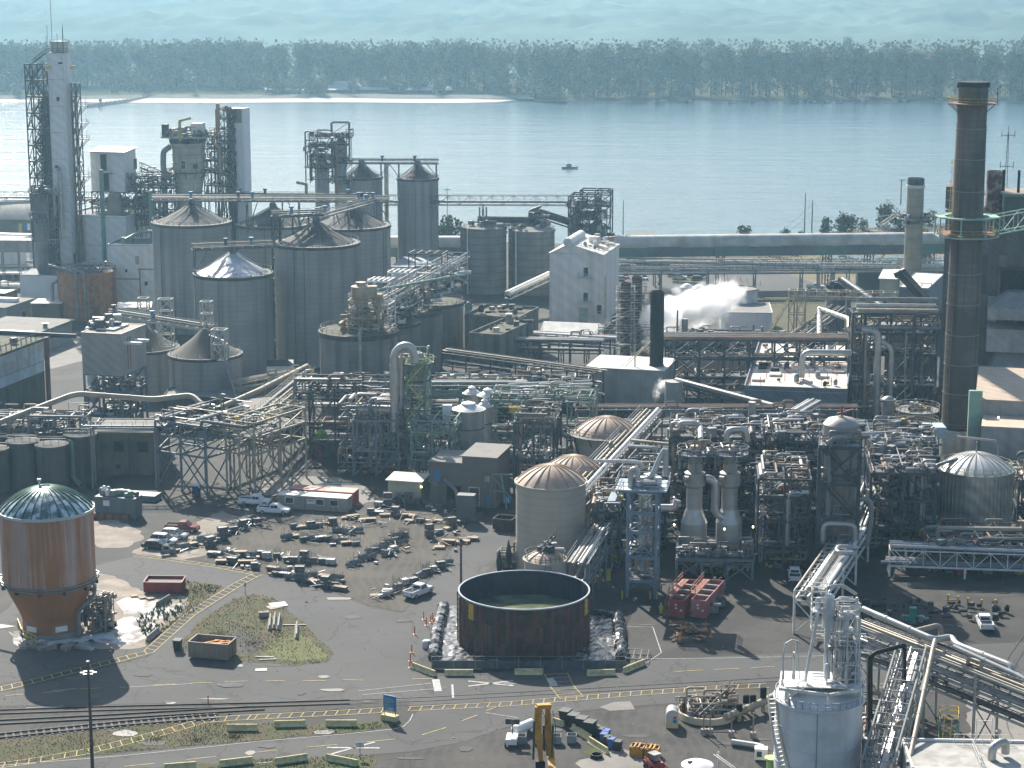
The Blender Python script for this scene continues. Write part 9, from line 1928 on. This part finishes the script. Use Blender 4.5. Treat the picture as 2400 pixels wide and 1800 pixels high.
b=MB();b.ring((px_.x,232,zl+.1),.45,.08,.1,16);b.build('ring_bracket',STEEL,t)
for a_ in(.2,1.2,2.2,3.2,4.3,5.3):
 b=MB();q=Vector((px_.x+cos(a_)*.75,232+sin(a_)*.6,zl+.1));b.beam((px_.x,232,zl),q,.06);b.box(q.x-.22,q.x+.22,q.y-.18,q.y+.18,q.z-.22,q.z+.12);b.build('floodlight',GREYP,t)
px_=G(1081,1412);t=T('utility_pole','bare brown pole rising behind the round brown tank','pole',tuple(px_));zt=P(1081,1262,px_.y).z;b=MB();b.tube([px_,(px_.x,px_.y,zt)],[.22,.16],10);b.build('post',mat('brown_pole',(.13,.09,.07),.85),t);b=MB();b.box(px_.x-.25,px_.x+.25,px_.y-.2,px_.y,zt-.5,zt-.1);b.build('pole_cap',DSTEEL,t)
for i,(u,v0,v1)in enumerate(((1170,1288,1350),(1192,1265,1340))):
 g=G(u,v1);z1_=P(u,v0,g.y).z;b=MB();b.lathe(g,[(.1,0),(.45,z1_*.35),(.5,z1_*.6),(.05,z1_)],8);b.build('covered_valve_stand',DSTEEL,None,label=('left','right')[i]+' dark shrouded upright stand at the left foot of the tan tank',cat='stand')
f=Fr(G(1165,1335),R(15));t=T('equipment_cluster','rusty pipes and small frames at the left foot of the tallest tan tank','equipment',tuple(f.o));steel(t,f,[0,2,4],[0,3],[0,1.5,3],CREAM,.12,'x',seed=6);fittings(t,f,0,4,0,3,[.1,1.5],40,7,mats=[CREAM,RUSTP,DSTEEL,TANP]);piping(t,f,0,4,0,3,[.3,1.5],20,8)
def person(label,u,v,top,legs):
 g=G(u,v,.05);t=T('person',label,'person',tuple(g));X,Y,Z=g;b=MB();SK=mat('skin',(.45,.28,.2),.6)
 me=bpy.data.meshes.new('body');V=[(0,0,.95),(0,0,1.15),(0,0,1.42),(0,0,1.52),(0,.0,1.66),(.1,0,.9),(.11,.02,.5),(.12,0,.08),(-.1,0,.9),(-.13,-.06,.5),(-.14,-.1,.08),(.2,0,1.4),(.27,.03,1.12),(.24,-.08,.88),(-.2,0,1.4),(-.27,.03,1.12),(-.22,-.1,.88)]
 E=[(0,1),(1,2),(2,3),(3,4),(0,5),(5,6),(6,7),(0,8),(8,9),(9,10),(2,11),(11,12),(12,13),(2,14),(14,15),(15,16)]
 rad=[.15,.15,.16,.07,.11,.1,.075,.055,.1,.075,.055,.075,.055,.04,.075,.055,.04]
 me.from_pydata(V,E,[]);o=bpy.data.objects.new('body',me);COL.objects.link(o);o.parent=t;me.materials.append(top)
 md=o.modifiers.new('skin','SKIN')
 for i_,r_ in enumerate(rad):me.skin_vertices[0].data[i_].radius=(r_,r_)
 me.skin_vertices[0].data[0].use_root=True;o.modifiers.new('sub','SUBSURF').levels=1
 for nm,a_,m in(('trousers',None,legs),):
  b=MB()
  for sx,sy in((.11,.01),(-.12,-.05)):b.tube([(X+sx*.9,Y,Z+.92),(X+sx,Y+sy*.5,Z+.5),(X+sx*1.1,Y+sy,Z+.1)],[.125,.1,.08],8)
  b.build(nm,m,t,True)
 b=MB();b.lathe((X,Y,Z+1.66),[(.14,0),(.14,.05),(.09,.13),(.02,.15)],10);b.build('hard_hat',WPLAIN,t,True)
person('person in a bright yellow safety suit standing left of the red tank containers',1549,1440,mat('hi_vis_yellow',(.62,.72,.03),.7),mat('hi_vis_yellow',(.62,.72,.03)))
rr=random.Random(91);b=MB();b2=MB()
for i in range(700):
 g=G(rr.uniform(0,2400),rr.uniform(1290,1800));s_=rr.uniform(.03,.09)*(1 if rr.random()<.96 else 2);q=(b if rr.random()<.6 else b2);q.box(-s_,s_,-s_*.7,s_*.7,0,s_*.5,(g.x,g.y,.03),rr.uniform(0,3))
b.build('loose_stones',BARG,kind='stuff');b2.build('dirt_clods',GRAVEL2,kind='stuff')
DK=mat('oil_stain',(.03,.029,.028),.6,var=.3);PT=mat('patched_asphalt',(.05,.049,.048),.85,var=.2);LG=mat('worn_asphalt',(.095,.093,.09),.9,var=.2)
for i in range(60):
 u=rr.uniform(0,2300);v=rr.choice((rr.uniform(1400,1470),rr.uniform(1560,1650),rr.uniform(1700,1790)))
 if 425<u<790 and 1385<v<1560 or 1000<u<1480 and v<1590:continue
 g=G(u,v);n=rr.randrange(6,10);w_=rr.uniform(.4,2.6);d_=rr.uniform(.3,1.3);k=2+(i%3);b=MB();b.v=[(g.x+cos(2*pi*j/n)*w_*rr.uniform(.6,1.1),g.y+sin(2*pi*j/n)*d_*rr.uniform(.6,1.1),.048+.0006*i)for j in range(n)];b.f=[tuple(range(n))];b.build(('oil_stain','asphalt_patch','worn_patch')[i%3],(DK,PT,LG)[i%3],kind='structure')
 # FOREGROUND: orange silo, white tank, racks
c=Vector((P(112,1480,290.6).x,290.6,0));X,Y=c.x+.6,c.y;X=(P(118,1400,290.6).x)
OS=mat('orange_silo_paint',(.43,.165,.058),.7,var=.12,scale=.3,streak=.35,streakcol=(.14,.07,.045),dirt=(.27,.10,.045),dirta=.5,dscale=.2,rings=.12,ringw=.4)
OS2=mat('orange_silo_streaked',(.43,.165,.058),.7,var=.14,streak=.75,streakcol=(.50,.42,.40),rings=.12,ringw=.4)
t=T('cone_bottom_silo','large orange-brown cone-bottomed silo with a green ribbed dome at the left','silo',(X,Y,0));r_=6.7;z1_,zr,zc,zb=18.6,8.1,2.4,.7
b=MB();b.lathe((X,Y,0),[(r_,zr),(r_,z1_)],56);b.build('shell',OS2,t,True)
b=MB();b.lathe((X,Y,0),[(4.15,zc),(4.6,zc+1.2),(r_-.02,zr)],56);b.build('cone',OS,t,True);b=MB();b.lathe((X,Y,0),[(4.15,zb),(4.15,zc+.02)],48);b.build('skirt',OS,t,True)
b=MB();b.lathe((X,Y,0),[(4.7,0),(4.7,.3),(4.35,.75)],48);b.build('plinth',CONCP,t,True)
GD=mat('green_dome_sheet',(.12,.19,.18),.2,metal=.6,var=.3,streak=0,dirt=(.75,.78,.78),dirta=.85,dscale=.8);k=10;prof=[((r_+.1)*(1-q/k)+.02,3.3*(1-(1-q/k)**2)**.9)for q in range(k+1)]
b=MB();b.lathe((X,Y,z1_+.05),prof,56);b.build('dome',GD,t,True)
for i in range(30):
 a_=2*pi*i/30;b=MB();pr_=[Vector((X+cos(a_)*rr,Y+sin(a_)*rr,z1_+.12+zz))for rr,zz in prof[:-1]]
 for p_,q_ in zip(pr_[:-1],pr_[1:]):b.beam(p_,q_,.13,.16)
 b.build('dome_rib',mat('dome_rib_green',(.04,.13,.10),.35,metal=.3),t)
b=MB();b.ring((X,Y,z1_),r_+.1,.25,.4,56);b.build('eave_ring',mat('pale_green_trim',(.5,.56,.52),.5),t)
b=MB();b.lathe((X-.9,Y+.3,z1_+3.2),[(.14,0),(.14,.8),(.3,.85),(.3,1.2)],10);b.build('vent',WSTEEL,t)
b=MB();n=10
for i in range(n):
 a0=2*pi*(i+.5)/n;a1=2*pi*(i+1.5)/n;R_=r_+.45
 for dz in(-.2,.25):b.beam((X+cos(a0)*R_,Y+sin(a0)*R_,zr+dz),(X+cos(a1)*R_,Y+sin(a1)*R_,zr+dz),.22)
b.build('ring_pipe',GREYP,t)
for i in range(12):a_=2*pi*i/12;b=MB();b.beam((X+cos(a_)*(r_-.1),Y+sin(a_)*(r_-.1),zr-.5),(X+cos(a_)*(r_+.4),Y+sin(a_)*(r_+.4),zr-.5),.3,.5);b.build('bracket',DSTEEL,t)
b=MB();b.beam((X-r_-4,Y+3,zr+.2),(X-r_+1,Y,zr+.2),.2);b.beam((X-r_-4,Y+3,zr-.2),(X-r_+1,Y,zr-.2),.2);b.build('catwalk',GREYP,t)
b=MB();b.bend([(X+r_+.3,Y-2,zr-.3),(X+r_+.2,Y-2,zr-2),(X+4.6,Y-2.6,zr-4.2),(X+4.6,Y-2.6,.4)],.28,8);b.build('discharge_pipe',GREYP,t,True)
for x,lab in((-2.2,0),(2.4,1)):b=MB();a_=-pi/2+x/4.3;f=Fr((X+cos(a_)*4.22,Y+sin(a_)*4.22,0),-(a_+pi/2));f.box(b,-.9,.9,-.05,.05,1.1,1.9);b.build('white_sign',WPLAIN,t)
a_=-pi/2-3.4/4.3;f=Fr((X+cos(a_)*4.22,Y+sin(a_)*4.22,0),-(a_+pi/2));digits(t,'0',f.p(0,-.06,0).x,f.p(0,-.06,0).y,1.5,1.1,mat('faded_number',(.5,.42,.38),.8),-f.a)
b=MB();g0=[G(42,1470),G(52,1495),G(85,1512)]
for p_,q_ in zip(g0[:-1],g0[1:]):b.rail([p_,q_],1.3,1.3,.12)
b.build('safety_rail',YSTEEL,None,label='yellow safety rail at the left foot of the orange silo',cat='safety rail')
f=Fr(G(206,1480),R(20));t=T('loading_machinery','dark pumps, ladders and frames at the right foot of the orange silo','machinery',tuple(f.o));steel(t,f,[0,1.6,3],[0,2.5],[0,2,4,5.6],GREYP,.12,'xz',seed=3);fittings(t,f,0,3,0,2.5,[.1,2],60,5,mats=[DSTEEL,GREYP,BLACK,RUSTP],s=(.3,1));piping(t,f,-1,3,0,2.5,[.3,2,4],22,6)
f=Fr(G(235,1478),R(25));b=MB()
for i in range(6):f.box(b,i*.26,i*.26+.24,-.05-.1*(i%2),.05,0,3.3+.15*(i%2));f.box(b,-.05-.1*(i%2),.05,i*.3,i*.3+.27,0,3.1)
b.build('green_tarpaulin',mat('green_sheet',(.01,.10,.075),.5,var=.3),None,label='dark green folded sheet screen right of the orange silo machinery',cat='screen')
rr=random.Random(31);t=T('debris_heap','rubble, sacks and sleepers heaped at the foot of the orange silo','debris',tuple(G(130,1520)))
for i in range(40):g=G(rr.uniform(50,215),rr.uniform(1503,1524),.05);b=MB();s_=rr.uniform(.25,.8);b.box(-s_,s_,-s_*.6,s_*.6,0,s_*.6,(g.x,g.y,0),rr.uniform(0,3));b.build('debris_piece',rr.choice([PALE,BARG,RUSTP,LIME,DSTEEL]),t)
# white storage tank with its column and stairs
WT2=mat('white_tank_paint',(.70,.715,.72),.5,var=.08,scale=.25,streak=.3,streakcol=(.36,.36,.35),dirt=(.42,.43,.43),dirta=.4,dscale=.3);d=234.5
t=silo('white_storage_tank','large white round tank with a tall white process column on its roof, bottom right',1818,2021,1631,d,cone=1.4,dome=True,m=WT2,rm=WT2,cat='tank',coner=1,top=.25,n=56);o_=ORG[t.name];X,Y=o_.x,o_.y;r_=t['r'];h=t['h']
b=MB()
for z in(h*.28,h*.5,h*.72):b.ring((X,Y,z),r_+.02,.08,.08,56)
b.build('weld_ring',WT2,t);b=MB();b.beam((X-.9,Y-r_-.03,0),(X-.9,Y-r_-.03,h),.07);b.build('conduit',GREYP,t)
b=MB();pts=[Vector((X+cos(2*pi*i/36)*r_,Y+sin(2*pi*i/36)*r_,h))for i in range(37)];b.rail(pts,.9,1.6,.045);b.build('handrail',WSTEEL,t)
b=MB()
for i in range(13):
 a0=pi*1.02+i*.075;a1=a0+.075;z0=h-i*.95;b.stair((X+cos(a1)*(r_+.55),Y+sin(a1)*(r_+.55),z0-.95),(X+cos(a0)*(r_+.55),Y+sin(a0)*(r_+.55),z0),.85,t=.07)
b.build('spiral_stair',WSTEEL,t)
zq=lambda v:P(1950,v,d).z;xq=lambda u,v:P(u,v,d).x
f=Fr((xq(1832,1600),Y-2.4,0),R(4));wd=xq(2012,1600)-f.o.x;zp=zq(1592)
b=MB();f.box(b,0,wd,-.1,5.4,zp-.12,zp);b.build('platform',WSTEEL,t)
b=MB()
for p_,q_ in(((-.6,-.4),(wd*.55,-2.1)),((wd*.55,-2.1),(wd+.4,.2)),((wd+.4,.2),(wd,5.4)),((-.6,-.4),(0,5.4))):b.beam(f.p(*p_,zp-.2),f.p(*q_,zp-.2),.2,.35)
for x,y in((.2,0),(wd*.55,-1.6),(wd-.2,.4),(wd-.2,5),(.2,5)):b.beam(f.p(x,y,h-.2),f.p(x,y,zp-.2),.2)
b.build('support_frame',WSTEEL,t)
b=MB();b.rail([f.p(wd*.35,-.4,zp),f.p(wd*.6,-.9,zp),f.p(wd,.2,zp),f.p(wd,5.2,zp)],1.1,.8,.05);b.build('handrail',WSTEEL,t)
def cyl(u,v0,v1,ru,m=WT2,dy=0,name='column',cap=True):
 p_=P(u,v1,d+dy);q_=P(u,v0,d+dy);rr_=ru/sc(p_);b=MB();b.lathe((p_.x,d+dy,0),[(rr_,p_.z),(rr_,q_.z-.3),(rr_*.5,q_.z)],20);return b.build(name,m,t,True)
cyl(1973,1445,1585,13);cyl(1990,1470,1590,8,dy=1);cyl(1940,1392,1470,14,dy=-.3,name='cyclone');cyl(1936,1465,1575,7,name='down_leg');cyl(1992,1540,1592,9,name='small_vessel',dy=-.5);cyl(1938,1555,1590,7,name='small_vessel',dy=-1);cyl(1918,1400,1425,8,name='fan_housing');cyl(2004,1500,1585,5,name='down_leg')
for z_,a_ in((1480,9),(1520,9)):b=MB();p_=P(1975,z_,d);b.ring((p_.x,d,p_.z),.75,.2,.12,20);b.build('flange',WSTEEL,t)
f2=Fr((xq(1955,1440),d-1.6,0),R(5));z2=zq(1440)
steel(t,f2,[0,1.4,2.8],[0,2.8],[zp,zp+(z2-zp)*.33,zp+(z2-zp)*.66,z2],WSTEEL,.13,'x',decks=[z2],rails=[z2,zp+(z2-zp)*.5],seed=211,deckm=WSTEEL)
fittings(t,f2,0,2.8,0,2.8,[z2,zp+1,zp+(z2-zp)*.5,zp],70,212,mats=[WSTEEL,WT2,GREYP],s=(.2,.7));piping(t,f2,-1,3,-.4,2.8,[zp,zp+2,zp+4,z2-1],44,213,mats=[WSTEEL,WT2,GREYP,WSTEEL],r=(.06,.16),vert=.7,parts=16)
f3=Fr((xq(1900,1440),d-1,0),R(5));z3=zq(1430);steel(t,f3,[0,1.7],[0,2],[z3-2.2,z3,z3+2.6],WSTEEL,.11,None,decks=[z3],rails=[z3,z3+2.4],seed=214,deckm=WSTEEL)
b=MB();b.stair(f3.p(-.6,-.4,zp+.3),f3.p(.7,-.4,z3),.75,t=.07);b.build('stair_flight',WSTEEL,t);b=MB();b.stair(f.p(.3,1,h+.2),f.p(2.4,-.2,zp),.8,t=.07);b.build('stair_flight',WSTEEL,t)
b=MB();q=[P(u,v,d-2)for u,v in((1836,1592),(1836,1530),(1842,1508),(1856,1500),(1870,1503),(1884,1515))];b.tube(q,.13,8);b.beam(P(1856,1592,d-2),P(1868,1503,d-2),.1);b.beam(P(1874,1592,d-2),P(1868,1503,d-2),.1);b.tube([P(1861,1592,d-1.6),P(1861,1528,d-1.6)],.16,8);b.build('arched_davit',WSTEEL,t)
b=MB();q=[P(u,v,d-1)for u,v in((2008,1400),(2015,1450),(2015,1480),(2003,1520),(2015,1545),(2012,1640))];b.bend(q,.16,8);b.build('side_pipe',WSTEEL,t,True)
b=MB();b.bend([P(1925,1395,d),P(1940,1375,d),P(1975,1372,d+1),P(2006,1392,d+3)],.2,10);b.build('overhead_pipe',SILVER,t,True)
p=G(2025,1830);t=T('standpipe','plain white vertical pipe right of the large white tank','pipe',tuple(p));b=MB();zt=P(2024,1730,p.y).z;b.lathe(p,[(.42,0),(.42,zt),(.36,zt)],16);b.build('shell',WT2,t,True)
t=silo('small_green_tank','small bright yellow-green tank at the left foot of the white tank',1797,1820,1775,236,m=mat('yellow_green_tank',(.45,.60,.2),.6),cat='tank',top=.1)
# racks at the right foreground
def rk(label,u0,v0,d0,u1,v1,d1,zs,n,seed,wd,post=9,m=WSTEEL,**k):
 a=P(u0,v0,d0);b_=P(u1,v1,d1);z0=a.z;L=b_-a
 return rack('pipe_rack',label,a,b_,wd,zs,n,seed,m,post,**k)
DW=mat('dull_white_steel',(.30,.31,.30),.6,var=.2)
rk('heavy pipe rack descending right from behind the white tank to the right edge',2010,1470,262,2440,1640,236,(-4.2,-2.2,0),5,221,4.2,10,DW,truss=0,mats=[STEEL,GREYP,DSTEEL,TANP,SILVER],trays=2,r=(.12,.35),walk=False)
pipe('fat silver pipe along the top of the descending rack',[P(2022,1437,262)+Vector((0,0,.6)),P(2190,1500,252),P(2230,1492,254),P(2240,1510,251),P(2370,1560,244),P(2376,1585,243),P(2440,1612,240)],.42,SILVER,'large_pipe',12)
pipe('pale looped pipe rising from the descending rack',[P(2140,1480,256),P(2196,1466,258),P(2205,1472,258),P(2205,1500,257)],.34,TANP,'pipe_loop',12)
pipe('second silver pipe beside the fat one on the descending rack',[P(2235,1515,249),P(2380,1580,242),P(2440,1612,239)],.3,SILVER,'large_pipe',10)
a=P(2125,1805,226);b_=P(2200,1530,248)
rack('pipe_rack','steep foreground pipe rack with crossbars and one long tan pipe',a-Vector((1.6,0,0)),b_-Vector((1.6,0,0)),3.6,(-3.0,-.6),6,223,DW,6,mats=[SILVER,GREYP,WSTEEL,SILVER],trays=1,r=(.1,.26),truss=1.5)
pipe('single tan pipe lying along the top of the steep foreground rack',[P(2192,1500,249),P(2188,1515,247.5),P(2130,1790,226)],.3,TANP,'large_pipe',12)
pipe('square black frame of pipe standing left of the steep rack',[P(2040,1686,240),P(2040,1540,243),P(2052,1530,243),P(2120,1512,246),P(2120,1522,246),P(2118,1650,240),P(2108,1660,240),P(2040,1680,240)],.28,BLACK,'pipe_loop',12)
pipe('thin black pipe from the black frame down to the ground',[P(2036,1540,243),P(2036,1760,233)],.26,BLACK,'large_pipe',10)
pipe('cream pipe loop at the lower left of the steep rack',[P(2092,1755,232),P(2098,1700,234),P(2110,1690,234),P(2118,1692,234)],.26,CREAM,'pipe_loop',10)
f=Fr((P(2200,1690,241).x,240,0),R(10));t=T('foot_platform','small green platform with yellow stair posts right of the steep rack','platform',tuple(f.o));steel(t,f,[0,2.2],[0,3],[0,2.5,5],GREEN,.16,'x',decks=[5],rails=[5],seed=7,railm=YSTEEL);b=MB();b.stair(f.p(.4,-4,.1),f.p(.9,-.1,5),.9,t=.1);b.build('stair',YSTEEL,t)
t,f,w_,dp,h=block('roof_building','flat white-roofed building at the bottom right corner with railings and ducts','building',2140,2520,None,1815,222,3,dep=9,wall=WPLAIN,roof=mat('dirty_white_roof',(.42,.41,.38),.8,dirt=(.25,.24,.21),dirta=.6,dscale=.5),par=.4)
b=MB();b.bend([f.p(9.5,3.5,h+.2),f.p(9.5,3.5,h+1.8),f.p(11.2,4.5,h+2.2),f.p(11.2,4.5,h+.6)],.5,12);b.build('roof_duct',SILVER,t,True);b=MB();b.rail([f.p(6,dp-.5,h+.2),f.p(12.5,dp-.5,h+.2)],1.1,1,.06);b.rail([f.p(7.8,dp-2,h+.2),f.p(7.8,1,h+.2)],1.1,1,.06);b.beam(f.p(8.2,dp-2,h),f.p(8.2,dp-2,h+4),.1);b.beam(f.p(10,dp-2,h),f.p(10,dp-2,h+4),.1);b.beam(f.p(8.2,dp-2,h+3.6),f.p(10,dp-2,h+3.6),.08);b.build('roof_rail',WSTEEL,t)
g=G(2338,1758);t=T('lamp_post','thin white lamp post at the bottom right near the curved rails','lamp post',tuple(g));b=MB();zt=P(2338,1718,g.y).z;b.tube([g,(g.x,g.y,zt)],.09,8);b.build('post',WSTEEL,t);b=MB();b.lathe((g.x,g.y,zt),[(.3,0),(.4,.3),(.15,.5)],12);b.build('lamp_head',WSTEEL,t)
for u,v in((2062,1745),(2080,1748)):pass
b=MB();b.stair(P(2030,1800,229),P(2056,1778,231),.8,t=.1);b.build('step_frame',WSTEEL,None,label='white stair frame at the bottom edge right of the white tank',cat='stairs')
f=Fr(G(2045,1755),R(10));t=T('pump_area','pumps and low piping in the shade behind the white storage tank','pipework',tuple(f.o));piping(t,f,-2,4,0,14,[.4,1.2,2],40,231);fittings(t,f,-1,4,0,14,[.05],50,232,s=(.3,1.1));b=MB()
for i in range(5):b.beam(f.p(1+i*.4,-2,.3),f.p(4+i*.4,2,.3),.16)
b.build('steel_beams',RUSTP,t)
b=MB();loft(b,[[(x,-y,1.0),(x,-y*.7,.1),(x,y*.7,.1),(x,y,1.0)]for x,y in((-3.4,1.3),(0,1.4),(2.2,1.1),(3.6,.15))]);g=G(1335,395,Z_W)
t=T('motor_boat','small motor boat with a cabin alone on the river','boat',tuple(g));b.v=[(x*1.15+g.x,y+g.y,z+Z_W)for x,y,z in b.v];b.build('hull',mat('boat_hull',(.12,.15,.18),.4),t);b=MB();b.box(g.x-1.6,g.x+.9,g.y-1,g.y+1,Z_W+1.0,Z_W+2.5);b.build('cabin',mat('boat_cabin',(.2,.23,.26),.4),t);b=MB();b.box(g.x-.2,g.x+.4,g.y-1.03,g.y-1,Z_W+1.7,Z_W+2.3);b.build('window',CGL,t);b=MB();b.beam((g.x-.4,g.y,Z_W+2.5),(g.x-.4,g.y,Z_W+3.6),.12);b.build('mast',STEEL,t)
p0=G(205,253,Z_W);p1=G(347,234,Z_W);t=T('pile_dike','dark row of timber piles running out from the far beach','pile row',tuple(p0))
for i in range(46):q=p0.lerp(p1,i/45);b=MB();b.beam(q+Vector((0,0,-1)),q+Vector((0,0,2.2+(i%3)*.3)),.7);b.build('pile',mat('weathered_wood',(.16,.12,.09),.9),t)
g=G(236,254,Z_W);t=T('channel_marker','river channel marker on a tripod of piles with a reddish top','marker',tuple(g));b=MB()
for a_ in(0,2.1,4.2):b.beam((g.x+cos(a_)*2,g.y+sin(a_)*2,Z_W-1),(g.x,g.y,Z_W+5),.5)
b.build('pile',mat('weathered_wood',(.16,.12,.09),.9),t);b=MB();b.box(g.x-1,g.x+1,g.y-.2,g.y,Z_W+4.6,Z_W+6.4);b.build('board',REDP,t)
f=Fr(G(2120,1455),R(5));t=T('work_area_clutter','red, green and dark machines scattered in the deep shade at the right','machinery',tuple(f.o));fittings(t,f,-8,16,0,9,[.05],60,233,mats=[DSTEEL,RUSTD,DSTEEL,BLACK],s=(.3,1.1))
g=G(2140,1462);f=Fr(g,R(8));t=T('green_machine','teal green machine standing in the shade right of the bright bridge','machine',tuple(g));b=MB();f.box(b,-.5,.5,0,1,0,2.4);f.box(b,-1.4,1.4,.2,.8,.3,1.1);b.build('body',mat('teal_machine',(.02,.22,.17),.5),t);fittings(t,f,-1.5,1.5,0,1.2,[.1],14,3)
for i,(u,v)in enumerate(((2222,1412),(2245,1416),(2268,1420),(2300,1424),(2332,1424))):
 g=G(u,v);b=MB();b.tube([g,g+Vector((0,0,1.3))],.16,8);b.build('bollard',YSTEEL,None,label='yellow bollard under the white lattice bridge, %s from the left'%ORD[i],cat='bollard',group='bollards under the white lattice bridge')
for u,v in((1392,1365),(1425,1360),(1440,1325)):
 g=G(u,v);b=MB();b.box(-.35,.35,-.3,.3,0,1.8,tuple(g),.2);b.build('yellow_column_guard',YSTEEL,None,label={1392:'yellow column guard nearest the tan tank',1425:'middle yellow column guard with a dark number',1440:'yellow column guard farthest back'}[u],cat='column guard')
 # haze
hm=bpy.data.materials.new('haze_air');hm.use_nodes=True;nn=hm.node_tree.nodes;nn.clear()
pv=nn.new('ShaderNodeVolumePrincipled');pv.inputs['Color'].default_value=(0.44,0.76,1.0,1);pv.inputs['Density'].default_value=0.000128
pv.inputs['Anisotropy'].default_value=0.55
mo=nn.new('ShaderNodeOutputMaterial');hm.node_tree.links.new(pv.outputs[0],mo.inputs['Volume'])
MB().box(-9000,9000,-50,8000,-6.5,186).build('haze',hm,kind='stuff')
